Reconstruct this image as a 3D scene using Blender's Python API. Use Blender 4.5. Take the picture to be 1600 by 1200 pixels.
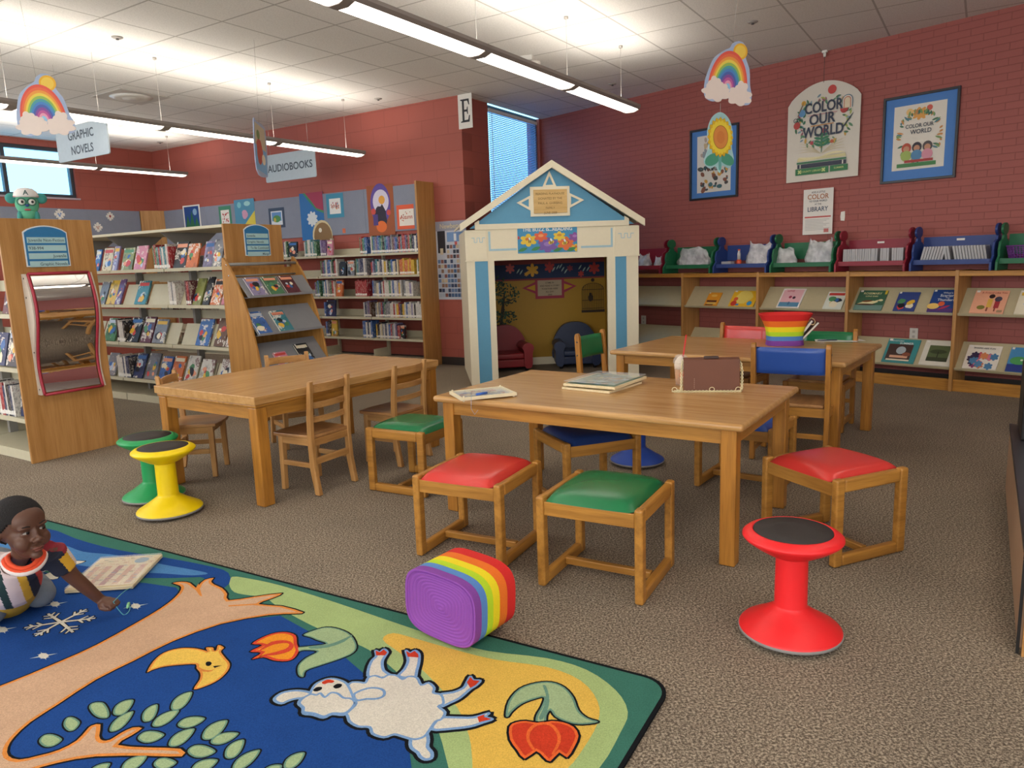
import bpy, bmesh, math, random
from mathutils import Vector, Matrix, geometry
from math import sin, cos, pi, radians, sqrt, atan2
random.seed(7)
for o in list(bpy.data.objects): bpy.data.objects.remove(o)
SC = bpy.context.scene
COL = SC.collection

# ------------------------------------------------------------------ camera, world, exposure
CAM_H, FPX = 1.3, 1148.5
PITCH, ROLL = radians(9.662), radians(-2.015)
up = Vector((sin(ROLL)*cos(PITCH), -cos(ROLL)*cos(PITCH), -sin(PITCH)))   # world up in camera axes (x right, y down, z forward)
fw = Vector((0, 0, 1)); hd = (fw - up*fw.dot(up)).normalized(); rt = hd.cross(up)
if rt.x < 0: rt = -rt
WM = Matrix((rt, hd, up))                                   # camera axes -> world axes
cam_data = bpy.data.cameras.new('camera'); cam = bpy.data.objects.new('camera', cam_data); COL.objects.link(cam)
ex, ey, ez = WM @ Vector((1, 0, 0)), WM @ Vector((0, -1, 0)), WM @ Vector((0, 0, -1))
cam.matrix_world = Matrix(((ex.x, ey.x, ez.x, 0), (ex.y, ey.y, ez.y, 0), (ex.z, ey.z, ez.z, CAM_H), (0, 0, 0, 1)))
cam_data.sensor_fit = 'HORIZONTAL'; cam_data.sensor_width = 36.0; cam_data.lens = FPX/1600*36.0
cam_data.clip_start = 0.05; cam_data.clip_end = 200
SC.camera = cam
SC.view_settings.view_transform = 'Standard'; SC.view_settings.look = 'None'
SC.view_settings.gamma = 1.0; SC.view_settings.use_curve_mapping = False
SC.view_settings.exposure = 0.36
world = bpy.data.worlds.new('world'); SC.world = world; world.use_nodes = True
bg = world.node_tree.nodes['Background']; bg.inputs[0].default_value = (0.28, 0.66, 1.0, 1); bg.inputs[1].default_value = 2.4
UPLIGHT, LENS = 11.0, 3.4        # emission of the pendant lamps: towards the ceiling, and the diffuser below

FILL_POWER = 185.0                 # strength of added soft fill lights behind and beside the camera; no windows there
def daylight(name, loc, aim, w, h, power, col=(0.93, 0.97, 1.0)):
    l = bpy.data.lights.new(name, 'AREA'); l.shape = 'RECTANGLE'; l.size = w; l.size_y = h; l.energy = power; l.color = col
    o = bpy.data.objects.new(name, l); COL.objects.link(o); o.location = loc; o.rotation_euler = (Vector(aim)-Vector(loc)).to_track_quat('-Z', 'Y').to_euler(); return o
daylight('window_daylight_back', (-3.4, -3.0, 1.75), (-1.0, 4.0, 1.2), 7.0, 2.4, FILL_POWER)  # these three area lights are added fill, not windows of the room
daylight('fill_light_left', (-7.6, 3.6, 1.9), (1.5, 6.4, 1.2), 4.5, 2.2, FILL_POWER*0.62)
daylight('fill_light_right', (3.6, -4.6, 1.75), (2.0, 5.0, 1.5), 5.0, 2.4, FILL_POWER*0.6)
# ------------------------------------------------------------------ geometry of the place
C0 = Vector((0, 0, CAM_H))
def ray(px, py): return WM @ Vector(((px-800)/FPX, (py-600)/FPX, 1.0))
def FL(px, py, z=0.0):                                      # where a line of sight meets a level z
    d = ray(px, py); return C0 + d*((z-CAM_H)/d.z)
def PL(px, py, o, ang):                                     # ... meets an upright plane: (distance along it, height)
    d = ray(px, py); n = Vector((-sin(ang), cos(ang)))
    t = Vector(o[:2]).dot(n)/Vector(d[:2]).dot(n); p = C0 + d*t
    return ((Vector(p[:2])-Vector(o[:2])).dot(Vector((cos(ang), sin(ang)))), p.z)
def D2(a): return Vector((cos(a), sin(a)))
AA, BB, CC = radians(147.22), radians(57.22), radians(130.85)
uA, uB, uC = D2(AA), D2(BB), D2(CC)
WE = Vector((-0.49, 9.09))                                  # corner of the shelf wall
WL = Vector((-5.735, 12.468))                               # far left corner
WB = Vector((0.538, 10.831))                                # corner of the brick wall
nC = Vector((0.756, 0.654))
CEIL = 3.22

# ------------------------------------------------------------------ materials
def lin(c):
    if isinstance(c, str):
        c = c.lstrip('#'); c = [int(c[i:i+2], 16)/255 for i in (0, 2, 4)]
    return tuple((x/12.92 if x <= 0.04045 else ((x+0.055)/1.055)**2.4) for x in c[:3]) + (1,)
MATS = {}
def nt(name):
    m = bpy.data.materials.new(name); m.use_nodes = True
    return m, m.node_tree, m.node_tree.nodes['Principled BSDF']
def node(t, typ, **kw):
    n = t.nodes.new(typ)
    for k, v in kw.items(): setattr(n, k, v)
    return n
def mixc(t, fac, a, b):
    n = t.nodes.new('ShaderNodeMix'); n.data_type = 'RGBA'
    if isinstance(fac, float): n.inputs[0].default_value = fac
    else: t.links.new(fac, n.inputs[0])
    for i, v in ((6, a), (7, b)):
        if isinstance(v, tuple): n.inputs[i].default_value = v
        else: t.links.new(v, n.inputs[i])
    return n.outputs[2]
def ramp(t, fac, stops, interp='LINEAR'):
    n = t.nodes.new('ShaderNodeValToRGB'); t.links.new(fac, n.inputs[0]); r = n.color_ramp; r.interpolation = interp
    while len(r.elements) < len(stops): r.elements.new(0.5)
    for e, (p, c) in zip(r.elements, stops): e.position = p; e.color = c
    return n.outputs[0]
def ocoord(t, scale=(1, 1, 1), loc=(0, 0, 0), rot=(0, 0, 0)):
    tc = t.nodes.new('ShaderNodeTexCoord'); mp = t.nodes.new('ShaderNodeMapping')
    t.links.new(tc.outputs['Object'], mp.inputs[0]); mp.inputs['Scale'].default_value = scale
    mp.inputs['Location'].default_value = loc; mp.inputs['Rotation'].default_value = rot
    return mp.outputs[0]
def noise(t, vec, scale, detail=3, rough=0.5):
    n = t.nodes.new('ShaderNodeTexNoise'); t.links.new(vec, n.inputs['Vector'])
    n.inputs['Scale'].default_value = scale; n.inputs['Detail'].default_value = detail; n.inputs['Roughness'].default_value = rough
    return n.outputs['Fac']
def bump(t, b, h, strength=0.3, dist=0.01):
    n = t.nodes.new('ShaderNodeBump'); n.inputs['Strength'].default_value = strength; n.inputs['Distance'].default_value = dist
    t.links.new(h, n.inputs['Height']); t.links.new(n.outputs[0], b.inputs['Normal'])
def plain(name, c, rough=0.6, metal=0.0, var=0.06, vs=30, bmp=0.0, spec=0.5, alpha=1.0, trans=0.0, coat=0.0):
    if name in MATS: return MATS[name]
    m, t, b = nt(name); c = lin(c)
    v = ocoord(t); f = noise(t, v, vs)
    a = tuple(max(0, x*(1-var)) for x in c[:3]) + (1,); d = tuple(min(1, x*(1+var)) for x in c[:3]) + (1,)
    t.links.new(mixc(t, f, a, d), b.inputs['Base Color'])
    b.inputs['Roughness'].default_value = rough; b.inputs['Metallic'].default_value = metal
    b.inputs['Specular IOR Level'].default_value = spec; b.inputs['Alpha'].default_value = alpha
    b.inputs['Transmission Weight'].default_value = trans; b.inputs['Coat Weight'].default_value = coat
    if bmp: bump(t, b, f, bmp, 0.004)
    MATS[name] = m; return m
def wood(name, dark, light, axis=0, scale=9.0, rough=0.38, stretch=14):
    if name in MATS: return MATS[name]
    m, t, b = nt(name); s = [stretch]*3; s[axis] = 1.0
    v = ocoord(t, tuple(s)); w = noise(t, v, scale/4, 4, 0.6); f = noise(t, v, scale*1.5, 3, 0.7)
    v2 = ocoord(t, tuple(x*(3 if x > 1 else 1) for x in s)); f2 = noise(t, v2, scale, 2, 0.5)
    c = ramp(t, w, [(0.34, lin(dark)), (0.62, lin(light))]); 
    pore = ramp(t, f2, [(0.38, (0.70, 0.62, 0.54, 1)), (0.50, (1, 1, 1, 1))])
    n = t.nodes.new('ShaderNodeMix'); n.data_type = 'RGBA'; n.blend_type = 'MULTIPLY'; n.inputs[0].default_value = 0.38
    t.links.new(c, n.inputs[6]); t.links.new(pore, n.inputs[7]); t.links.new(n.outputs[2], b.inputs['Base Color'])
    b.inputs['Roughness'].default_value = rough; b.inputs['Specular IOR Level'].default_value = 0.45
    bump(t, b, f2, 0.08, 0.002); MATS[name] = m; return m
def emis(name, c, s):
    if name in MATS: return MATS[name]
    m, t, b = nt(name); b.inputs['Base Color'].default_value = (0.8, 0.8, 0.8, 1)
    b.inputs['Emission Color'].default_value = lin(c); b.inputs['Emission Strength'].default_value = s
    MATS[name] = m; return m
OAKX = wood('oak_along_x', '#9c6a2c', '#bb843a', 0); OAKY = wood('oak_along_y', '#9c6a2c', '#bb843a', 1); OAKZ = wood('oak_along_z', '#9a6526', '#b87d31', 2)
CHX = wood('chair_oak_along_x', '#a87843', '#c5955c', 0); CHY = wood('chair_oak_along_y', '#a87843', '#c5955c', 1); CHZ = wood('chair_oak_along_z', '#a87843', '#c5955c', 2)
TOPX = wood('oak_top_along_x', '#b78850', '#c99c63', 0, 7, 0.24, 16); TOPY = wood('oak_top_along_y', '#b78850', '#c99c63', 1, 7, 0.28, 10)
KIDX = wood('birch_seat_along_y', '#8f6139', '#b98a58', 1, 6, 0.3, 6); PANEL = wood('oak_veneer_panel', '#a97840', '#be8d54', 2, 6, 0.45, 16)
DISPW = wood('oak_display_panel', '#aa7638', '#c08b48', 2, 6, 0.45, 16)
BEIGE = plain('beige_enamel', '#c4bda3', 0.45); GREYM = plain('grey_enamel', '#8a8782', 0.45); DGREY = plain('dark_metal', '#4f4d4b', 0.5)
WHITE = plain('white_card', '#e6e2da', 0.6); BLACK = plain('black_plastic', '#1c1b1b', 0.5); CREAM = plain('cream_paint', '#ece2c6', 0.55, var=0.03)
SKYB = plain('sky_blue_paint', '#5d9dbf', 0.55, var=0.04); PAPER = plain('page_white', '#e9e4d6', 0.8); CHROME = plain('chrome', '#cfcfcf', 0.15, 1.0)

# ------------------------------------------------------------------ mesh helpers
class MB:
    def __init__(s): s.v = []; s.f = []; s.mi = []; s.sm = []
    def add(s, vs, fs, mi=0, sm=False, M=None):
        b = len(s.v)
        for p in vs:
            p = Vector(p); s.v.append(M @ p if M else p)
        for f in fs: s.f.append([b+i for i in f]); s.mi.append(mi); s.sm.append(sm)
        return s
    def box(s, x0, x1, y0, y1, z0, z1, mi=0, M=None):
        vs = [(x0, y0, z0), (x1, y0, z0), (x1, y1, z0), (x0, y1, z0), (x0, y0, z1), (x1, y0, z1), (x1, y1, z1), (x0, y1, z1)]
        return s.add(vs, [(3, 2, 1, 0), (4, 5, 6, 7), (0, 1, 5, 4), (1, 2, 6, 5), (2, 3, 7, 6), (3, 0, 4, 7)], mi, False, M)
    def prism(s, poly, h0, h1, axis='z', mi=0, M=None, side=None):
        """poly of 2D points, extruded along axis: z -> (x,y); y -> (x,z); x -> (y,z)"""
        def P(a, b, h): return {'z': (a, b, h), 'y': (a, h, b), 'x': (h, a, b)}[axis]
        n = len(poly); vs = [P(a, b, h0) for a, b in poly] + [P(a, b, h1) for a, b in poly]
        tris = geometry.tessellate_polygon([[Vector((a, b, 0)) for a, b in poly]])
        s.add(vs, [tuple(t) for t in tris], mi, False, M); s.f[-len(tris):] = [list(reversed(f)) for f in s.f[-len(tris):]]
        k = len(s.v)-2*n
        for t in tris: s.f.append([k+n+i for i in t]); s.mi.append(mi); s.sm.append(False)
        for i in range(n): s.f.append([k+i, k+(i+1) % n, k+n+(i+1) % n, k+n+i]); s.mi.append(mi if side is None else side); s.sm.append(False)
        return s
    def flat(s, poly, z, mi=0, M=None, plane='z'):
        def P(a, b): return {'z': (a, b, z), 'y': (a, z, b), 'x': (z, a, b)}[plane]
        tris = geometry.tessellate_polygon([[Vector((a, b, 0)) for a, b in poly]])
        return s.add([P(a, b) for a, b in poly], [tuple(t) for t in tris], mi, False, M)
    def lathe(s, prof, n=40, mi=0, M=None, cx=0, cy=0, caps=True):
        vs = []; fs = []; k = len(prof)
        for r, z in prof:
            for i in range(n): a = 2*pi*i/n; vs.append((cx+r*cos(a), cy+r*sin(a), z))
        for j in range(k-1):
            for i in range(n): fs.append((j*n+i, j*n+(i+1) % n, (j+1)*n+(i+1) % n, (j+1)*n+i))
        if caps:
            fs.append(tuple(reversed(range(n)))); fs.append(tuple((k-1)*n+i for i in range(n)))
        return s.add(vs, fs, mi, True, M)
    def tube(s, path, r, n=8, mi=0, closed=False, M=None, rads=None):
        P = [Vector(p) for p in path]; L = len(P); vs = []; fs = []; prev = None
        for i in range(L):
            a = P[(i-1) % L] if (closed or i > 0) else P[i]; b = P[(i+1) % L] if (closed or i < L-1) else P[i]
            d = (b-a).normalized()
            if prev is None: x = d.orthogonal().normalized()
            else:
                x = prev - d*prev.dot(d); x = x.normalized() if x.length > 1e-6 else d.orthogonal().normalized()
            prev = x; y = d.cross(x); rr = rads[i] if rads else r
            for k in range(n): t = 2*pi*k/n; vs.append(P[i] + x*cos(t)*rr + y*sin(t)*rr)
        for i in range(L if closed else L-1):
            for k in range(n): j = (i+1) % L; fs.append((i*n+k, i*n+(k+1) % n, j*n+(k+1) % n, j*n+k))
        if not closed: fs.append(tuple(reversed(range(n)))); fs.append(tuple((L-1)*n+k for k in range(n)))
        return s.add(vs, fs, mi, True, M)
    def ell(s, c, r, mi=0, M=None, nu=20, nv=12):
        vs = []; fs = []
        for j in range(1, nv):
            p = pi*j/nv
            for i in range(nu): a = 2*pi*i/nu; vs.append((c[0]+r[0]*sin(p)*cos(a), c[1]+r[1]*sin(p)*sin(a), c[2]+r[2]*cos(p)))
        t = len(vs); vs.append((c[0], c[1], c[2]+r[2])); vs.append((c[0], c[1], c[2]-r[2]))
        for j in range(nv-2):
            for i in range(nu): fs.append((j*nu+i, (j+1)*nu+i, (j+1)*nu+(i+1) % nu, j*nu+(i+1) % nu))
        for i in range(nu): fs.append((t, i, (i+1) % nu)); fs.append((t+1, (nv-2)*nu+(i+1) % nu, (nv-2)*nu+i))
        return s.add(vs, fs, mi, True, M)
    def build(s, name, mats, parent=None, loc=(0, 0, 0), rz=0.0, bevel=0.0, seg=2, wn=False):
        me = bpy.data.meshes.new(name); me.from_pydata([tuple(v) for v in s.v], [], s.f)
        if not isinstance(mats, (list, tuple)): mats = [mats]
        for m in mats: me.materials.append(m)
        if len(me.polygons) == len(s.mi):
            for p, mi, sm in zip(me.polygons, s.mi, s.sm): p.material_index = mi; p.use_smooth = sm
        me.validate()
        bm = bmesh.new(); bm.from_mesh(me)
        if len(bm.faces) < 60000: bmesh.ops.recalc_face_normals(bm, faces=bm.faces)
        bm.to_mesh(me); bm.free(); me.update()
        o = bpy.data.objects.new(name, me); COL.objects.link(o); o.location = loc; o.rotation_euler = (0, 0, rz)
        if parent is not None: o.parent = parent
        if bevel:
            b = o.modifiers.new('bevel', 'BEVEL'); b.width = bevel; b.segments = seg; b.limit_method = 'ANGLE'; b.angle_limit = radians(40)
        return o
def RB(cx, cy, cz, sx, sy, sz): return (cx-sx/2, cx+sx/2, cy-sy/2, cy+sy/2, cz-sz/2, cz+sz/2)
LABELS = {}
def tag(o, label, cat, group=None, kind=None):
    n = len(label.split()); assert 4 <= n <= 16, (n, label)
    if label in LABELS and not (group and LABELS[label] == group): raise Exception('dup label '+label)
    LABELS[label] = group
    o['label'] = label; o['category'] = cat
    if group: o['group'] = group
    if kind: o['kind'] = kind
    return o
def thing(name, label, cat, loc=(0, 0, 0), rz=0.0, group=None):
    o = bpy.data.objects.new(name, None); COL.objects.link(o); o.empty_display_size = 0.05
    o.location = loc if len(loc) == 3 else (loc[0], loc[1], 0); o.rotation_euler = (0, 0, rz)
    return tag(o, label, cat, group)
def structure(o): o['kind'] = 'structure'; return o
def copy_tree(o, parent=None):
    c = o.copy(); COL.objects.link(c)
    if parent is not None: c.parent = parent
    for ch in [k for k in bpy.data.objects if k.parent == o]: copy_tree(ch, c)
    return c
def MT(x=0, y=0, z=0, rz=0, rx=0, ry=0, s=1):
    return Matrix.Translation((x, y, z)) @ Matrix.Rotation(rz, 4, 'Z') @ Matrix.Rotation(ry, 4, 'Y') @ Matrix.Rotation(rx, 4, 'X') @ Matrix.Scale(s, 4)
_TX = {}
def text_into(mb, s, size, x, z, y=0.0, mi=0, align='CENTER', M=None, wx=1.0, depth=0.0008, bold=0.0):
    """lettering standing in the x-z plane, facing -y"""
    key = (s, round(bold, 4))
    if key not in _TX:
        cu = bpy.data.curves.new('t', 'FONT'); cu.body = s; cu.size = 1.0; cu.resolution_u = 3; cu.offset = bold; cu.space_line = 0.95
        ob = bpy.data.objects.new('t', cu); COL.objects.link(ob); dg = bpy.context.evaluated_depsgraph_get(); dg.update()
        me = bpy.data.meshes.new_from_object(ob.evaluated_get(dg))
        _TX[key] = ([tuple(v.co) for v in me.vertices], [tuple(p.vertices) for p in me.polygons])
        bpy.data.objects.remove(ob); bpy.data.curves.remove(cu); bpy.data.meshes.remove(me)
    vs, fs = _TX[key]
    if not vs: return mb
    w0, w1 = min(v[0] for v in vs), max(v[0] for v in vs); ox = {'CENTER': (w0+w1)/2, 'LEFT': w0, 'RIGHT': w1}[align]
    pts = [((v[0]-ox)*size*wx+x, y, v[1]*size+z) for v in vs]
    return mb.add(pts, fs, mi, False, M)
def blob(cx, cy, r, n=14, sx=1.0, sy=1.0, a=0.0, wob=0.0, seed=0):
    rr = random.Random(seed); return [(cx+(r*sx*cos(t)*cos(a)-r*sy*sin(t)*sin(a))*(1+wob*rr.uniform(-1, 1)), cy+(r*sx*cos(t)*sin(a)+r*sy*sin(t)*cos(a))*(1+wob*rr.uniform(-1, 1))) for t in [2*pi*i/n for i in range(n)]]
def scallop(cx, cy, rx, ry, lobes=8, amp=0.12, n=48, a=0.0):
    out = []
    for i in range(n):
        t = 2*pi*i/n; k = 1-amp+amp*2*abs(sin(lobes*t/2)); x, y = rx*k*cos(t), ry*k*sin(t)
        out.append((cx+x*cos(a)-y*sin(a), cy+x*sin(a)+y*cos(a)))
    return out
def leaf2(x0, y0, x1, y1, w, n=6, bend=0.0):
    d = Vector((x1-x0, y1-y0)); L = d.length; d.normalize(); q = Vector((-d.y, d.x)); A = []; Bp = []
    for i in range(n+1):
        t = i/n; hw = w*sin(pi*t)**0.8 if 0 < t < 1 else 0; c = Vector((x0, y0))+d*L*t+q*bend*sin(pi*t)
        A.append(tuple(c+q*hw)); Bp.append(tuple(c-q*hw))
    return A + list(reversed(Bp[1:-1]))
def smooth2(poly, k=4):
    n = len(poly); out = []
    for i in range(n):
        p0, p1, p2, p3 = (Vector(poly[(i+j) % n]) for j in (-1, 0, 1, 2))
        for s in range(k):
            t = s/k; out.append(tuple(0.5*((2*p1)+(p2-p0)*t+(2*p0-5*p1+4*p2-p3)*t*t+(3*p1-p0-3*p2+p3)*t**3)))
    return out
def offset2(poly, d):
    n = len(poly); area = sum(poly[i][0]*poly[(i+1) % n][1]-poly[(i+1) % n][0]*poly[i][1] for i in range(n)); sg = 1 if area > 0 else -1; out = []
    for i in range(n):
        a, b, c = Vector(poly[i-1]), Vector(poly[i]), Vector(poly[(i+1) % n]); e1 = (b-a); e2 = (c-b)
        if e1.length < 1e-9 or e2.length < 1e-9: out.append(tuple(b)); continue
        e1.normalize(); e2.normalize(); n1 = Vector((e1.y, -e1.x))*sg; n2 = Vector((e2.y, -e2.x))*sg; m = n1+n2
        if m.length < 0.3: m = n1
        m.normalize(); k = min(2.2, 1/max(0.3, m.dot(n1))); out.append(tuple(b+m*d*k))
    return out

# ================================================================== THE ROOM
def carpet():
    m, t, b = nt('brown_speckled_carpet'); v = ocoord(t)
    f1 = noise(t, v, 130, 2, 0.8); f2 = noise(t, v, 60, 3, 0.6); f3 = noise(t, v, 2.0, 3, 0.5)
    a = ramp(t, f1, [(0.38, lin('#3f362c')), (0.5, lin('#85786a')), (0.62, lin('#cfc0aa'))])
    c = ramp(t, f2, [(0.3, lin('#6a5f52')), (0.7, lin('#958775'))])
    c2 = ramp(t, f3, [(0.3, (0.9, 0.9, 0.9, 1)), (0.7, (1.06, 1.05, 1.04, 1))])
    m1 = mixc(t, 0.32, a, c); n = t.nodes.new('ShaderNodeMix'); n.data_type = 'RGBA'; n.blend_type = 'MULTIPLY'; n.inputs[0].default_value = 1
    t.links.new(m1, n.inputs[6]); t.links.new(c2, n.inputs[7]); t.links.new(n.outputs[2], b.inputs['Base Color'])
    b.inputs['Roughness'].default_value = 0.95; b.inputs['Specular IOR Level'].default_value = 0.15; bump(t, b, f1, 0.6, 0.01); return m
def masonry(name, base, bw, bh, mort, off=0.5):
    m, t, b = nt(name); tc = t.nodes.new('ShaderNodeTexCoord'); sp = t.nodes.new('ShaderNodeSeparateXYZ'); cb = t.nodes.new('ShaderNodeCombineXYZ')
    t.links.new(tc.outputs['Object'], sp.inputs[0]); t.links.new(sp.outputs[0], cb.inputs[0]); t.links.new(sp.outputs[2], cb.inputs[1])
    br = t.nodes.new('ShaderNodeTexBrick'); br.offset = off; t.links.new(cb.outputs[0], br.inputs[0])
    c = lin(base); br.inputs['Color1'].default_value = c; br.inputs['Color2'].default_value = tuple(x*0.96 for x in c[:3])+(1,)
    br.inputs['Mortar'].default_value = tuple(x*0.74 for x in c[:3])+(1,)
    br.inputs['Scale'].default_value = 1; br.inputs['Mortar Size'].default_value = mort; br.inputs['Mortar Smooth'].default_value = 0.6
    br.inputs['Brick Width'].default_value = bw; br.inputs['Row Height'].default_value = bh
    t.links.new(br.outputs[0], b.inputs['Base Color']); b.inputs['Roughness'].default_value = 0.55; b.inputs['Specular IOR Level'].default_value = 0.35
    n = t.nodes.new('ShaderNodeMath'); n.operation = 'MULTIPLY_ADD'; n.inputs[1].default_value = -1.0
    f = noise(t, tc.outputs['Object'], 60, 3); mm = t.nodes.new('ShaderNodeMath'); mm.operation = 'MULTIPLY'; mm.inputs[1].default_value = 0.35
    t.links.new(f, mm.inputs[0]); t.links.new(br.outputs[1], n.inputs[0]); t.links.new(mm.outputs[0], n.inputs[2]); bump(t, b, n.outputs[0], 0.35, 0.006); return m
def ceiling_mat():
    m, t, b = nt('white_ceiling_tiles'); tc = t.nodes.new('ShaderNodeTexCoord'); mp = t.nodes.new('ShaderNodeMapping')
    t.links.new(tc.outputs['Object'], mp.inputs[0]); mp.inputs['Location'].default_value = (-5.26+0.615*20, -0.27+0.615*20, 0)
    br = t.nodes.new('ShaderNodeTexBrick'); br.offset = 0.0; t.links.new(mp.outputs[0], br.inputs[0])
    br.inputs['Color1'].default_value = lin('#ebe9e4'); br.inputs['Color2'].default_value = lin('#e8e6e1'); br.inputs['Mortar'].default_value = lin('#bab7b1')
    br.inputs['Scale'].default_value = 1; br.inputs['Mortar Size'].default_value = 0.009; br.inputs['Mortar Smooth'].default_value = 0.2
    br.inputs['Brick Width'].default_value = 0.615; br.inputs['Row Height'].default_value = 0.615
    f = noise(t, tc.outputs['Object'], 90, 3, 0.7); sp = ramp(t, f, [(0.42, (0.9, 0.9, 0.9, 1)), (0.52, (1, 1, 1, 1))])
    n = t.nodes.new('ShaderNodeMix'); n.data_type = 'RGBA'; n.blend_type = 'MULTIPLY'; n.inputs[0].default_value = 1
    t.links.new(br.outputs[0], n.inputs[6]); t.links.new(sp, n.inputs[7]); t.links.new(n.outputs[2], b.inputs['Base Color'])
    b.inputs['Roughness'].default_value = 0.9; bump(t, b, f, 0.15, 0.003); return m
REDBLOCK = masonry('red_painted_block', '#aa5c50', 0.4, 0.2, 0.004); REDBRICK = masonry('red_painted_brick', '#a15a53', 0.20, 0.060, 0.0042)
# outline of the room on plan
PB = WB - uC*13.0; PK = uA*(-9.0)+Vector((0.541, 0.841))*(-5.0); PLB = WL - uB*12.5
room = [tuple(WL), tuple(WE), tuple(WB), tuple(PB), tuple(PK), tuple(PLB)]
structure(MB().prism(room, -0.15, 0.0).build('floor', carpet()))
cw = MB(); Rinv = Matrix.Rotation(-BB, 4, 'Z'); cp = [tuple((Rinv @ Vector((x, y, 0)))[:2]) for x, y in room]
structure(cw.prism(cp, CEIL, CEIL+0.12).build('ceiling', ceiling_mat(), rz=BB))
lenE = (WL-WE).length; ang_w = atan2(WB.y-WE.y, WB.x-WE.x); lenW = (WB-WE).length
structure(MB().box(0, lenE+0.2, -0.2, 0, 0, CEIL).build('wall_shelves', REDBLOCK, loc=(*WE, 0), rz=AA))
# short wall with the tall blind window
w = MB(); w.box(0.012, 0.60, 0, 0.2, 0, CEIL); w.box(1.96, lenW+.15, 0, 0.2, 0, CEIL); w.box(0.60, 1.96, 0, 0.2, 0, 0.8)
structure(w.build('wall_window', REDBLOCK, loc=(*WE, 0), rz=ang_w))
structure(MB().box(-13.0, 0.15, -0.2, 0, 0, CEIL).build('wall_brick', REDBRICK, loc=(*WB, 0), rz=CC))
# far left wall with the high window
w = MB(); w.box(-12.5, 0.2, 0, 0.2, 0, 2.42); w.box(-1.27, 0.2, 0, 0.2, 2.42, CEIL); w.box(-12.5, -6.2, 0, 0.2, 2.42, CEIL); w.box(-6.2, -1.27, 0, .2, 3.13, CEIL)
structure(w.build('wall_left', REDBLOCK, loc=(*WL, 0), rz=BB))
BACKW = plain('painted_back_wall', '#cfc3b4', 0.8)
def wall_seg(name, a, b):
    a, b = Vector(a), Vector(b); L = (b-a).length; return structure(MB().box(0, L, -0.2, 0, 0, CEIL).build(name, BACKW, loc=(*a, 0), rz=atan2(b.y-a.y, b.x-a.x)))
wall_seg('wall_right', PK, PB); wall_seg('wall_back', PLB, PK)
BASEB = plain('dark_baseboard_vinyl', '#332c29', 0.5)
structure(MB().box(0, 6.15, 0, 0.012, 0, 0.10).build('baseboard_shelves', BASEB, loc=(*WE, 0), rz=AA))
structure(MB().box(0.0, lenW, -0.012, 0, 0, 0.10).build('baseboard_window', BASEB, loc=(*WE, 0), rz=ang_w))
structure(MB().box(-12.8, 0, 0, 0.012, 0, 0.10).build('baseboard_brick', BASEB, loc=(*WB, 0), rz=CC))
# windows
FRAME = plain('dark_window_frame', '#3b4048', 0.4); SILL = plain('pale_window_trim', '#b9a9b4', 0.5)
gm, gt, gb = nt('window_glass'); gb.inputs['Base Color'].default_value = (0.9, 0.97, 1, 1); gb.inputs['Roughness'].default_value = 0.0
gb.inputs['Transmission Weight'].default_value = 1.0; gb.inputs['IOR'].default_value = 1.01; GLASS = gm
def wframe(mb, x0, x1, z0, z1, y0, y1, t, mull=()):
    mb.box(x0, x1, y0, y1, z0, z0+t); mb.box(x0, x1, y0, y1, z1-t, z1); mb.box(x0, x0+t, y0, y1, z0+t, z1-t); mb.box(x1-t, x1, y0, y1, z0+t, z1-t)
    for x in mull: mb.box(x-t/2, x+t/2, y0, y1, z0+t, z1-t)
wl = bpy.data.objects.new('window_1', None); COL.objects.link(wl); wl.location = (*WL, 0); wl.rotation_euler = (0, 0, BB); wl['kind'] = 'structure'
m_ = MB(); wframe(m_, -6.2, -1.27, 2.42, 3.13, 0.04, 0.11, 0.05, (-2.2, -3.2, -4.2, -5.2)); m_.build('window_frame', FRAME, wl)
MB().box(-6.15, -1.32, 0.07, 0.076, 2.47, 3.08).build('window_pane', GLASS, wl)
MB().box(-6.25, -1.24, -0.02, 0.0, 2.395, 2.42).build('window_sill', SILL, wl)
ww = bpy.data.objects.new('window_2', None); COL.objects.link(ww); ww.location = (*WE, 0); ww.rotation_euler = (0, 0, ang_w); ww['kind'] = 'structure'
m_ = MB(); wframe(m_, 0.60, 1.96, 0.8, CEIL-0.005, 0.04, 0.12, 0.04); m_.build('window_frame', FRAME, ww)
MB().box(0.64, 1.92, 0.09, 0.096, 0.84, 3.17).build('window_pane', GLASS, ww)
bt, btt, btb = nt('white_blind_slats'); btb.inputs['Base Color'].default_value = lin('#cfe3f5'); btb.inputs['Roughness'].default_value = 0.5
tr_ = btt.nodes.new('ShaderNodeBsdfTranslucent'); tr_.inputs[0].default_value = lin('#a9d2f7'); mx = btt.nodes.new('ShaderNodeMixShader'); mx.inputs[0].default_value = 0.45
btt.links.new(btb.outputs[0], mx.inputs[1]); btt.links.new(tr_.outputs[0], mx.inputs[2]); btt.links.new(mx.outputs[0], btt.nodes['Material Output'].inputs[0])
bl = thing('window_blind', 'white horizontal slat blind lowered over the tall narrow window behind the playhouse', 'blind', (*WE, 0), ang_w)
m_ = MB()
z = 0.86
while z < 3.12:
    m_.add([(0.65, 0.036, z+.012), (1.91, 0.036, z+.012), (1.91, 0.012, z-.008), (0.65, 0.012, z-.008), (0.65, 0.036, z+.0135), (1.91, 0.036, z+.0135), (1.91, 0.012, z-.0065), (0.65, 0.012, z-.0065)],
           [(0, 1, 2, 3), (7, 6, 5, 4), (0, 4, 5, 1), (2, 6, 7, 3), (1, 5, 6, 2), (0, 3, 7, 4)]); z += 0.023
m_.build('slats', bt, bl)
MB().box(0.645, 1.915, 0.006, 0.038, 3.13, 3.17).build('head_rail', WHITE, bl)
m_ = MB()
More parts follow.
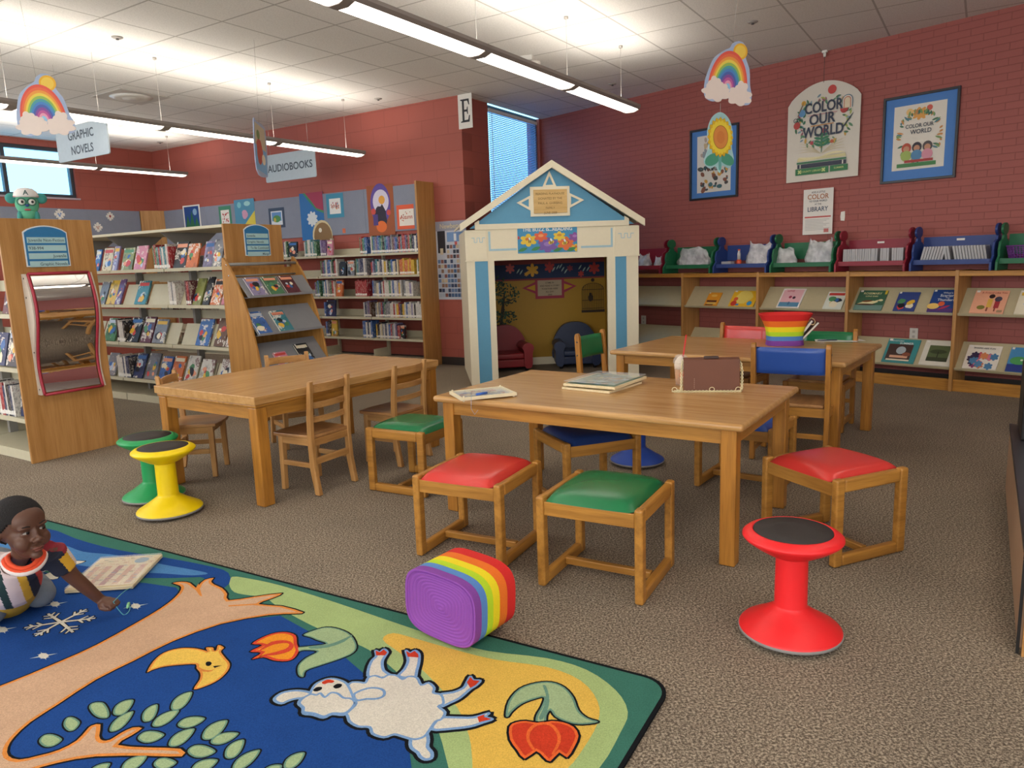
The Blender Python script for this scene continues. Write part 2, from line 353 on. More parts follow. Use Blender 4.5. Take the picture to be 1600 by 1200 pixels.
for x in (0.72, 1.28, 1.84): m_.tube([(x, 0.010, 0.85), (x, 0.010, 3.14)], 0.0012, 5)
m_.build('ladder_cords', WHITE, bl)
MB().tube([(0.70, 0.002, 1.9), (0.70, 0.004, 3.13)], 0.003, 6).build('tilt_wand', WHITE, bl)

# pendant lamp rows (run along the window-wall direction, hung 0.6 m below the tiles)
LENSM, lt, lb = nt('lamp_diffuser'); lb.inputs['Base Color'].default_value = (0.8, 0.8, 0.75, 1); lb.inputs['Emission Color'].default_value = lin('#fff3e6')
lb.inputs['Emission Strength'].default_value = LENS
UPM = emis('lamp_uplight', '#fff6ea', UPLIGHT); LAMPB = plain('lamp_bronze_housing', '#8f8681', 0.45); WIRE = plain('steel_wire', '#b9b4ae', 0.4, 0.6)
def pendant(u, n_end, z, nseg, where, name='pendant_lamp', step=1.29):
    t = thing(name, where, 'lamp', (*(uA*u+Vector((0.541, 0.841))*n_end), 0), BB)
    L = nseg*step; hw = 0.105; prof = [(-hw, z+.055), (-hw, z+.045), (-.085, z+.018), (-.04, z), (.04, z), (.085, z+.018), (hw, z+.045), (hw, z+.055)]
    m = MB()
    # side rails and end caps, joints between modules
    for sgn in (-1, 1):
        m.prism([(sgn*hw, z+.062), (sgn*hw, z+.040), (sgn*.088, z+.018), (sgn*.080, z+.022), (sgn*(hw-.01), z+.062)], -L, 0, 'x')
    for k in range(nseg+1):
        x = -k*step; a = x-(.035 if 0 < k < nseg else (.0 if k == nseg else .012)); b = x+(.035 if 0 < k < nseg else (.012 if k == nseg else .0))
        m.prism([(-hw, z+.062), (-hw, z+.042), (-.087, z+.015), (-.04, z-.003), (.04, z-.003), (.087, z+.015), (hw, z+.042), (hw, z+.062)], a, b, 'x')
    m.build('housing', LAMPB, t)
    m = MB()
    for k in range(nseg):
        x1 = -k*step-.03; x0 = -(k+1)*step+.03
        pts = [(-.084, z+.020), (-.06, z+.008), (-.03, z+.001), (0, z), (.03, z+.001), (.06, z+.008), (.084, z+.020)]
        for (ya, za), (yb, zb) in zip(pts, pts[1:]): m.add([(x0, ya, za), (x1, ya, za), (x1, yb, zb), (x0, yb, zb)], [(0, 1, 2, 3)], 0, True)
    m.build('diffuser', LENSM, t)
    m = MB()
    for k in range(nseg): m.box(-(k+1)*step+.05, -k*step-.05, -.07, .07, z+.046, z+.050)
    m.build('tube', UPM, t)
    for k in range(nseg+1):
        x = -k*step - (0.22 if k == 0 else 0)
        MB().tube([(x, 0, z+.05), (x, 0, CEIL-.004)], 0.0016, 5).tube([(x, 0, CEIL-.02), (x, 0, CEIL)], .018, 10).build('hanger_wire', WIRE, t)
    return t
pendant(2.99, 6.94, 2.655, 9, 'long bronze pendant lamp row nearest the camera, ending beside the brick wall')
pendant(6.50, 6.86, 2.585, 9, 'long bronze pendant lamp row hanging in front of the AUDIOBOOKS sign')
pendant(10.1, 6.92, 2.665, 9, 'long bronze pendant lamp row farthest away, in front of the high left window')
pendant(-0.55, 5.0, 2.655, 8, 'long bronze pendant lamp row along the right hand brick wall')
pendant(-4.1, 2.0, 2.655, 5, 'long bronze pendant lamp row behind the low dark counter')
# small things on the ceiling
CEILW = plain('ceiling_fitting_white', '#d5d1c9', 0.5); CEILG = plain('sprinkler_grey', '#9a958f', 0.5)
for (px, py, lab) in ((183, 58, 'above the graphic novels sign'), (591, 154, 'near the letter E card'), (957, 131, 'beside the lamp row end at the brick wall'), (1176, 34, 'over the rainbow mobile'), (1000/4*1.0, 222, 'far off near the left window')):
    p = FL(px, py, CEIL); s = thing('ceiling_sprinkler', 'small round ceiling sprinkler cap '+lab, 'sprinkler', (p.x, p.y, CEIL), 0, 'ceiling sprinkler caps')
    MB().lathe([(0.001, -.012), (.03, -.012), (.045, -.004), (.045, 0)], 20).build('cap', CEILG, s); MB().lathe([(.012, -.022), (.012, -.012)], 12).build('plug', DGREY, s)
p = FL(205, 151, CEIL)
s = thing('ceiling_vent', 'square ceiling air diffuser with round centre beyond the nearer rainbow', 'vent', (p.x, p.y, CEIL), BB)
MB().box(-.29, .29, -.29, .29, -.008, 0).build('plate', plain('vent_grey', '#b9b5ae', .5), s); MB().lathe([(.22, -.008), (.15, -.03), (.10, -.012), (.09, -.03), (.001, -.03)], 32).build('cone', CEILW, s)
p = FL(828, 92, CEIL)
s = thing('ceiling_emergency_light', 'white twin head emergency light fixed to ceiling tiles above the nearest lamp row', 'light fixture', (p.x, p.y, CEIL), BB+.3)
MB().box(-.16, .16, -.06, .06, -.05, 0).build('base', CEILW, s, bevel=.008)
for dx in (-.17, .17):
    h = MB().lathe([(.03, 0), (.06, .03), (.075, .09), (.07, .10), (.001, .10)], 24, M=MT(dx, -.02, -.10, 0, radians(115), 0)).build('lamp_head', CEILW, s)
    MB().tube([(dx*.7, 0, -.05), (dx, 0, -.10)], .012, 8).build('bracket', CEILW, s)

# ================================================================== TABLES, STOOLS, CHAIRS
def table(label, c, L, Wd, ang, z=0.62, edge='round', group='oak library tables'):
    t = thing('reading_table', label, 'table', (c[0], c[1], 0), ang, group)
    th = .032 if edge == 'round' else .045
    tp = MB().box(-L/2, L/2, -Wd/2, Wd/2, z-th, z).build('tabletop', [TOPX], t, bevel=.014 if edge == 'round' else .003, seg=4)
    if edge != 'round':
        MB().box(-L/2+.008, L/2-.008, -Wd/2+.008, Wd/2-.008, z-th-.018, z-th).build('edge_strip', OAKX, t, bevel=.006)
    zz = z-th-(.0 if edge == 'round' else .018); k = .036 if edge == 'round' else .014; lw = .066 if edge == 'round' else .072
    for sy in (-1, 1): MB().box(-L/2+k+lw, L/2-k-lw, sy*(Wd/2-k-.02)-.011, sy*(Wd/2-k-.02)+.011, zz-.065, zz-.001).build('apron', OAKX, t)
    for sx in (-1, 1): MB().box(sx*(L/2-k-.02)-.011, sx*(L/2-k-.02)+.011, -Wd/2+k+lw, Wd/2-k-lw, zz-.065, zz-.001).build('apron', OAKY, t)
    for sx in (-1, 1):
        for sy in (-1, 1):
            cx, cy = sx*(L/2-k-lw/2), sy*(Wd/2-k-lw/2); MB().box(*RB(cx, cy, (zz-.003)/2+.0015, lw, lw, zz-.003)).build('leg', OAKZ, t, bevel=.005)
    return t
table('oak table with rounded edge holding the brown purse and puzzle boards', (.5135, 3.671), 1.59, .955, radians(-33.9))
table('oak table with rounded edge holding the rainbow basket by the picture book shelves', (1.669, 5.226), 1.61, 1.04, radians(-37.5))
table('long bare oak table with square edge and wooden ladderback chairs around it', (-1.338, 4.754), 1.535, .955, radians(55.8), edge='square')

VIN = {'red': plain('red_vinyl', '#cf3a34', .27, var=.04, vs=6, spec=.5), 'green': plain('green_vinyl', '#1c7244', .27, var=.05, vs=6), 'blue': plain('blue_vinyl', '#2b4f9c', .33, var=.05, vs=6), 'navy': plain('navy_vinyl', '#1f3566', .36, var=.05, vs=6)}
def cushion(w, d, h, z, rise=.5):
    """pillow: flat underside, domed top with soft corners"""
    m = MB(); n = 22; vs = []; fs = []
    def P(i, j, top):
        x = -1+2*i/n; y = -1+2*j/n
        e = (1-abs(x)**7)**.5*(1-abs(y)**7)**.5 if abs(x) < 1 and abs(y) < 1 else 0
        q = (1-.03*abs(y)**3), (1-.03*abs(x)**3)
        zz = z + (h*(.42*e+.58*e*(1-.46*(x*x+y*y)*.5)) if top else 0)
        return (x*w/2*q[0], y*d/2*q[1], zz)
    for top in (1, 0):
        for i in range(n+1):
            for j in range(n+1): vs.append(P(i, j, top))
    K = (n+1)**2
    for i in range(n):
        for j in range(n):
            a = i*(n+1)+j; fs.append((a, a+n+1, a+n+2, a+1)); fs.append((K+a, K+a+1, K+a+n+2, K+a+n+1))
    return m.add(vs, fs, 0, True)
def square_stool(color, label, c, ang, w=.44, d=.42, h=.375):
    """sled sides stand at x = +-w/2 and run along y"""
    t = thing('padded_stool', label, 'stool', (c[0], c[1], 0), ang, 'padded oak stools'); s = .034; dz = .045
    for sx in (-1, 1):
        x0 = sx*(w/2-s/2)
        fr = MB().box(x0-s/2, x0+s/2, -d/2, -d/2+.045, 0.002, h).box(x0-s/2, x0+s/2, d/2-.045, d/2, 0.002, h)
        fr.box(x0-s/2+.001, x0+s/2-.001, -d/2+.045, d/2-.045, h-.058, h-.003).box(x0-s/2+.001, x0+s/2-.001, -d/2+.045, d/2-.045, .002, .050)
        fr.build('side_frame', OAKZ if 0 else OAKY, t, bevel=.009, seg=3)
    for sy in (-1, 1): MB().box(-w/2+s, w/2-s, sy*(d/2-.018)-.011, sy*(d/2-.018)+.011, h-.075, h-.018).build('apron', OAKX, t, bevel=.003)
    MB().box(-w/2+s, w/2-s, -.014, .014, .022, .052).build('stretcher', OAKX, t, bevel=.004)
    cushion(w-2*s-.002, d-.008, .046, h-.018).build('seat', VIN[color], t)
    return t
A2 = radians
square_stool('red', 'red padded oak stool standing just behind the rainbow basket on the rug', (-.167, 3.215), A2(-27))
square_stool('green', 'green padded oak stool standing in the foreground before the front table', (.368, 2.855), A2(-28.8))
square_stool('red', 'red padded oak stool behind the red wobble stool', (1.281+.1836-.07, 2.809+.0755+.185+.045), A2(22.4-90+0), w=.44, d=.40)
square_stool('green', 'green padded oak stool at the left end of the front table', (-.853+.1757+.1, 4.124-.0955+.18), A2(-28.6-90), w=.42, d=.40)
square_stool('navy', 'navy padded oak stool pushed under the front table', (.386, 3.845), A2(20.8))
square_stool('blue', 'blue padded oak stool at the far right side of the front table', (1.305, 4.02), A2(-37))

def wobble(color, hexc, label, c, h=.375, rot=0):
    t = thing('wobble_stool', label, 'stool', (c[0], c[1], 0), rot, 'round wobble stools'); m = plain('wobble_'+color, hexc, .42, var=.02)
    m2 = m
    MB().lathe([(.001, .001), (.10, .003), (.150, .008), (.1690, .016), (.1700, .022), (.168, .026)], 48).build('rocker_pad', plain('grey_rubber', '#8d8986', .7), t)
    MB().lathe([(.1670, .020), (.1675, .027), (.162, .034), (.105, .068), (.062, .098), (.0545, .106), (.0535, .109), (.0530, .112), (.0525, .20), (.052, h-.11), (.0525, h-.085)], 56, caps=False).build('pedestal', m2, t)
    MB().lathe([(.0535, h-.092), (.085, h-.078), (.125, h-.054), (.155, h-.032), (.1615, h-.024), (.161, h-.018), (.150, h-.009), (.132, h-.0015), (.1285, h-.001), (.1275, h-.006), (.001, h-.006)], 56).build('seat', m2, t)
    MB().lathe([(.127, h-.007), (.126, h-.001), (.06, h+.001), (.001, h+.001)], 48).build('seat_pad', plain('black_pad', '#332d2b', .75, bmp=.2, vs=300), t)
    return t
wobble('red', '#f0252a', 'red wobble stool with black seat pad in the right foreground', (.922, 2.337))
wobble('yellow', '#f6d500', 'yellow wobble stool with black seat pad in front of the green one', (-1.885, 3.845))
wobble('green', '#1f9a56', 'green wobble stool half hidden behind the yellow one', (-2.10, 4.118))
wobble('blue', '#2352b8', 'blue wobble stool half hidden beyond the front table', (.775, 4.50))

def curved_rail(w, h, th, bow, n=8, M=None):
    m = MB(); vs = []; fs = []
    for i in range(n+1):
        x = -w/2+w*i/n; b = bow*(1-(2*x/w)**2)
        vs += [(x, b, 0), (x, b+th, 0), (x, b+th, h), (x, b, h)]
    for i in range(n):
        a = 4*i
        for k in range(4): fs.append((a+k, a+(k+1) % 4, a+4+(k+1) % 4, a+4+k))
    fs += [(0, 3, 2, 1), (4*n, 4*n+1, 4*n+2, 4*n+3)]
    return m.add(vs, fs, 0, False, M)
def kid_chair(label, c, face):
    """faces +y locally"""
    t = thing('ladderback_chair', label, 'chair', (c[0], c[1], 0), face-pi/2, 'wooden ladderback chairs'); sh = .35; H = .67; w = .30; d = .27
    # seat: shaped plate with a scoop
    n = 14; vs = []; fs = []
    def prof(v): return (w/2+.022)*(1-.10*(1-v)) 
    for lay in (1, 0):
        for i in range(n+1):
            for j in range(n+1):
                u, v = -1+2*i/n, j/n; hw = prof(v); x = u*hw*(1-.06*max(0, v-.8)/.2*abs(u)); y = -d/2-.0+v*(d+.05)-.01*max(0, v-.9)/.1*u*u*2
                z = sh-(0 if not lay else .010*max(0, 1-(u*1.15)**2)*max(0, 1-((v-.45)/.5)**2)) if lay else sh-.020
                vs.append((x, y, z))
    K = (n+1)**2
    for i in range(n):
        for j in range(n):
            a = i*(n+1)+j; fs.append((a, a+n+1, a+n+2, a+1)); fs.append((K+a, K+a+1, K+a+n+2, K+a+n+1))
    for i in range(n):
        a = i; fs.append((a, a+1, K+a+1, K+a)); a = n*(n+1)+i; fs.append((a+1, a, K+a, K+a+1))
        a = i*(n+1); fs.append((a+n+1, a, K+a, K+a+n+1)); a = i*(n+1)+n; fs.append((a, a+n+1, K+a+n+1, K+a))
    MB().add(vs, fs).build('seat', KIDX, t, bevel=.004)
    for s in (-1, 1):
        # rear post sweeps back at the foot and at the top
        pr = [(-.175, .003), (-.140, .003), (-.112, .16), (-.108, .32), (-.114, .45), (-.140, .655), (-.150, .665), (-.165, .662), (-.146, .45), (-.142, .32), (-.148, .16)]
        MB().prism(pr, s*w/2-.014, s*w/2+.014, 'x').build('rear_post', CHZ, t, bevel=.004)
        MB().add([(s*(w/2-.012)-.015, d/2-.022, .003), (s*(w/2-.012)+.013, d/2-.022, .003), (s*(w/2-.012)+.013, d/2+.008, .003), (s*(w/2-.012)-.015, d/2+.008, .003),
                  (s*(w/2-.02)-.018, d/2-.026, sh-.021), (s*(w/2-.02)+.016, d/2-.026, sh-.021), (s*(w/2-.02)+.016, d/2+.008, sh-.021), (s*(w/2-.02)-.018, d/2+.008, sh-.021)],
                 [(3, 2, 1, 0), (4, 5, 6, 7), (0, 1, 5, 4), (1, 2, 6, 5), (2, 3, 7, 6), (3, 0, 4, 7)]).build('front_leg', CHZ, t, bevel=.003)
        MB().box(s*(w/2-.010)-.009, s*(w/2-.010)+.009, -.11, d/2-.025, .155, .185).build('side_stretcher', CHY, t, bevel=.003)
        MB().box(s*(w/2-.014)-.009, s*(w/2-.014)+.009, -.11, d/2-.02, sh-.064, sh-.021).build('seat_rail', CHY, t)
    for z, hh in ((.592, .050), (.500, .036), (.418, .034)):
        yb = -.123-(z-.42)*.12
        curved_rail(w-.026, hh, .014, -.020, M=MT(0, yb, z)).build('back_slat', CHX, t, bevel=.003)
    MB().box(-w/2+.012, w/2-.012, -.135, -.118, .175, .215).build('rear_stretcher', CHX, t, bevel=.003)
    MB().box(-w/2+.012, w/2-.012, -.137, -.120, sh-.064, sh-.021).build('rear_rail', CHX, t)
    MB().box(-w/2+.02, w/2-.02, d/2-.02, d/2-.004, sh-.064, sh-.021).build('front_rail', CHX, t)
    return t
kid_chair('wooden ladderback chair on the near side of the bare table, back to the camera', (-1.185, 4.262), radians(149.7))
kid_chair('wooden ladderback chair behind the green padded stool at the bare table', (-.787, 4.80), radians(148))
kid_chair('wooden ladderback chair at the left corner of the bare table', (-2.045, 4.645), radians(6))
kid_chair('wooden ladderback chair on the far side of the bare table by the book display', (-1.59, 5.33), radians(-56))

def pad_chair(color, label, c, face, H=.73, W0=.39):
    t = thing('padded_back_chair', label, 'chair', (c[0], c[1], 0), face-pi/2, 'oak chairs with padded backs'); w = W0; d = .33; sh = .37
    MB().box(-w/2+.022, w/2-.022, -d/2+.0, d/2+.02, sh-.02, sh).build('seat', KIDX, t, bevel=.006)
    for s in (-1, 1):
        x = s*w/2
        pr = [(-d/2-.03, .003), (-d/2+.012, .003), (-d/2+.022, .34), (-d/2-.005, H-.02), (-d/2-.014, H-.004), (-d/2-.028, H), (-d/2-.042, H-.008), (-d/2-.046, H-.03), (-d/2-.022, .34)]
        post = MB().prism(pr, x-.015, x+.015, 'x').build('rear_post', OAKZ, t, bevel=.005)
        m = MB()
        for z in (H-.065, H-.165): m.lathe([(.0065, 0), (.0065, .002)], 12, M=MT(x+s*.0155, -d/2-.020, z, 0, 0, s*pi/2))
        m.build('bolt', DGREY, post)
        MB().box(x-.018, x+.018, d/2-.025, d/2+.015, .003, sh-.02).build('front_leg', OAKZ, t, bevel=.005)
        MB().box(x-.012, x+.012, -d/2+.015, d/2-.02, .05, .085).build('side_stretcher', OAKY, t, bevel=.003)
        MB().box(x-.013, x+.013, -d/2+.015, d/2-.02, sh-.075, sh-.02).build('seat_rail', OAKY, t)
    for y in (-d/2, d/2-.02): MB().box(-w/2+.013, w/2-.013, y, y+.018, sh-.075, sh-.021).build('apron', OAKX, t)
    MB().box(-w/2+.013, w/2-.013, -d/2-.01, -d/2+.01, .16, .19).build('rear_stretcher', OAKX, t, bevel=.003)
    # pad: slightly bowed, soft edged
    n = 16; k = 10; vs = []; fs = []
    for lay in (0, 1):
        for i in range(n+1):
            for j in range(k+1):
                u, v = -1+2*i/n, -1+2*j/k; e = (max(0, 1-abs(u)**8)*max(0, 1-abs(v)**8))**.5
                y = -d/2-.018-.014*(1-u*u)-(.010*v)+(.018*e if lay else -.012*e); vs.append((u*(w/2-.016), y, H-.11+v*.082))
    K = (n+1)*(k+1)
    for i in range(n):
        for j in range(k):
            a = i*(k+1)+j; fs.append((a, a+1, a+k+2, a+k+1)); fs.append((K+a, K+a+k+1, K+a+k+2, K+a+1))
    MB().add(vs, fs, 0, True).build('back_pad', VIN[color], t)
    return t
pad_chair('blue', 'oak chair with blue padded back on the near side of the basket table', (1.775, 4.535), radians(58.8), H=.745, W0=.43)
pad_chair('red', 'oak chair with red padded back on the far side of the basket table', (1.88-.13, 5.83-.10), radians(-134))
pad_chair('green', 'oak chair with green padded back at the far right of the basket table', (2.36-.10, 5.44-.12), radians(-127), H=.71)
pad_chair('green', 'oak chair with green padded back before the dark playhouse opening', (.765, 5.53), radians(-38.5), W0=.36)

# ================================================================== BOOKS
HUES = {'navy': '#27375f', 'black': '#26252a', 'red': '#a83238', 'white': '#d8d4cb', 'grey': '#7d7f86', 'yellow': '#d9b548', 'green': '#4c7a58', 'teal': '#3c7f8c', 'orange': '#cc6f3c',
        'purple': '#6b5382', 'pink': '#cc7f93', 'brown': '#6a4a38', 'blue': '#3f67a8', 'cream': '#d6c7a0', 'olive': '#8b9052', 'maroon': '#5e2a35', 'lilac': '#8f86ab'}
def cover(c):
    n = 'book_cover_'+c
    if n in MATS: return MATS[n]
    m, t, b = nt(n); v = ocoord(t); oi = t.nodes.new('ShaderNodeObjectInfo')
    mp = t.nodes.new('ShaderNodeVectorMath'); mp.operation = 'MULTIPLY_ADD'; t.links.new(v, mp.inputs[0]); mp.inputs[1].default_value = (1, 1, 1)
    cb = t.nodes.new('ShaderNodeCombineXYZ'); 
    for i in range(3): t.links.new(oi.outputs['Random'], cb.inputs[i])
    sc = t.nodes.new('ShaderNodeVectorMath'); sc.operation = 'SCALE'; sc.inputs[3].default_value = 9.0; t.links.new(cb.outputs[0], sc.inputs[0]); t.links.new(sc.outputs[0], mp.inputs[2])
    f = noise(t, mp.outputs[0], 5, 4, 0.75); base = lin(HUES[c]); hi = lin('#e6dfd2') if c not in ('white', 'cream', 'yellow') else lin('#7a4b4b')
    dk = tuple(x*0.55 for x in base[:3])+(1,)
    col = ramp(t, f, [(0.38, dk), (0.46, base), (0.56, base), (0.585, hi), (0.65, base)])
    t.links.new(col, b.inputs['Base Color']); b.inputs['Roughness'].default_value = 0.3; MATS[n] = m; return m
LABELW = plain('spine_sticker', '#e9e6df', .6)
_BK = {}
def spine_mesh(c):
    """unit book: thickness x 0..1, spine at y=0 facing +y, pages go to y=-1, height z 0..1"""
    if c in _BK: return _BK[c]
    m = MB(); m.box(0, .12, -1, 0, 0, 1).box(.88, 1, -1, 0, 0, 1).box(.12, .88, -.05, 0, 0, 1); m.box(.12, .88, -.97, -.05, .015, .975, 1); m.box(.06, .94, 0, .003, .06, .19, 2)
    o = m.build('library_book', [cover(c), PAPER, LABELW]); _BK[c] = o.data; o.data.name = 'library_book_'+c; bpy.data.objects.remove(o); return _BK[c]
ORD = 'first second third fourth fifth sixth seventh eighth ninth tenth eleventh twelfth thirteenth fourteenth fifteenth sixteenth seventeenth eighteenth nineteenth twentieth twenty-first twenty-second twenty-third twenty-fourth twenty-fifth twenty-sixth twenty-seventh twenty-eighth twenty-ninth thirtieth thirty-first thirty-second thirty-third thirty-fourth thirty-fifth thirty-sixth thirty-seventh thirty-eighth thirty-ninth fortieth'.split() + ['forty-'+w for w in 'first second third fourth fifth sixth seventh eighth ninth'.split()] + ['fiftieth'] + ['fifty-'+w for w in 'first second third fourth fifth sixth seventh eighth ninth'.split()]
def spine_book(c, P, rz, th, dep, h, label, group, lean=0.0):
    o = bpy.data.objects.new('library_book', spine_mesh(c)); COL.objects.link(o); o.scale = (th, dep, h); o.location = P; o.rotation_euler = (0, lean, rz)
    return tag(o, label, 'book', group)
rb = random.Random(11)
def spine_row(o2, ang, s0, s1, y, z, hs, pal, where, cnt, group, back='spined', occ=()):
    """books side by side from s0 towards s1 along direction ang from o2; local y is towards the room"""
    d = D2(ang); q = Vector((-d.y, d.x)); s = s0
    while s < s1-.012:
        th = rb.uniform(.019, .034); th = min(th, s1-s)
        hit = [b for a, b in occ if s < b and s+th > a]
        if hit: s = max(hit)+.001; continue
        h = rb.uniform(*hs); c = rb.choice(pal); k = cnt[0]; cnt[0] += 1
        P = o2 + d*s + q*y
        spine_book(c, (P.x, P.y, z), ang, th*.95, rb.uniform(.13, .17), h, f'{c} {back} book, {ORD[k]} from the right, {where}', group)
        s += th
MIX = ['navy', 'black', 'red', 'white', 'white', 'grey', 'white', 'yellow', 'cream', 'teal', 'grey', 'blue', 'cream', 'lilac', 'white', 'green', 'white']
def face_book(P, rz, w, h, th, base, label, group=None, tilt=0.35, art=None, seed=0, title=None, name='picture_book', cat='book'):
    """front cover faces +y, leaning back by tilt; P = bottom centre of the front cover's foot"""
    t = thing(name, label, cat, (P[0], P[1], P[2]), rz, group)
    M = MT(0, 0, 0, 0, tilt, 0)   # lean: top goes to -y
    rr = random.Random(seed); mats = [cover(base) if base in HUES else plain('cover_'+base, base, .3), PAPER, LABELW]
    m = MB(); m.box(-w/2, w/2, -.003, 0, 0, h, 0, M).box(-w/2, w/2, -th, -th+.002, 0, h, 0, M).box(-w/2, -w/2+.003, -th+.002, -.003, 0, h, 0, M)
    cv = m.build('cover', mats[0], t)
    MB().box(-w/2+.003, w/2-.004, -th+.002, -.003, .003, h-.003, 0, M).build('pages', PAPER, t)
    a = MB(); ms = []
    def mi(hexc):
        mt = plain('print_'+hexc, hexc, .35, var=.03)
        if mt not in ms: ms.append(mt)
        return ms.index(mt)
    lay = [0]
    def F(poly, hexc):
        lay[0] += 1; yy = .0004+.0003*lay[0]
        a.flat([(-x*1.0, z) for x, z in poly], yy, mi(hexc), M, 'y')
    if art is None:
        pal = ['#e8dcc0', '#c9423d', '#3a6aa8', '#e0b23c', '#4f8a5c', '#20222c', '#e59a7a', '#b9c7d8']
        rr.shuffle(pal)
        F([(-w*.42, h*.78), (w*.42, h*.78), (w*.42, h*.92), (-w*.42, h*.92)], pal[0]) if rr.random() < .7 else None
        for k in range(5): F(blob(rr.uniform(-.25, .25)*w, rr.uniform(.2, .62)*h, rr.uniform(.08, .2)*w, 10, 1, rr.uniform(.8, 1.7), rr.uniform(0, 3), .2, seed+k), pal[1+k % 6])
    else: art(F, w, h)
    if title:
        for txt, size, x, z, hexc in title:
            lay[0] += 1; text_into(a, txt, size, x, z, -.0006-.0003*lay[0], mi(hexc), M=M @ Matrix.Rotation(pi, 4, 'Z'), bold=.01)
    a.flat([(w*.46, h*.90), (w*.36, h*.90), (w*.36, h*.985), (w*.46, h*.985)], .0045, mi('#e9e6df'), M, 'y')
    a.build('cover_art', ms, cv)
    return t

# ------------------------------------------------------------------ wall bookcase under the pin board
SHZ = [1.425, 1.152, .884, .616, .345, .09]; SHN = ['top', 'second', 'third', 'fourth', 'fifth', 'lowest']
bc = thing('wall_bookcase', 'tall beige steel bookcase with oak end panel along the red block wall', 'bookcase', (*WE, 0), AA)
edges = [.49, 1.335, 2.25, 3.165, 4.08, 4.995, 5.91]
MB().box(.462, .492, .004, .335, 0, 2.26).build('end_panel', PANEL, bc, bevel=.004)
for k in range(len(edges)-1):
    a, b = edges[k]+.006, edges[k+1]-.006
    for z in SHZ:
        MB().box(a, b, .05, .325, z-.012, z).box(a, b, .315, .327, z-.026, z+.002).build('shelf', BEIGE, bc)
        if z > .1:
            m = MB(); m.box(a, b, .052, .062, z, z+.085); m.build('shelf_back', BEIGE, bc)
    MB().box(a, b, .06, .32, .004, .078).build('kick_plate', BEIGE, bc)
for e in edges[1:]: MB().box(e-.016, e+.016, .01, .05, 0, 1.66).box(e-.004, e+.004, .05, .32, .05, .20).build('upright', BEIGE, bc)
WEv = Vector(WE)
def s_on(px, z, o2, ang, off):
    """distance along the wall for image column px at height z (plane 'off' in front of the wall)"""
    d = D2(ang); q = Vector((-d.y, d.x)); o = o2+q*off; lo, hi = 200.0, 900.0
    for _ in range(40):
        mid = (lo+hi)/2; s, zz = PL(px, mid, o, ang)
        if zz > z: lo = mid
        else: hi = mid
    return s
# face-out books and end blocks on that bookcase
OCC = {}
for i, (px, k, w, h, c, lab) in enumerate(((458, 0, .17, .21, 'black', 'black covered book shown face out on the top shelf behind the curved display'),
        (516, 0, .10, .20, 'pink', 'pink and black book shown face out on the top shelf beside purple spines'),
        (536, 1, .12, .19, 'black', 'black book shown face out mid way on the second wall shelf'),
        (549, 1, .12, .20, 'grey', 'grey photo book shown face out on the second wall shelf'),
        (531, 2, .12, .22, 'orange', 'orange book shown face out on the third wall shelf'),
        (518, 3, .16, .22, 'navy', 'dark navy book shown face out on the fourth wall shelf'),
        (523, 4, .10, .22, 'yellow', 'yellow brown book shown face out on the fifth wall shelf'),
        (630, 4, .07, .17, 'black', 'small black book at the left end of the fifth shelf row near the end panel'))):
    s = s_on(px, SHZ[k]+.1, WE, AA, .27); OCC.setdefault(k, []).append((s-w/2-.004, s+w/2+.004)); P = WE+uA*s+Vector((-uA.y, uA.x))*.29
    face_book((P.x, P.y, SHZ[k]+.001), AA, w, h, .025, c, lab, 'books shown face out in the wall bookcase', tilt=.10, seed=i+40)

rows = {0: [(575, 656), (562, 573), (497, 511), (475, 495), (443, 452)], 1: [(650, 656), (624, 647), (577, 622), (556, 573), (501, 527)], 2: [(630, 645), (577, 627), (555, 573), (492, 524)],
        3: [(582, 659), (567, 580), (506, 509)], 4: [(583, 625), (567, 582), (509, 517)], }
for k, rs in rows.items():
    cnt = [0]
    for a, b in rs:
        s0, s1 = s_on(b, SHZ[k]+.1, WE, AA, .30), s_on(a, SHZ[k]+.1, WE, AA, .30)
        s1 = min(s1, 3.1); s0 = max(s0, .50)
        ex_ = [e for e in edges if s0 < e < s1]
        pal = MIX if a > 575 else ['black', 'red', 'grey', 'purple', 'teal', 'brown', 'blue', 'navy', 'white', 'green']
        if (k, a) == (2, 555): pal = ['red']
        if (k, a) == (0, 475): pal = ['green', 'white', 'teal']
        if (k, a) == (0, 497): pal = ['purple', 'lilac']
        if (k, a) == (1, 624): pal = ['orange', 'yellow', 'orange']
        spine_row(WE, AA, s0, s1, .30, SHZ[k]+.0005, (.165, .205) if a > 575 else (.19, .225), pal, f'{SHN[k]} shelf of the wall bookcase', cnt, 'books standing in the wall bookcase', occ=OCC.get(k, [])+[(e-.022, e+.022) for e in edges])
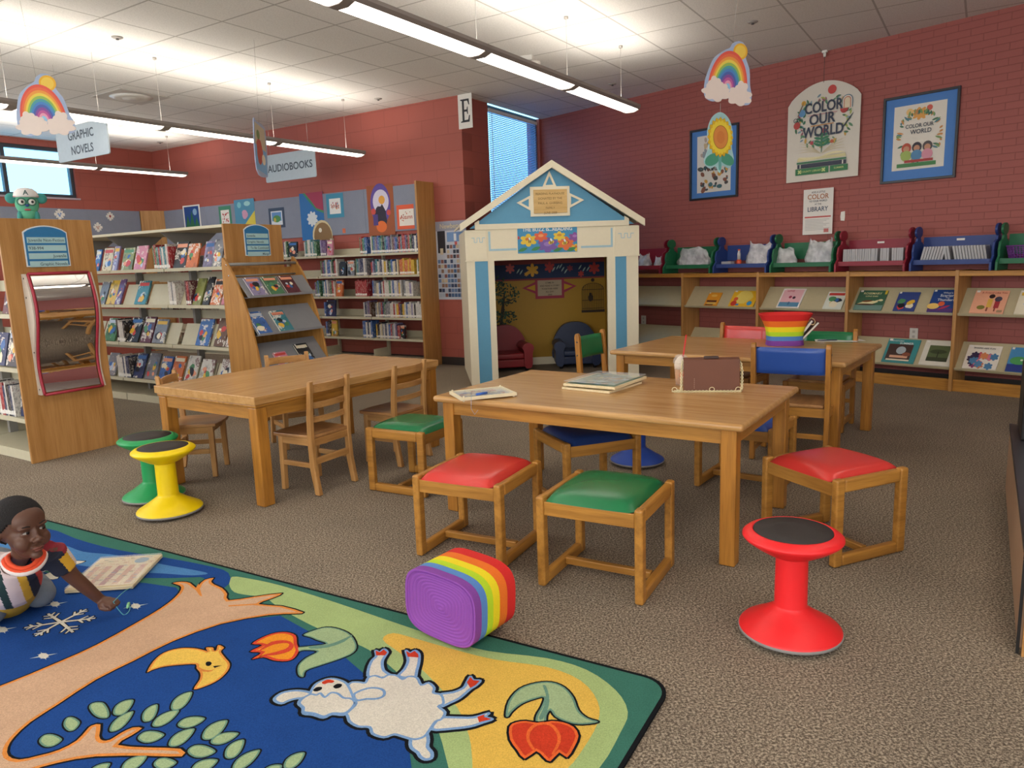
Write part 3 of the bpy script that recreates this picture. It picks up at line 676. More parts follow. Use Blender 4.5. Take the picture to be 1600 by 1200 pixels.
# ------------------------------------------------------------------ free standing double sided shelf runs
nA = Vector((0.541, 0.841))
def un(u, n): return uA*u + nA*n
Z2 = [1.317, .978, .600, .232]
def make_run(label, n0, W, u0, bays, zs, fz):
    o = un(u0, n0); t = thing('double_sided_bookcase', label, 'bookcase', (o.x, o.y, 0), AA); L = .915*bays   # local y: 0 at the viewer face, -W at the far face
    MB().box(-.024, -.002, -W-.004, .004, 0, 1.685).build('end_panel', PANEL, t, bevel=.003)
    MB().box(0, L, -W, 0, 1.655, 1.68).build('canopy', BEIGE, t, bevel=.003)
    for k in range(bays+1):
        x = .915*k
        if k: MB().prism([(-W+.01, 1.653), (-.01, 1.653), (-W/2+.09, 1.49), (-W/2-.09, 1.49)], x-.004, x+.004, 'x').build('canopy_bracket', GREYM, t)
        MB().box(x+.001, x+.035, -W/2-.03, -W/2+.03, 0, 1.655).build('upright', GREYM, t)
    for k in range(bays):
        a, b = .915*k+.006, .915*(k+1)-.006
        for z in zs:
            MB().box(a, b, -.275, -.012, z-.012, z).box(a, b, -.016, -.004, z-.024, z+.006).build('shelf', BEIGE, t)
        for z in fz: MB().box(a, b, -W+.012, -W/2-.04, z-.012, z).box(a, b, -W/2-.05, -W/2-.04, z, z+.07).build('far_shelf', BEIGE, t)
        MB().box(a, b, -W+.02, -.02, .004, .075).build('kick_plate', BEIGE, t)
    return t
run2 = make_run('beige double sided bookcase run ending behind the curved oak book display', 4.12, .62, 5.565, 4, Z2, [1.21, .84, .50, .15])
run1 = make_run('beige double sided bookcase whose oak end panel carries the wavy mirror', 2.38, .61, 5.565, 3, [1.04, .665, .31], [1.20, .84, .50, .15])
O2 = un(0, 4.12)
def u2(px, z, off=0.0): return s_on(px, z, un(0, 4.12), AA, -off)
def P2(u, off, z): p = un(u, 4.12+off); return (p.x, p.y, z)
# leaning plates on the lower shelves (parts of the bookcase run)
for k, z in enumerate(Z2[1:]):
    for bay in range(3):
        x0 = .915*bay
        for f0, f1 in ((.03, .44), (.46, .88)):
            MB().box(x0+f0, x0+f1, -.003, 0, 0, .215, 0, MT(0, -.075, z+.001, 0, .42, 0)).build('sloped_plate', BEIGE, run2)
faces = {0: [(147, 155, 'blue'), (158, 174, 'cream'), (175, 183, 'lilac'), (187, 208, 'olive'), (208, 228, 'pink'), (270, 290, 'black'), (290, 309, 'orange'), (316, 331, 'lilac'), (331, 346, 'grey')],
         1: [(152, 164, 'grey'), (165, 179, 'yellow'), (179, 188, 'purple'), (208, 228, 'teal'), (299, 314, 'olive'), (316, 326, 'black'), (328, 344, 'orange'), (345, 356, 'pink')],
         2: [(161, 181, 'green'), (197, 216, 'black'), (218, 236, 'maroon'), (236, 256, 'grey'), (304, 327, 'blue'), (333, 351, 'brown'), (352, 364, 'white')],
         3: [(164, 180, 'grey'), (206, 222, 'navy'), (224, 245, 'grey'), (246, 263, 'blue'), (265, 283, 'orange'), (286, 304, 'white'), (307, 330, 'white'), (338, 360, 'white')]}
for k, fs_ in faces.items():
    for i, (a, b, c) in enumerate(fs_):
        z = Z2[k]; ua, ub = u2(b, z+.08, .06), u2(a, z+.08, .06); u = (ua+ub)/2; w = min(.19, max(.09, (ub-ua)*.93))
        face_book(P2(u, .045+.004*(i % 2), z+.007), AA, w, (.225 if k == 0 else .245)+.012*((i*7) % 3), .014, c, f'{c} covered book leaning face out, {ORD[i]} from the left, {SHN[k]} shelf behind the display', 'books leaning face out in the double sided bookcase', tilt=.40 if k else .30, seed=100+20*k+i)
spn = {0: [(240, 265, ['teal', 'white', 'red', 'green'])], 1: [(264, 275, ['white', 'grey']), (290, 298, ['red', 'maroon'])], 2: [(183, 195, ['white', 'black'])], 3: [(184, 204, ['black', 'navy', 'white'])]}
for k, rs in spn.items():
    cnt = [0]
    for a, b, pal in rs:
        s0, s1 = u2(b, Z2[k]+.08, .04), u2(a, Z2[k]+.08, .04)
        spine_row(un(0, 4.12), AA, s0, s1, -.04, Z2[k]+.001, (.20, .235), pal, f'{SHN[k]} shelf of the run behind the display', cnt, 'books standing in the double sided bookcase')
# books on the far face of that run, seen from behind through the open shelves
cntf = [0]
for z, ra in ((1.21, [(5.75, 6.0), (6.6, 6.75), (6.9, 7.3)]), (.84, [(5.65, 6.2), (6.55, 6.8), (7.1, 7.3)]), (.50, [(5.8, 5.95), (6.2, 6.36)])):
    for a, b in ra:
        s = a
        while s < b-.01:
            th = rb.uniform(.024, .04); c = rb.choice(['yellow', 'white', 'cream'] if (z == .84 and a < 6) else ['white', 'red', 'black', 'maroon', 'grey', 'white']); k = cntf[0] % 38
            p = un(s+th, 4.12+.62-.02); 
            spine_book(c, (p.x, p.y, z+.001), AA+pi, th*.95, .15, rb.uniform(.19, .23), f'{c} book seen from behind, {ORD[k]} from the right on the {("upper" if z > 1 else "middle" if z > .7 else "lower")} far shelves', 'books on the far side of the double sided bookcase'); cntf[0] += 1; s += th
# books in the nearer run (left edge of the photo)
def P1(u, off, z): p = un(u, 2.38+off); return (p.x, p.y, z)
for i, (u, z, w, h, c, lab, til) in enumerate(((5.76, .665, .18, .26, 'black', 'black book with pale figure leaning face out left of the mirror panel', .25),
        (5.96, .665, .18, .24, 'navy', 'navy book leaning face out at the left picture edge', .25), (5.67, .31, .13, .24, 'navy', 'navy book face out on the lowest shelf beside the mirror panel', .12),
        (5.70, 1.04, .16, .23, 'maroon', 'maroon book face out on the upper shelf beside the mirror panel', .25))):
    face_book(P1(u, .05, z+.007), AA, w, h, .02, c, lab, tilt=til, seed=300+i)
cnt = [0]
spine_row(un(0, 2.38), AA, 5.76, 6.12, -.03, .3105, (.2, .25), ['white', 'black', 'red', 'navy', 'white', 'black'], 'lower shelf left of the mirror panel', cnt, 'books standing left of the mirror panel')

# oak post filling the far corner, pin boards
cpn = MB(); a_ = PL(219, 331, WL, BB); 
q0 = WL - uB*.33; q1 = WE + uA*(lenE-.19)
MB().prism([tuple(q0-WL), tuple(Vector(q0-WL)+uA*(-.03)), tuple(Vector(q1-WL)-nA*.03), tuple(q1-WL), (0, 0)], 0, 2.27).build('trim_1', PANEL, loc=(*WL, 0))
bpy.data.objects['trim_1']['kind'] = 'structure'
def fabric(name, c):
    m, t, b = nt(name); v = ocoord(t, (1, 1, 1)); f = noise(t, v, 220, 2, .8); f2 = noise(t, v, 8, 3)
    a = ramp(t, f, [(.35, tuple(x*.75 for x in lin(c)[:3])+(1,)), (.65, lin(c))]); t.links.new(mixc(t, f2, a, lin(c)), b.inputs['Base Color']); b.inputs['Roughness'].default_value = .95; bump(t, b, f, .3, .002); return m
FAB = fabric('grey_blue_fabric', '#8d93a3')
pb = thing('pin_board', 'long grey fabric pin board above the wall bookcase', 'pin board', (*WE, 0), AA)
for k in range(5): MB().box(.50+1.115*k, .50+1.115*(k+1)-.003, .001, .020, 1.70, 2.265).build('board_panel', FAB, pb, bevel=.003)
pb = thing('pin_board', 'grey fabric pin board under the high left window', 'pin board', (*WL, 0), BB)
for k in range(5): MB().box(-.34-1.22*(k+1)+.003, -.34-1.22*k, -.020, -.001, 1.70, 2.262).build('board_panel', FAB, pb, bevel=.003)

# ================================================================== CURVED DISPLAY, MIRROR, SIGNS
cdp = un(5.54, 4.05); cd = thing('curved_book_display', 'oak book display with curved sides and three grey shelves', 'display stand', (cdp.x, cdp.y, 0), AA)
# local x: -0.. towards the aisle (negative u), local y: 0 at viewer side, -W away
DW = .78
prof = smooth2([(0, 0), (-.42, 0), (-.418, .25), (-.375, .60), (-.285, .95), (-.17, 1.22), (-.055, 1.38), (-.02, 1.37), (-.012, 1.20), (0, 1.05), (0, .5)], 3)
prof = [(min(0, x), max(0, z)) for x, z in prof]
for y in (0, -DW): MB().prism(prof, y-.022 if y == 0 else y, y if y == 0 else y+.022, 'y').build('side_panel', DISPW, cd, bevel=.003)
MB().box(-.012, -.001, -DW+.02, -.02, .02, 1.30).build('back_panel', DISPW, cd)
m = MB()
for x, z in ((-.075, 1.335), (-.06, 1.235)): m.tube([(x, -DW+.02, z), (x, -.02, z)], .014 if z > 1.3 else .009, 12)
m.build('cross_bar', GREYM, cd)
m = MB()
for x, z in ((-.08, 1.33), (-.10, 1.24)): m.lathe([(.009, 0), (.007, .004)], 12, M=MT(x, 0, z, 0, -pi/2, 0))
m.build('screw_cap', CHROME, cd)
DS = [(-.30, 1.055, -.16, 1.22), (-.385, .735, -.20, .96), (-.43, .42, -.24, .65)]
for (x0, z0, x1, z1) in DS:
    m = MB().add([(x0, -DW+.024, z0), (x0, -.024, z0), (x1, -.024, z1), (x1, -DW+.024, z1), (x0+.003, -DW+.024, z0-.003), (x0+.003, -.024, z0-.003), (x1+.003, -.024, z1-.003), (x1+.003, -DW+.024, z1-.003)],
               [(0, 1, 2, 3), (7, 6, 5, 4), (0, 4, 5, 1), (1, 5, 6, 2), (2, 6, 7, 3), (3, 7, 4, 0)])
    m.box(x0-.018, x0+.003, -DW+.024, -.024, z0-.004, z0).box(x0-.020, x0-.018, -DW+.024, -.024, z0-.006, z0+.014).box(x0+.0, -.013, -DW+.024, -.024, z0-.008, z0-.005)
    m.build('slanted_shelf', plain('blue_grey_enamel', '#85868a', .5), cd)
MB().box(-.40, -.01, -DW+.024, -.024, .0, .06).build('base_board', DISPW, cd)
def disp_book(k, y, w, h, c, lab, seed, th=.016, title=None):
    x0, z0, x1, z1 = DS[k]; til = atan2(x1-x0, z1-z0); d = Vector((x0-.001, y)); p = cdp + uA*(x0+.006-.020) + Vector((-uA.y, uA.x))*y
    face_book((p.x, p.y, z0+.012), AA+pi/2, w, h, th, c, lab, 'books shown on the curved display', tilt=til, seed=seed, title=title)
disp_book(0, -.15, .150, .20, 'lilac', 'lilac manga style book, left one of three on the upper display shelf', 401)
disp_book(0, -.335, .150, .20, 'green', 'pale green manga style book, middle one of three on the upper display shelf', 402)
disp_book(0, -.52, .150, .20, 'maroon', 'maroon and pink book, right one of three on the upper display shelf', 403)
disp_book(1, -.10, .135, .235, 'blue', 'blue comic book with orange figure on the middle display shelf', 404, title=[('CAPTAIN', .02, 0, .20, '#e9e0d0')])
disp_book(1, -.33, .150, .225, 'teal', 'thick green and white comic book on the middle display shelf', 405, .03, title=[('FINCHERAL', .022, 0, .175, '#b5352f')])
disp_book(2, -.26, .135, .17, 'pink', 'pink book with small green picture on the lower display shelf', 406)
disp_book(2, -.53, .150, .225, 'black', 'black and white book with pink figure on the lower display shelf', 407, title=[('FREE', .035, 0, .17, '#eee6dc')])
# section signs with arched tops on the two end panels
SGB, SGW, SGL = plain('sign_blue', '#2b77ab', .4), plain('sign_edge_white', '#dfe4e6', .5), plain('sign_strip_pale', '#a9cdd0', .5)
INK = plain('sign_ink', '#4b5a63', .6)
def arch(x0, x1, z0, z1, sag, n=10):
    out = [(x0, z0), (x1, z0), (x1, z1-sag)]
    for i in range(1, n): t = i/n; out.append((x1+(x0-x1)*t, z1-sag+sag*sin(pi*t)**.7))
    return out + [(x0, z1-sag)]
def section_sign(n0, W, lines, label, yc, zc, w, h):
    """on the face u=5.54, which faces -x of the run frame; local: x to the viewer's right, z up, front towards -y"""
    p = un(5.54, n0); t = thing('section_sign', label, 'sign', (p.x, p.y, 0), BB); X = yc
    MB().prism(arch(X-w/2-.008, X+w/2+.008, zc-h/2-.008, zc+h/2+.008, .045), -.006, -.001, 'y').build('backing', SGW, t)
    MB().prism(arch(X-w/2, X+w/2, zc-h/2, zc+h/2, .042), -.009, -.0062, 'y').build('plate', SGB, t)
    m = MB(); tx = MB(); bh = h*.15
    for i, (s, al) in enumerate(lines):
        z = zc+h/2-.075-h*.14-i*h*.205; m.box(X-w/2+.012, X+w/2-.012, -.012, -.0092, z, z+bh)
        text_into(tx, s, bh*.72, X-w/2+.018 if al == 'L' else X+w/2-.018, z+bh*.25, -.0128, 0, 'LEFT' if al == 'L' else 'RIGHT', bold=.01)
    ns = m.build('name_strip', SGL, t); tx.build('lettering', INK, ns)
section_sign(2.38, .61, [('Juvenile Non-Fiction', 'L'), ('938-994', 'L'), ('Juvenile', 'R'), ('Graphic Novels', 'R')], 'blue arched section sign high on the oak panel above the wavy mirror', .285, 1.50, .275, .265)
section_sign(4.12, .62, [('Juvenile', 'L'), ('Graphic Novels', 'L'), ('To Be Continued', 'R'), ('Manga', 'R')], 'blue arched section sign on the oak panel above the curved display', .335, 1.545, .26, .26)
# wavy mirror
p = un(5.54, 2.38); mr = thing('wavy_mirror', 'wavy funhouse mirror in a red frame on the oak end panel', 'mirror', (p.x, p.y, 0), BB)
mm_, mt_, mb_ = nt('mirror_silver'); mb_.inputs['Metallic'].default_value = 1; mb_.inputs['Roughness'].default_value = .02; mb_.inputs['Base Color'].default_value = (.82, .82, .82, 1)
x0, x1, za, zb = .118, .525, .475, 1.312
def wav(z): t = (z-za)/(zb-za); return -.055-.042*sin(2*pi*t*1.0+pi+.25)
vs = []; fs = []; N = 60
for j in range(N+1):
    z = za+.015+(zb-za-.03)*j/N
    for i in range(2): vs.append((x0+.015 if i == 0 else x1-.015, wav(z), z))
for j in range(N): fs.append((2*j, 2*j+1, 2*j+3, 2*j+2))
MB().add(vs, fs, 0, True).build('mirror_sheet', mm_, mr)
RED = plain('red_rubber_edge', '#a82a3c', .5)
m = MB()
for x in (x0, x1):
    m.tube([(x, wav(za+(zb-za)*j/40)-.004, za+(zb-za)*j/40) for j in range(41)], .010, 8)
m.tube([(x0, wav(za)-.004, za), (x1, wav(za)-.004, za)], .010, 8).tube([(x0, wav(zb)-.004, zb), (x1, wav(zb)-.004, zb)], .010, 8)
m.build('red_frame', RED, mr)
CW = plain('cream_side_board', '#d3c7b8', .6)
for x in (x0-.022, x1+.012):
    pr = [(wav(za+(zb-za)*j/30), za+(zb-za)*j/30) for j in range(31)] + [(-.001, zb-.0), (-.001, za)]
    m = MB().prism(pr, x, x+.012, 'x'); m.build('side_board', CW, mr)
m = MB()
for z in (za+.04, za+.3, zb-.16, zb-.03): m.lathe([(.006, 0), (.006, .002)], 10, M=MT(x0-.022, -.03, z, 0, 0, -pi/2))
m.build('screw_cap', DGREY, mr)

# hanging aisle signs
SIGNG = plain('sign_grey_blue', '#a9b6bf', .5)
def aisle_sign(lines, label, pxL, pxR, py, dist, hgt, size, ang=AA+pi):
    """board along the uA direction; left edge at image column pxL at depth dist"""
    o = Vector((0, dist)); d = ray(pxL, py); P = C0 + d*(dist/d.y); A = D2(ang)
    s, z = PL(pxR, py, Vector((P.x, P.y)), ang); w = abs(s); zc = P.z
    t = thing('aisle_sign', label, 'sign', (P.x, P.y, 0), ang); r = .02
    pl = []
    for cx, cz, a0 in ((w-r, zc+hgt/2-r, 0), (r, zc+hgt/2-r, pi/2), (r, zc-hgt/2+r, pi), (w-r, zc-hgt/2+r, 1.5*pi)):
        for k in range(4): a = a0+k*pi/6; pl.append((cx+r*cos(a), cz+r*sin(a)))
    bd = MB().prism(pl, -.006, .006, 'y').build('board', SIGNG, t)
    tx = MB()
    for i, l in enumerate(lines):
        text_into(tx, l, size, w/2, zc-size*.36+(len(lines)-1)*size*.62-i*size*1.24, -.0068, 0, bold=.02)
    tx.build('lettering', plain('sign_dark_ink', '#3f4a55', .6), bd)
    for x in (w*.12, w*.88): MB().tube([(x, 0, zc+hgt/2-.003), (x, 0, CEIL)], .0015, 5).build('hanging_wire', WIRE, t)
    return t
aisle_sign(['GRAPHIC', 'NOVELS'], 'grey hanging sign reading GRAPHIC NOVELS below the ceiling at upper left', 90, 171, 229, 7.3, .305, .105)
aisle_sign(['AUDIOBOOKS'], 'grey hanging sign reading AUDIOBOOKS under the middle lamp row', 415, 494, 265, 9.8, .335, .125)

# mobiles hanging from the ceiling
MOBE = plain('cutout_pale_edge', '#a9b9d8', .6)
def flatart(t, items, y0=-.0022, name='print'):
    """items: (poly, hex) painted one over the other on a board facing -y"""
    a = MB(); ms = []
    for i, (poly, hx) in enumerate(items):
        mt = plain('print_'+hx, hx, .5, var=.03)
        if mt not in ms: ms.append(mt)
        a.flat(poly, y0-.00007*i, ms.index(mt), None, 'y')
    return a, ms
def arc_band(cx, cz, r0, r1, sx=1.0, a0=0, a1=pi, n=26):
    return [(cx+sx*r1*cos(a0+(a1-a0)*i/n), cz+r1*sin(a0+(a1-a0)*i/n)) for i in range(n+1)] + [(cx+sx*r0*cos(a1+(a0-a1)*i/n), cz+r0*sin(a1+(a0-a1)*i/n)) for i in range(n+1)]
def rainbow(label, P, rz, s=1.0, tilt=0.0):
    t = thing('rainbow_mobile', label, 'mobile', (P.x, P.y, P.z), rz, 'hanging rainbow cutouts'); t.rotation_euler = (0, tilt, rz)
    edge = [(-.205, -.17), (-.215, -.06), (-.185, .06), (-.15, .14), (-.08, .20), (-.02, .235), (.0, .27), (.05, .295), (.10, .285), (.135, .24), (.135, .17), (.18, .08), (.20, -.04), (.225, -.12), (.215, -.19), (.15, -.205), (.07, -.185), (0, -.165), (-.09, -.20), (-.15, -.205)]
    edge = [(x*s, z*s) for x, z in smooth2(edge, 4)]
    MB().prism(edge, -.002, .002, 'y').build('card', MOBE, t)
    for sg in (-1, 1):
        it = [(blob(.078*s, .215*s, .066*s, 20), '#f0b52e'), (blob(.078*s, .215*s, .050*s, 20), '#f6cf52')]
        cols = ['#e85a4a', '#ee6f45', '#f2a243', '#f0d452', '#9cc05a', '#4fa0a8', '#4a86c8', '#4f63b0', '#8a4f9e', '#c25a9a', '#e9a0b8', '#8ec6e6']
        for i, c in enumerate(cols):
            r = .300-.0235*i; it.append((arc_band(-.005, -.09, max(.001, r-.0245), r, .60, -.05, pi+.05), c))
        for (cx, cz, rx, rz_, k) in ((-.105, -.13, .115, .068, 7), (.11, -.14, .112, .068, 7), (-.125, -.07, .055, .060, 5), (.125, -.08, .055, .060, 5), (-.055, -.10, .05, .05, 5)): it.append((scallop(cx, cz, rx, rz_, k, .15), '#ead9cf'))
        a, ms = flatart(t, [([(x*s, z*s) if i_ >= 2 else (x, z) for x, z in p_], h) for i_, (p_, h) in enumerate(it)])
        if sg > 0:
            a.v = [Vector((v.x, -v.y, v.z)) for v in a.v]
        a.build('rainbow_print', ms, t)
    MB().tube([(0, 0, .26*s), (0, 0, CEIL-P.z)], .0012, 5).build('string', WIRE, t)
    return t
d = ray(1139, 121); Pr = C0 + d*(5.2/d.y)
rainbow('rainbow and cloud cutout hanging above the sunflower near the brick wall', Pr, radians(12), .80, radians(6))
d = ray(67, 172); P_ = C0 + d*(5.6/d.y)
rainbow('rainbow and cloud cutout hanging beside the GRAPHIC NOVELS sign', P_, radians(14), .84, radians(-4))
d = ray(1125, 222); Ps = C0 + d*(5.22/d.y)
sf = thing('sunflower_mobile', 'sunflower cutout hanging in front of the left framed poster', 'mobile', tuple(Ps), radians(25))
S = .62; SX = .74
MB().prism([(x*SX, z*S) for x, z in smooth2([(-.13, -.05), (-.15, .10), (-.10, .25), (0, .315), (.10, .25), (.15, .10), (.14, -.05), (.165, -.19), (.11, -.275), (.03, -.25), (.0, -.33), (-.05, -.26), (-.12, -.285), (-.185, -.22), (-.16, -.13)], 4)], -.002, .002, 'y').build('card', plain('cutout_teal_edge', '#a5cfd2', .6), sf)
it = [([(x*SX, z*S) for x, z in blob(-.09, -.19, .085, 16, 1.1, .7, .5)], '#4f9e83'), ([(x*SX, z*S) for x, z in blob(.08, -.18, .085, 16, 1.1, .7, -.5)], '#4f9e83'), ([(x*SX, z*S) for x, z in [(-.015, -.3), (.015, -.3), (.02, -.1), (-.02, -.1)]], '#6fb3ac')]
for ring, (R0, R1, c) in enumerate(((.09, .175, '#c98f1e'), (.09, .172, '#e9bf2c'), (.085, .150, '#f4da45'))):
    for k in range(20):
        a = 2*pi*(k+.5*(ring == 2))/20; it.append(([(x*SX*.88, (z*1.12+.05)*S) for x, z in leaf2(R0*cos(a), R0*1.05*sin(a), R1*cos(a), R1*1.1*sin(a), .030 if ring == 0 else .025)], c))
it += [([(x*SX*.86, (z*1.12+.05)*S) for x, z in blob(0, 0, .102, 30, 1, 1.1)], '#a8742e'), ([(x*SX*.86, (z*1.12+.05)*S) for x, z in blob(0, 0, .096, 30, 1, 1.1)], '#e0914a'), ([(x*SX*.86, (z*1.12+.05)*S) for x, z in blob(0, 0, .055, 30, 1, 1.1)], '#d98443')]
a, ms = flatart(sf, it); a.build('flower_print', ms, sf)
MB().tube([(0, 0, .19), (0.0, 0, Pr.z-.16-Ps.z)], .0012, 5).build('string', WIRE, sf)
d = ray(407, 233); Pb = C0 + d*(6.6/d.y)
bk = thing('picture_cutout_mobile', 'tall picture card hanging nearly edge on beside the AUDIOBOOKS sign', 'mobile', tuple(Pb), radians(89)); bk.rotation_euler = (0, radians(5), radians(89))
MB().prism(smooth2([(-.14, .20), (-.13, -.20), (.10, -.22), (.15, -.15), (.15, .16), (.10, .22), (-.06, .215)], 4), -.003, .003, 'y').build('card', MOBE, bk)
a, ms = flatart(bk, [([(-.13, -.19), (.13, -.2), (.13, .0), (-.13, .02)], '#7fb4e0'), ([(-.13, .02), (.13, 0), (.12, .19), (-.12, .2)], '#c9bfa4'), (blob(-.03, -.02, .07, 12, 1, 1.5, 0, .2), '#c05a4a'), (blob(.06, -.08, .045, 12), '#e7d9c4'), (blob(-.05, .11, .04, 12), '#6f8a52')], -.0032)
a.build('picture_print', ms, bk); MB().tube([(0, 0, .21), (0, 0, CEIL-Pb.z)], .0012, 5).build('string', WIRE, bk)

# ------------------------------------------------------------------ paper posted on walls
def posted(name, label, cat, o, ang, off, corners, base, items_fn=None, texts=(), th=.002, group=None, frame=None, border=None):
    """corners: (px,py) of opposite corners top-left, bottom-right in the photo; board lies off metres in front of wall o/ang (room side = +y of D2(ang) frame when off>0)"""
    q = Vector((-sin(ang), cos(ang))); oo = Vector(o)+q*off
    (sa, za_), (sb, zb_) = PL(*corners[0], oo, ang), PL(*corners[1], oo, ang); sg = 1 if off > 0 else -1
    w, h = abs(sb-sa), abs(za_-zb_); P = oo + D2(ang)*((sa+sb)/2); rz = ang+pi if off > 0 else ang
    t = thing(name, label, cat, (P.x, P.y, (za_+zb_)/2), rz, group)
    MB().box(-w/2, w/2, 0, th, -h/2, h/2).build('sheet' if frame is None else 'backing', plain('paper_'+base, base, .6, var=.03), t)
    if border: 
        b = border[1]; m = MB(); m.flat([(-w/2+b, -h/2+b), (w/2-b, -h/2+b), (w/2-b, h/2-b), (-w/2+b, h/2-b)], -.0004, 0, None, 'y'); m.build('inner_sheet', plain('paper_'+border[0], border[0], .6, var=.03), t)
    if items_fn:
        it = items_fn(w, h); a, ms = flatart(t, it, -.0008); 
        for txt, size, x, z, hx, wx in texts:
            mt = plain('print_'+hx, hx, .5, var=.03)
            if mt not in ms: ms.append(mt)
            text_into(a, txt, size*h, x*w, z*h, -.0008-.00007*(len(it)+3), ms.index(mt), wx=wx, bold=.015)
        a.build('print', ms, t)
    if frame:
        fw_, hx, dep = frame; m = MB()
        for (a0, a1, b0, b1) in ((-w/2, w/2, h/2-fw_, h/2), (-w/2, w/2, -h/2, -h/2+fw_), (-w/2, -w/2+fw_, -h/2+fw_, h/2-fw_), (w/2-fw_, w/2, -h/2+fw_, h/2-fw_)): m.box(a0, a1, -dep, th, b0, b1)
        m.build('frame', plain('frame_'+hx, hx, .35), t, bevel=.002)
    return t, w, h
R_ = lambda x0, z0, x1, z1: [(x0, z0), (x1, z0), (x1, z1), (x0, z1)]
def scat(w, h, cols, n, seed, r=(.02, .06), box=(-.4, -.4, .4, .4)):
    q = random.Random(seed); return [(blob(q.uniform(box[0], box[2])*w, q.uniform(box[1], box[3])*h, q.uniform(*r)*w, 8, 1, q.uniform(.5, 1.8), q.uniform(0, 3), .15, seed+i), cols[i % len(cols)]) for i in range(n)]
OE = .023
posted('child_painting', 'painting of dark green trees under a blue night sky on the pin board', 'picture', WE, AA, OE, ((285, 322), (315, 356)), '#e4e2dc', lambda w, h: [(R_(-.43*w, -.46*h, .43*w, .44*h), '#1f4b8f'), (blob(.2*w, .2*h, .12*w, 12), '#8fb6d6')] + [([(x*w-.14*w, -.44*h), (x*w+.14*w, -.44*h), (x*w, z*h)], '#2f6e4a') for x, z in ((-.25, .1), (0, .28), (.27, .0))])
posted('framed_card', 'white card in a green mat on the pin board', 'picture', WE, AA, OE, ((341, 323), (363, 352)), '#3f8468', lambda w, h: [(R_(-.34*w, -.40*h, .34*w, .30*h), '#e8e4dc')] + scat(w, h, ['#b9504f'], 16, 5, (.03, .05), (-.25, -.3, .25, .2)))
posted('child_painting', 'blue and yellow landscape painting with pink blossom on the pin board', 'picture', WE, AA, OE, ((365, 313), (400, 352)), '#4f8fae', lambda w, h: [([(-.1*w, -.5*h), (.5*w, -.5*h), (.5*w, .05*h)], '#dcc948'), (blob(.0, -.05*h, .14*w, 12, 1, 1, 0, .2), '#cf9ab4'), (blob(-.25*w, .3*h, .1*w, 10), '#7fc0c8'), (blob(.15*w, .33*h, .16*w, 10, 1, .5), '#9fd0d0')])
posted('framed_photo', 'small photo of a rainbow coloured scene in a dark mat on the pin board', 'picture', WE, AA, OE, ((419, 326), (446, 355)), '#37475f', lambda w, h: [(R_(-.36*w, -.36*h, .36*w, .34*h), '#d8dfe6'), (R_(-.30*w, -.16*h, .30*w, .28*h), '#5f8fc4'), (blob(0, -.05*h, .25*w, 16, 1, .6), '#4f8f4a'), (blob(-.12*w, -.1*h, .08*w, 10, 1, 1.2), '#c8b04a')])
posted('child_painting', 'tall painting with pink corner, blue sea and brown shell on the pin board', 'picture', WE, AA, OE, ((467, 303), (509, 374)), '#2a6fb0', lambda w, h: [([(-.35*w, .5*h), (.5*w, .5*h), (.5*w, .05*h), (.2*w, .12*h), (-.1*w, .32*h)], '#3f8a5c'), ([(-.25*w, .5*h), (.5*w, .5*h), (.5*w, .1*h), (.2*w, .17*h), (-.02*w, .34*h)], '#a3304f'), (scallop(.0, -.05*h, .2*w, .14*h, 9, .2), '#d8dfe2'), (blob(.38*w, -.42*h, .42*w, 20, 1, 1.1), '#d6c79a'), (blob(.40*w, -.44*h, .38*w, 20, 1, 1.1), '#8a6a3f'), (blob(.3*w, -.3*h, .07*w, 8), '#e7dfc8')])
posted('framed_card', 'white card with orange script in a teal mat on the pin board', 'picture', WE, AA, OE, ((509, 304), (538, 339)), '#3f8fae', lambda w, h: [(R_(-.33*w, -.34*h, .33*w, .30*h), '#e9e6df')] + scat(w, h, ['#d0763a', '#4a7f8f', '#b04a5a'], 12, 6, (.02, .04), (-.25, -.2, .25, .2)), [('Spring', .22, 0, -.08, '#b85a3a', .9)])
posted('child_painting', 'tall orange and purple painting with round moon and pumpkin on the pin board', 'picture', WE, AA, OE, ((572, 291), (618, 366)), '#9c5530', lambda w, h: [(blob(0, .12*h, .38*w, 24, 1, 1.5), '#5f4a9a'), (blob(.02*w, .17*h, .30*w, 24, 1, 1.1), '#d6cfe0'), (blob(.06*w, .2*h, .12*w, 16), '#e0a03a'), (blob(0, -.12*h, .22*w, 16, 1, 1.4, 0, .25, 3), '#2a2233'), (blob(.0, -.33*h, .18*w, 18, 1.1, .9), '#e2702c'), (blob(-.28*w, -.02*h, .09*w, 10), '#c84a3f'), (blob(.3*w, -.06*h, .08*w, 10), '#c84a3f'), (R_(-.3*w, -.3*h, -.12*w, -.08*h), '#4a3a7f')])
posted('framed_card', 'white card reading AUTUMN in an orange mat on the pin board', 'picture', WE, AA, OE, ((619, 321), (648, 357)), '#e2603c', lambda w, h: [(R_(-.36*w, -.36*h, .5*w, .32*h), '#e9e2d6')] + scat(w, h, ['#c8603a', '#8f4a2f'], 10, 9, (.02, .04), (-.3, -.25, .35, .25)), [('Autumn', .24, .06, -.08, '#b5482f', .85)])
posted('paper_cutout', 'tiny orange paper figure near the lower edge of the pin board', 'picture', WE, AA, OE, ((535, 357), (540, 364)), '#d9744f')
JG = [(-.9, -.9), (-.35, -.8), (-.45, -1.15), (.0, -1.35), (.4, -1.1), (.3, -.8), (.9, -.9), (.8, -.3), (1.2, -.4), (1.3, .1), (1.1, .4), (.8, .3), (.9, .9), (.35, .8), (.4, 1.2), (0, 1.35), (-.4, 1.1), (-.3, .8), (-.9, .9), (-.8, .35), (-1.15, .4), (-1.3, 0), (-1.1, -.4), (-.8, -.3)]
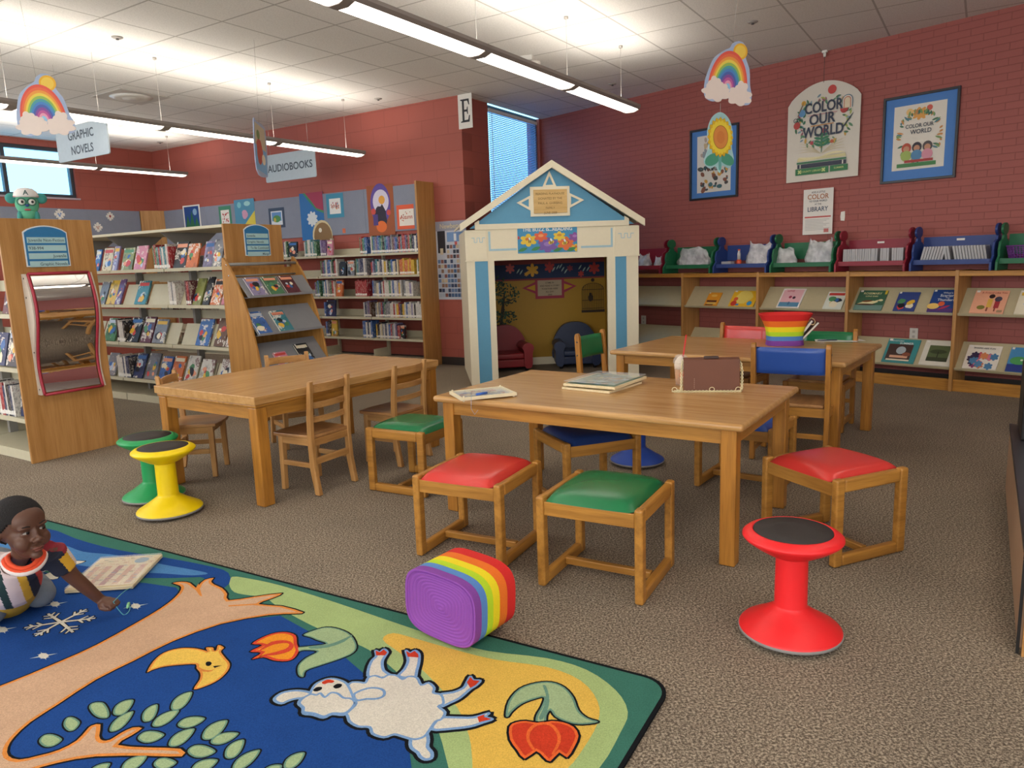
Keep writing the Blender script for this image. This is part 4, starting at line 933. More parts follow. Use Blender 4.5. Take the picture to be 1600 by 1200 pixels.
for px, py, sz, ct, lab in ((93, 335, .058, '#7f9fd0', 'white puzzle piece with blue marks, leftmost on the left pin board'), (172, 338, .050, '#a8443f', 'white puzzle piece with a red heart near the corner of the left pin board'), (153, 355, .054, '#c9a08f', 'white puzzle piece with brown marks, lower one on the left pin board')):
    (s, z) = PL(px, py, WL-uA*.022, BB); P = WL-uA*.022+uB*s; t = thing('puzzle_piece_cutout', lab, 'decoration', (P.x, P.y, z), BB, 'puzzle piece cutouts on the left pin board')
    MB().prism([(x*sz, y*sz) for x, y in smooth2(JG, 3)], -.002, 0, 'y').build('card', WHITE, t)
    a, ms = flatart(t, [(blob(dx*sz, dz*sz, r*sz, 10, 1, 1.3), ct) for dx, dz, r in (((0, 0, .32),) if '8443' in ct else ((-.3, .1, .2), (.3, .2, .2), (0, -.3, .25)))], -.0024); a.build('print', ms, t)
# letter E card at the wall corner
(s, z) = PL(727, 173, WE, AA)
t = thing('letter_card', 'white card with a large black letter E at the top of the wall corner', 'sign', (*(WE+uA*(s+.0)), z), AA+pi)
MB().box(-.10, .10, -.004, -.001, -.20, .20).build('card', WHITE, t)
e = [(-.065, -.13), (.06, -.13), (.068, -.055), (.055, -.055), (.040, -.105), (-.012, -.105), (-.012, -.012), (.022, -.012), (.030, -.042), (.040, -.042), (.040, .042), (.030, .042), (.022, .012), (-.012, .012), (-.012, .108), (.036, .108), (.052, .062), (.064, .062), (.058, .13), (-.065, .13), (-.065, .118), (-.042, .112), (-.042, -.112), (-.065, -.118)]
a, ms = flatart(t, [(e, '#26252a')], -.0046); a.build('lettering', ms, t)
# award books poster
def newb(w, h):
    it = [(R_(-.5*w, .38*h, .5*w, .5*h), '#9d9fb0'), (R_(-.43*w, .10*h, -.18*w, .38*h), '#2b2a33'), (R_(-.36*w, .08*h, -.26*w, .16*h), '#d6c9ae'), (R_(-.12*w, .24*h, .46*w, .36*h), '#7396c6'), (R_(.1*w, .25*h, .18*w, .34*h), '#e4e9ee'), (R_(.12*w, .18*h, .2*w, .24*h), '#c85a52')]
    q = random.Random(3); cs = ['#3c4a68', '#6f86ad', '#8a5a52', '#2d3345', '#b9c2cf', '#4f6a8f', '#94735f', '#c9b89a']
    for r in range(11):
        z0 = .20*h - r*.062*h
        for c in range(9):
            x = -.45*w + c*.102*w
            if r < 3 and x < -.16*w: continue
            it.append((R_(x, z0-.046*h, x+.085*w, z0), q.choice(cs)))
    return it
posted('award_books_poster', 'tall poster headed Newbery with rows of small book covers beside the playhouse', 'poster', WE, AA, .006, ((679, 347), (733, 468)), '#c9cdd8', newb, [('Newbery', .085, 0, .41, '#d8cba8', 1.0)])

# ================================================================== PLAYHOUSE
PHo, PHa = Vector((-.42, 7.60)), radians(6.4); PHW, PHD = 1.80, 1.36
ph = thing('reading_playhouse', 'white and sky blue wooden playhouse with gabled front and open doorway', 'playhouse', (PHo.x, PHo.y, 0), PHa)
def hp(px, py): return PL(px, py, PHo, PHa)
OL, OR_, OT = hp(775, 480)[0], hp(950, 480)[0], 1.285
EV, PK_ = 1.60, hp(860, 251)[1]; pkx = hp(860, 251)[0]
CRE2 = CREAM
# side and back walls of the box
MB().box(0, .03, .04, PHD, 0, EV).build('side_wall', CRE2, ph); MB().box(PHW-.03, PHW, .04, PHD, 0, EV).build('side_wall', CRE2, ph)
YEL = plain('mustard_paint', '#ae851e', .6, var=.04)
MB().box(.03, PHW-.03, PHD-.03, PHD, 0, EV).build('back_wall', YEL, ph)
MB().box(.03, .034, .08, PHD-.03, 0, EV-.02).build('inner_wall', YEL, ph); MB().box(PHW-.034, PHW-.03, .08, PHD-.03, 0, EV-.02).build('inner_wall', YEL, ph)
MB().box(.03, PHW-.03, .04, PHD-.03, EV-.03, EV).build('inner_ceiling', plain('dark_inner_ceiling', '#3b3430', .8), ph)
MB().box(.04, PHW-.04, PHD-.045, PHD-.031, .0, .09).build('inner_baseboard', CRE2, ph)
# front frame
fr = [(0, 0), (OL, 0), (OL, OT), (OR_, OT), (OR_, 0), (PHW, 0), (PHW, EV), (0, EV)]
MB().prism(fr, 0, .04, 'y').build('front_frame', CRE2, ph, bevel=.003)
bx0, bx1 = hp(745, 480)[0], hp(765, 480)[0]; cx0, cx1 = hp(962, 470)[0], hp(979, 470)[0]; zb = 1.285
MB().box(bx0, bx1, -.004, .001, 0.0, zb).build('blue_pilaster', SKYB, ph); MB().box(cx0, cx1, -.004, .001, 0.0, zb).build('blue_pilaster', SKYB, ph)
for a, b in ((-.012, bx1), (cx0-.01, PHW+.012)):
    MB().box(a, b, -.014, .02, zb, zb+.012).build('capital_ledge', CRE2, ph); MB().box(a+.006, b-.004, -.010, .01, zb+.012, EV-.004).build('capital_block', CRE2, ph, bevel=.002)
LB = plain('pale_blue_line_paint', '#a9cbd6', .6)
def crenel(x0, x1, z0, z1, n, y=-.0112, t=.006):
    m = MB(); st = (x1-x0)/n
    for i in range(n):
        a = x0+i*st
        zt = z1 if i % 2 == 0 else z0
        m.box(a, a+st, y, y+.001, zt-t/2, zt+t/2)
        if i < n-1: m.box(a+st-t/2, a+st+t/2, y, y+.001, z0, z1)
    return m
crenel(.06, bx1-.02, 1.475, 1.52, 5).build('painted_crenellation', LB, ph); crenel(cx0+.03, PHW-.05, 1.475, 1.52, 5).build('painted_crenellation', LB, ph)
m = MB()
for x0, x1 in ((bx1+.015, .52), (1.19, cx0-.025)): m.box(x0, x1, -.0022, -.0008, 1.385, 1.405).box(x0 if x0 < .5 else x1-.02, (x0+.02) if x0 < .5 else x1, -.0022, -.0008, 1.405, 1.58)
m.build('painted_line', LB, ph)
# gable
e0, e1 = hp(718, 357), hp(1005, 351); ez = 1.615
gb_ = [(e0[0]+.13, ez), (e1[0]-.13, ez), (pkx, PK_-.10)]
MB().prism([(e0[0]+.10, ez), (e1[0]-.10, ez), (pkx, PK_-.06)], .0, .02, 'y').build('gable_panel', SKYB, ph)
MB().box(e0[0]+.155, e1[0]-.155, -.014, .03, EV, EV+.055).build('gable_bottom_trim', CRE2, ph, bevel=.002)
for sx, e in ((-1, e0), (1, e1)):
    ex = e[0]; tzs = [(ex, ez-.028), (pkx, PK_-.075), (pkx, PK_), (ex-.0, ez+.045)]
    MB().prism(tzs, -.07, -.035, 'y').build('barge_board', CRE2, ph, bevel=.003)
    MB().prism([(ex, ez+.018), (pkx, PK_-.028), (pkx, PK_-.002), (ex, ez+.043)], -.035, PHD+.02, 'y').build('roof_board', CRE2, ph)
    MB().prism([(e0[0]+.155, ez+.055), (e0[0]+.155, ez-.005), (e0[0]+.20, ez-.005), (e0[0]+.20, ez+.082)] if sx < 0 else [(e1[0]-.155, ez+.055), (e1[0]-.155, ez-.005), (e1[0]-.20, ez-.005), (e1[0]-.20, ez+.082)], -.013, .02, 'y').build('gable_end_trim', CRE2, ph)
# diamond points and frame round the plaque
z5 = lambda x, y: hp(650+x/4, 200+y/4)
m = MB()
def ring(outer, t):
    n = len(outer); inner = offset2(outer, -t)
    for i in range(n):
        a, b, c, d = outer[i], outer[(i+1) % n], inner[(i+1) % n], inner[i]; m.prism([a, b, c, d], -.010, .001, 'y')
ring([z5(832, 268), z5(788, 372), z5(878, 368)], .022); ring([z5(628, 468), z5(718, 420), z5(718, 518)], .022); ring([z5(1050, 450), z5(955, 405), z5(955, 503)], .022)
p1, p2, p3, p4 = z5(711, 372), z5(957, 360), z5(960, 545), z5(716, 557)
fx0, fx1, fz0, fz1 = p1[0], p2[0], (p3[1]+p4[1])/2, (p1[1]+p2[1])/2
m.box(fx0, fx1, -.016, .001, fz0, fz1); m.build('diamond_trim', CRE2, ph)
PLQ = wood('plaque_wood', '#cfa763', '#e0bd7c', 0, 5, .5)
pq = MB().box(fx0+.032, fx1-.028, -.024, -.016, fz0+.03, fz1-.03).build('plaque', PLQ, ph, bevel=.002)
tx = MB()
for i, l in enumerate(['READING PLAYHOUSE', 'DONATED BY THE', 'PAUL A. GHIRBING', 'FAMILY', 'JUNE 2008']): text_into(tx, l, .031, (fx0+fx1)/2, fz1-.082-i*.047, -.0248, 0, wx=.95)
tx.build('plaque_lettering', plain('engraved_brown', '#7a5a2c', .7), pq)
# banner over the door
b0, b1 = hp(808, 354), hp(902, 393)
bn = thing('reading_banner', 'small banner reading THE BUZZ IS READING with flowers and bees over the playhouse door', 'banner', (*(PHo+D2(PHa)*((b0[0]+b1[0])/2)+Vector((sin(PHa), -cos(PHa)))*.0035), (b0[1]+b1[1])/2), PHa)
w, h = b1[0]-b0[0], b0[1]-b1[1]
MB().box(-w/2, w/2, -.002, 0, -h/2, h/2).build('sheet', plain('banner_blue', '#3f93c0', .5), bn)
it = []
for (x, z, r, c, c2) in ((-.32, -.02, .12, '#e8c53a', '#d9782f'), (.0, -.22, .15, '#7a5aa8', '#9a7ac0'), (.31, -.18, .13, '#e2723a', '#c8452f'), (-.11, .10, .10, '#e2623a', '#f0a060'), (.20, .10, .09, '#ecca3a', '#c98a2f'), (.46, .05, .09, '#8a4f9e', '#b07ac0'), (-.49, .02, .06, '#d9482f', '#c8452f'), (.48, -.35, .07, '#e8c53a', '#d9782f')):
    it.append((scallop(x*w, z*h, r*w, r*w*.72, 6, .22), c)); it.append((blob(x*w, z*h+.01, r*w*.35, 10, 1.3, .7), c2))
for (x, z) in ((-.42, -.38), (-.2, -.36), (.17, -.42), (.4, -.42)): it.append((leaf2(x*w-.05, z*h-.01, x*w+.05, z*h+.02, .018), '#3f8a4f'))
for (x, z) in ((-.30, -.06), (.06, -.12), (.29, -.16)):
    it.append((blob(x*w, z*h, .024, 12, 1.3, .8, .3), '#e8c53a')); it.append((R_(x*w-.012, z*h-.016, x*w-.004, z*h+.018), '#26222a')); it.append((R_(x*w+.004, z*h-.016, x*w+.012, z*h+.018), '#26222a')); it.append((blob(x*w, z*h+.024, .014, 10, .7, 1.2, .4), '#e9eef2'))
it = [([(min(w/2-.002, max(-w/2+.002, a)), min(h/2-.002, max(-h/2+.002, b))) for a, b in p_], c) for p_, c in it]
a, ms = flatart(bn, it, -.0024); mt = plain('print_#eef0ea', '#eef0ea', .5); ms.append(mt)
text_into(a, 'THE BUZZ IS...READING', .050, 0, h/2-.052, -.0024-.00007*(len(it)+2), len(ms)-1, bold=.02, wx=.98); a.build('print', ms, bn)
# painted decoration on the inner back wall
yb = PHD-.0312
def bp(px, py):
    o = PHo + Vector((-sin(PHa), cos(PHa)))*(PHD-.03); return PL(px, py, o, PHa)
z8 = lambda x, y: bp(770+x*200/1263, 400+y*190/1200)
items = []
ztop, zbd = z8(600, 90)[1], z8(600, 215)[1]
items.append((R_(.04, zbd-.02, PHW-.04, EV-.035), '#8a3a35')); items.append((R_(.04, zbd, PHW-.04, ztop+.02), '#1d2f52'))
for (x, y, c, r) in ((170, 125, '#c84a3f', .045), (390, 140, '#e0a83a', .06), (560, 110, '#b8403a', .05), (1000, 120, '#b8403a', .055), (870, 175, '#b8403a', .03), (330, 180, '#e0a83a', .02), (760, 120, '#8a3a45', .03)):
    q = z8(x, y); items.append((scallop(q[0], q[1], r, r, 6, .35), c))
for (x, y) in ((250, 150), (280, 160), (640, 110), (670, 100), (690, 130), (720, 150), (860, 110), (900, 130), (940, 125), (600, 130)):
    q = z8(x, y); items.append((leaf2(q[0]-.02, q[1]-.03, q[0]+.02, q[1]+.03, .008), '#9db6b0'))
rr = random.Random(5)
tb = z8(90, 600)
items.append((leaf2(tb[0]-.04, .35, z8(120, 330)[0], z8(120, 330)[1], .02), '#3f3322')); items.append((leaf2(tb[0]-.02, z8(0, 480)[1], z8(220, 420)[0], z8(220, 420)[1], .010), '#3f3322'))
for (cx, cy, rx, ry, n_) in ((130, 380, 130, 110, 130), (60, 260, 60, 60, 30), (120, 600, 120, 80, 90), (110, 700, 60, 40, 25)):
    for k in range(n_):
        a = rr.uniform(0, 2*pi); r = sqrt(rr.random()); q = z8(cx+rx*r*cos(a), cy+ry*r*sin(a)); b = rr.uniform(0, pi)
        if q[0] < .045: continue
        items.append((leaf2(q[0]-.016*cos(b), q[1]-.016*sin(b), q[0]+.016*cos(b), q[1]+.016*sin(b), .008, 3), rr.choice(['#27432c', '#34573a', '#1f3524'])))
A_, B_, C_, D_ = z8(415, 235), z8(700, 230), z8(710, 420), z8(415, 425)
q1 = z8(290, 318); q2 = z8(825, 295)
items += [([q1, (A_[0]+.01, A_[1]-.02), (A_[0]+.01, D_[1]+.06)], '#a3384a'), ([q2, (B_[0]-.01, A_[1]-.02), (B_[0]-.01, D_[1]+.06)], '#a3384a'),
          ([(q1[0]+.05, q1[1]), (A_[0]+.01, A_[1]-.055), (A_[0]+.01, D_[1]+.095)], '#c79a22'), ([(q2[0]-.05, q2[1]), (B_[0]-.01, A_[1]-.055), (B_[0]-.01, D_[1]+.095)], '#c79a22'),
          (R_(A_[0], D_[1], B_[0], A_[1]), '#a3384a'), (R_(A_[0]+.03, D_[1]+.035, B_[0]-.03, A_[1]-.01), '#b5a184')]
a = MB(); ms = []
for i, (poly, hx) in enumerate(items):
    mt = plain('print_'+hx, hx, .7, var=.05)
    if mt not in ms: ms.append(mt)
    a.flat(poly, yb-.00003*i-.0004, ms.index(mt), None, 'y')
ms.append(plain('print_#4a3a2c', '#4a3a2c', .7))
for i, l in enumerate(['COME IN', 'AND READ A STORY', 'TOGETHER HERE', 'ALL DAY', '2008']): text_into(a, l, .026, (A_[0]+B_[0])/2, A_[1]-.05-i*.036, yb-.0125, len(ms)-1, bold=.01)
# bird cage, painted with bars
c0 = z8(985, 270); c1 = z8(985, 550); hw = (z8(1092, 450)[0]-z8(880, 450)[0])/2; cx = (z8(1092, 450)[0]+z8(880, 450)[0])/2; zs_ = z8(985, 330)[1]; ztp = z8(985, 265)[1]; zbt = z8(985, 530)[1]
ms.append(plain('print_#3a2a1c', '#3a2a1c', .7)); k = len(ms)-1; yy = yb-.013
for i in range(13):
    t = -1+2*i/12; x = cx+hw*t; zt = zs_+(ztp-zs_)*sqrt(max(0, 1-t*t)); a.add([(x-.0028, yy, zbt), (x+.0028, yy, zbt), (x+.0028, yy, zt), (x-.0028, yy, zt)], [(0, 1, 2, 3)], k)
for z in (zbt+.02, zbt+.12, zs_): a.add([(cx-hw, yy, z-.003), (cx+hw, yy, z-.003), (cx+hw, yy, z+.003), (cx-hw, yy, z+.003)], [(0, 1, 2, 3)], k)
a.flat(arc_band(cx, zs_, .96, 1.02, 1, 0, pi, 20) and [(cx+(x-cx)*hw, zs_+(z-zs_)*(ztp-zs_)) for x, z in arc_band(cx, zs_, .96, 1.02, 1, 0, pi, 20)], yy, k, None, 'y')
a.flat(R_(cx-hw-.01, zbt-.03, cx+hw+.01, zbt), yy, k, None, 'y'); a.flat(blob(cx, ztp+.035, .022, 12), yy, k, None, 'y'); a.flat(blob(cx-.03, zs_-.10, .03, 12, 1, 1.5), yy-.0003, k, None, 'y'); a.flat(blob(cx-.03, zs_-.055, .018, 10), yy-.0003, k, None, 'y')
a.build('wall_painting', ms, ph)

# two small armchairs inside
def armchair(color, hx, label, c, rz):
    t = thing('kids_armchair', label, 'armchair', (c[0], c[1], 0), rz, 'small vinyl armchairs in the playhouse'); m_ = plain('armchair_'+color, hx, .4, var=.04, vs=5)
    w, d, h = .54, .46, .52     # faces -y
    hb = smooth2([(-w/2+.03, .06), (w/2-.03, .06), (w/2-.01, .26), (w/2-.03, .36), (w*.30, .47), (w*.12, h-.005), (-w*.12, h-.005), (-w*.30, .47), (-w/2+.03, .36), (-w/2+.01, .26)], 4)
    MB().prism(hb, d/2-.10, d/2, 'y').build('backrest', m_, t, bevel=.022, seg=4)
    for s in (-1, 1):
        pr = smooth2([(s*(w/2-.015), .05), (s*(w/2-.10), .05), (s*(w/2-.105), .22), (s*(w/2-.125), .27), (s*(w/2-.10), .315), (s*(w/2-.05), .33), (s*(w/2-.0), .305), (s*(w/2+.012), .26), (s*(w/2-.005), .20)], 3)
        MB().prism(pr, -d/2, d/2-.06, 'y').build('armrest', m_, t, bevel=.012, seg=3)
    MB().box(-w/2+.10, w/2-.10, -d/2+.012, d/2-.09, .145, .215).build('seat_cushion', m_, t, bevel=.022, seg=4)
    MB().box(-w/2+.095, w/2-.095, -d/2+.02, d/2-.09, .05, .143).build('base', m_, t, bevel=.012)
    for sx in (-1, 1):
        for sy in (-1, 1): MB().lathe([(.018, 0), (.022, .052)], 14, cx=sx*(w/2-.07), cy=sy*(d/2-.06)).build('foot', BLACK, t)
def inn(x, y): p = PHo + D2(PHa)*x + Vector((-sin(PHa), cos(PHa)))*y; return (p.x, p.y)
armchair('red', '#8c1f26', 'small red armchair inside the playhouse on the left', inn(.49, 1.03), PHa+radians(4))
armchair('navy', '#1d2c4d', 'small navy armchair inside the playhouse on the right', inn(1.33, 1.03), PHa-radians(6))

# ================================================================== BRICK WALL: low shelves, coloured racks, posters
# frame: origin WB, x = uC (negative towards the right of the photo), y towards the room
def bk_(s, y, z=0): p = WB + uC*s + Vector((-uC.y, uC.x))*y; return Vector((p.x, p.y, z))
DIV = [-1.70, -2.654, -3.618, -4.576, -5.527, -6.48, -7.43]
for i in range(len(DIV)-1):
    a, b = DIV[i+1], DIV[i]; o = bk_(b, 0)
    nm = ['empty and half hidden behind the playhouse', 'holding two yellow orange picture books', 'behind the rainbow basket', 'holding the dark green picture book and the teal book', 'holding the peach picture book', 'cut by the right picture edge'][i]
    t = thing('low_picture_book_shelf', 'low oak shelf unit, '+nm, 'bookshelf', tuple(o), CC, 'low oak picture book shelves along the brick wall'); L = b-a
    MB().box(-L+.0138, -.0138, .02, .337, 1.018, 1.062).build('top_rail', OAKX, t, bevel=.003)
    for a_ in (-.0138, -L+.0002): MB().box(a_, a_+.0136, .015, .34, 0, 1.068).build('side_panel', PANEL, t)
    for (y0, z0, y1, z1) in ((.305, .680, .105, .905), (.30, .195, .105, .425)):
        m = MB().prism([(y0, z0), (y1, z1), (y1-.003, z1-.003), (y0-.003, z0-.003)], -L+.014, -.014, 'x'); m.prism([(y0, z0), (y0+.012, z0+.016), (y0+.014, z0+.012), (y0+.002, z0-.008), (y0-.20, z0-.006), (y0-.20, z0-.002)], -L+.014, -.014, 'x')
        m.build('sloping_shelf', plain('khaki_shelf', '#b9ad8c', .5), t)
    MB().box(-L+.014, -.014, .285, .315, 0, .105).build('base_board', OAKX, t, bevel=.002)
def shelf_book(px0, px1, py, row, h, base, label, seed, art=None, title=None, landscape=False):
    """book resting on a sloping shelf; px0..px1 = bottom edge columns at row py"""
    y0, z0, y1, z1 = ((.305, .680, .105, .905), (.30, .195, .105, .425))[row]
    o = WB + Vector((-uC.y, uC.x))*y0; sa, sb = PL(px0, py, o, CC)[0], PL(px1, py, o, CC)[0]; w = abs(sa-sb); P = bk_((sa+sb)/2, y0-.001, z0+.021)
    return face_book(P, CC, w, h, .010, base, label, 'picture books on the low oak shelves', tilt=atan2(y0-y1, z1-z0), seed=seed, art=art, title=title)
def a_green(F, w, h):
    F(R_(-.5*w, 0, .5*w, .25*h), '#6f8f86'); F(leaf2(-.42*w, .30*h, .30*w, .42*h, .10*h, 8), '#e4d9a8'); F(blob(.36*w, .50*h, .06*w, 12, 1.3, .8), '#e4d9a8'); F(leaf2(.1*w, .40*h, .36*w, .52*h, .03*h), '#e4d9a8')
    F(leaf2(-.32*w, .42*h, .1*w, .46*h, .05*h, 8), '#7a4a2c'); F(blob(-.12*w, .27*h, .3*w, 14, 1.2, .12), '#4a2f24'); F(R_(.42*w, .80*h, .5*w, h), '#d8b83a')
def a_blue(F, w, h):
    F(R_(-.5*w, 0, .5*w, .16*h), '#5a3f7a'); F(blob(-.32*w, .25*h, .2*w, 14, 1.2, .8), '#e6c06a'); F(blob(-.02*w, .36*h, .13*w, 14), '#d9603c'); F(leaf2(-.1*w, .1*h, .35*w, .3*h, .05*h), '#b03a5a')
def a_peach(F, w, h):
    F(blob(-.2*w, .25*h, .11*w, 16, 1.1, .8), '#7f7a3a'); F(R_(-.05*w, .25*h, .10*w, .62*h), '#ddb04f'); F(blob(.04*w, .74*h, .09*w, 12), '#3a2a2a'); F(R_(.17*w, .22*h, .32*w, .55*h), '#a8383f'); F(blob(.25*w, .62*h, .11*w, 12), '#4f4a5a')
    F(R_(-.03*w, .08*h, .02*w, .25*h), '#8a4a3a'); F(R_(.20*w, .08*h, .24*w, .22*h), '#8a4a3a'); F(R_(.30*w, .04*h, .46*w, .14*h), '#a88a6a')
def a_teal(F, w, h):
    F(R_(-.42*w, .10*h, .34*w, .78*h), '#4a3430'); F(blob(0, .52*h, .15*w, 16, 1, 1), '#aab6bd'); F(R_(-.30*w, .20*h, .26*w, .30*h), '#e0a98a'); F(R_(-.38*w, .08*h, .34*w, .14*h), '#e6d8c0'); F(blob(.2*w, .36*h, .10*w, 12, 1.3, .8), '#8a4f3a')
def a_white(F, w, h): F(R_(-.32*w, .16*h, .34*w, .80*h), '#5a6642'); F(R_(-.32*w, .16*h, .34*w, .32*h), '#3a402c'); F(blob(0, .55*h, .22*w, 14, 1.2, .4, 0, .1), '#3f4a30'); F(R_(-.015*w, .3*h, .015*w, .55*h), '#2c2a22')
def a_crowd(F, w, h):
    q = random.Random(4)
    for k in range(16): F(scallop(q.uniform(-.38, .38)*w, q.uniform(.12, .60)*h, .11*w, .13*h, 6, .2), q.choice(['#c8506a', '#d97a8a', '#4f7fa8', '#8a3f6a', '#d98a5a', '#3a3050']))
def a_sea(F, w, h): F(R_(-.5*w, 0, .5*w, .3*h), '#2f3f8a'); F(blob(-.1*w, .45*h, .3*w, 18, 1.1, .7), '#4f9a5a'); F(blob(.0, .48*h, .05*w, 10), '#e8e8d8')
def a_pink(F, w, h): F(R_(-.44*w, .05*h, .44*w, .95*h), '#e7b6bd'); F(R_(-.44*w, .05*h, .44*w, .28*h), '#5a8fb0'); F(blob(-.02*w, .22*h, .06*w, 10, .8, 1.6), '#4a6f94'); F(blob(-.05*w, .55*h, .07*w, 10), '#b0405a'); F(blob(.12*w, .52*h, .07*w, 10), '#4a3040')
def a_yel(F, w, h): F(R_(-.3*w, .05*h, -.1*w, .16*h), '#3a7fc0'); F(blob(.0, .6*h, .32*w, 14, 1, .9, 0, .15), '#e8d06a'); F(blob(-.32*w, .18*h, .12*w, 10), '#c83f2f'); F(blob(.3*w, .2*h, .1*w, 10), '#3a8fc0'); F(blob(-.3*w, .45*h, .09*w, 10), '#d9603c')
def a_or(F, w, h): F(R_(-.4*w, .26*h, .36*w, .40*h), '#5a2f2a'); F(R_(-.3*w, .12*h, .36*w, .22*h), '#d9c06a'); F(R_(-.4*w, .02*h, .2*w, .09*h), '#4a2f2a'); F(blob(0, .75*h, .2*w, 12, 1.2, .5), '#f0c060')
shelf_book(1099, 1119, 481, 0, .185, '#e59a2f', 'orange picture book, left of two in the second low shelf bay', 501, a_or)
shelf_book(1137, 1176, 483, 0, .215, '#e8b52c', 'yellow picture book with orange border, right of two in the second low shelf bay', 502, a_yel)
shelf_book(1212, 1247, 485, 0, .25, '#e9e2dc', 'white and pink picture book directly behind the rainbow basket', 503, a_pink, [('LOVE', .032, -.03, .205, '#c8455a')])
shelf_book(1284, 1313, 487, 0, .215, '#d9dcd0', 'white picture book with green figures left of the dark green one', 504)
shelf_book(1332, 1376, 489, 0, .235, '#3f6650', 'dark green picture book Rosemary Long Ears on the upper sloping shelf', 505, a_green, [('ROSEMARY', .034, 0, .185, '#e9dfa8'), ('LONG EARS', .022, 0, .155, '#e9dfa8')])
shelf_book(1394, 1427, 491, 0, .22, '#3a4a86', 'blue picture book with white dog and yellow shape between two larger ones', 506)
shelf_book(1447, 1487, 492, 0, .25, '#2a4a8a', 'blue picture book with title What\'s Scarier Than Thunder on upper shelf', 507, a_blue, [("What's", .028, .02, .205, '#eef0f2'), ('Scarier', .040, .02, .170, '#eef0f2'), ('Than', .018, .03, .152, '#eef0f2'), ('Thunder?', .036, .02, .122, '#eef0f2')])
shelf_book(1513, 1566, 494, 0, .245, '#e8a98a', 'peach picture book with two children on the upper shelf at right', 508, a_peach, [('A Friend Like You', .026, .02, .21, '#b0453a')])
shelf_book(1583, 1625, 496, 0, .25, '#e6dcc2', 'cream picture book cut by the right picture edge, upper shelf', 509)
shelf_book(1376, 1426, 571, 1, .265, '#3f8f92', 'teal picture book with brown photo on the lower sloping shelf', 510, a_teal, [('PREHISTORIC', .020, -.06, .235, '#dfe8e6'), ('SUMMER', .032, .03, .205, '#e9ecea')])
shelf_book(1434, 1484, 577, 1, .27, '#ddd8cb', 'white picture book with dark green landscape on the lower sloping shelf', 511, a_white)
shelf_book(1502, 1555, 582, 1, .245, '#e8dfd2', 'white picture book crowded with pink and blue creatures on the lower shelf', 512, a_crowd, [('SHAPES ARE FUN', .022, .0, .205, '#3a3540')])
shelf_book(1569, 1612, 586, 1, .245, '#4f8fc0', 'blue picture book with green creature at the right end of the lower shelf', 513, a_sea)
# outlets and small wall things
def wall_plate(px, py, label, w=.075, h=.115, c='#d8d2c8'):
    s, z = PL(px, py, WB, CC); P = bk_(s, .002, z); t = thing('outlet_plate', label, 'outlet', tuple(P), CC)
    MB().box(-w/2, w/2, 0, .006, -h/2, h/2).build('plate', plain('plate_'+c, c, .5), t, bevel=.002)
    MB().box(-.012, .012, .006, .008, .012, .036).box(-.012, .012, .006, .008, -.036, -.012).build('sockets', plain('socket_grey', '#b5aea4', .5), t)
wall_plate(1428, 522, 'white outlet plate low on the brick wall above the teal picture book'); wall_plate(1006, 500, 'pale outlet plate low on the brick wall beside the playhouse')
s, z = PL(1317, 338, WB, CC); t = thing('torn_paper_scrap', 'small torn strip of white tape on the brick wall right of the library flyer', 'paper', tuple(bk_(s, .0015, z)), CC)
MB().prism([(-.018, -.045), (.02, -.04), (.025, .0), (.02, .045), (-.02, .05), (-.022, .0)], 0, .001, 'y').build('paper_strip', WHITE, t)
# coloured racks with gingerbread-man shaped ends
RC = {'green': plain('green_rack_paint', '#1f6a45', .45), 'blue': plain('blue_rack_paint', '#28407f', .45), 'red': plain('red_rack_paint', '#8f2234', .45)}
def man(zb):
    pts = [(.0, zb), (.285, zb), (.285, zb+.07), (.235, zb+.12), (.245, zb+.17), (.225, zb+.235), (.19, zb+.25), (.165, zb+.262), (.158, zb+.29)]
    head = [(.12+.074*sin(a), zb+.345-.052*cos(a)) for a in [pi*(k)/9 for k in range(1, 18)]]
    return pts + head + [(.082, zb+.29), (.075, zb+.262), (.04, zb+.25), (.015, zb+.235), (.0, zb+.16)]
def rack(color, s0, label, w=.655, lbl=False):
    P = bk_(s0, .03, 1.0625); t = thing('storage_rack', label, 'rack', tuple(P), CC, 'coloured racks on top of the low shelves'); m_ = RC[color]
    for x in (-.018, -w): MB().prism(man(0.0), x, x+.018, 'x').build('figure_end', m_, t, bevel=.002)
    MB().box(-w+.018, -.018, .0, .016, .13, .30).build('back_board', m_, t)
    MB().box(-w+.018, -.018, .016, .235, .062, .078).build('rack_shelf', m_, t); MB().box(-w+.018, -.018, .228, .242, .055, .098).build('front_lip', m_, t)
    if lbl: m = MB().box(-w/2-.03, -w/2+.035, .0165, .018, .262, .280); m.build('name_label', WHITE, t)
    return t
RK = [('red', -1.66, 'dark red rack with figure ends half hidden by the playhouse roof'), ('green', -2.352, 'green rack holding one large clear bag, beside the half hidden red rack'), ('blue', -3.042, 'blue rack holding a bag and an orange topped bottle'), ('green', -3.735, 'green rack holding two crumpled clear bags'),
      ('red', -4.425, 'red rack holding a full row of clear cases'), ('blue', -5.118, 'blue rack holding leaning clear cases'), ('green', -5.80, 'green rack holding the purple basket at the right edge')]
for c, s, l in RK: rack(c, s, l, lbl='cases' in l)
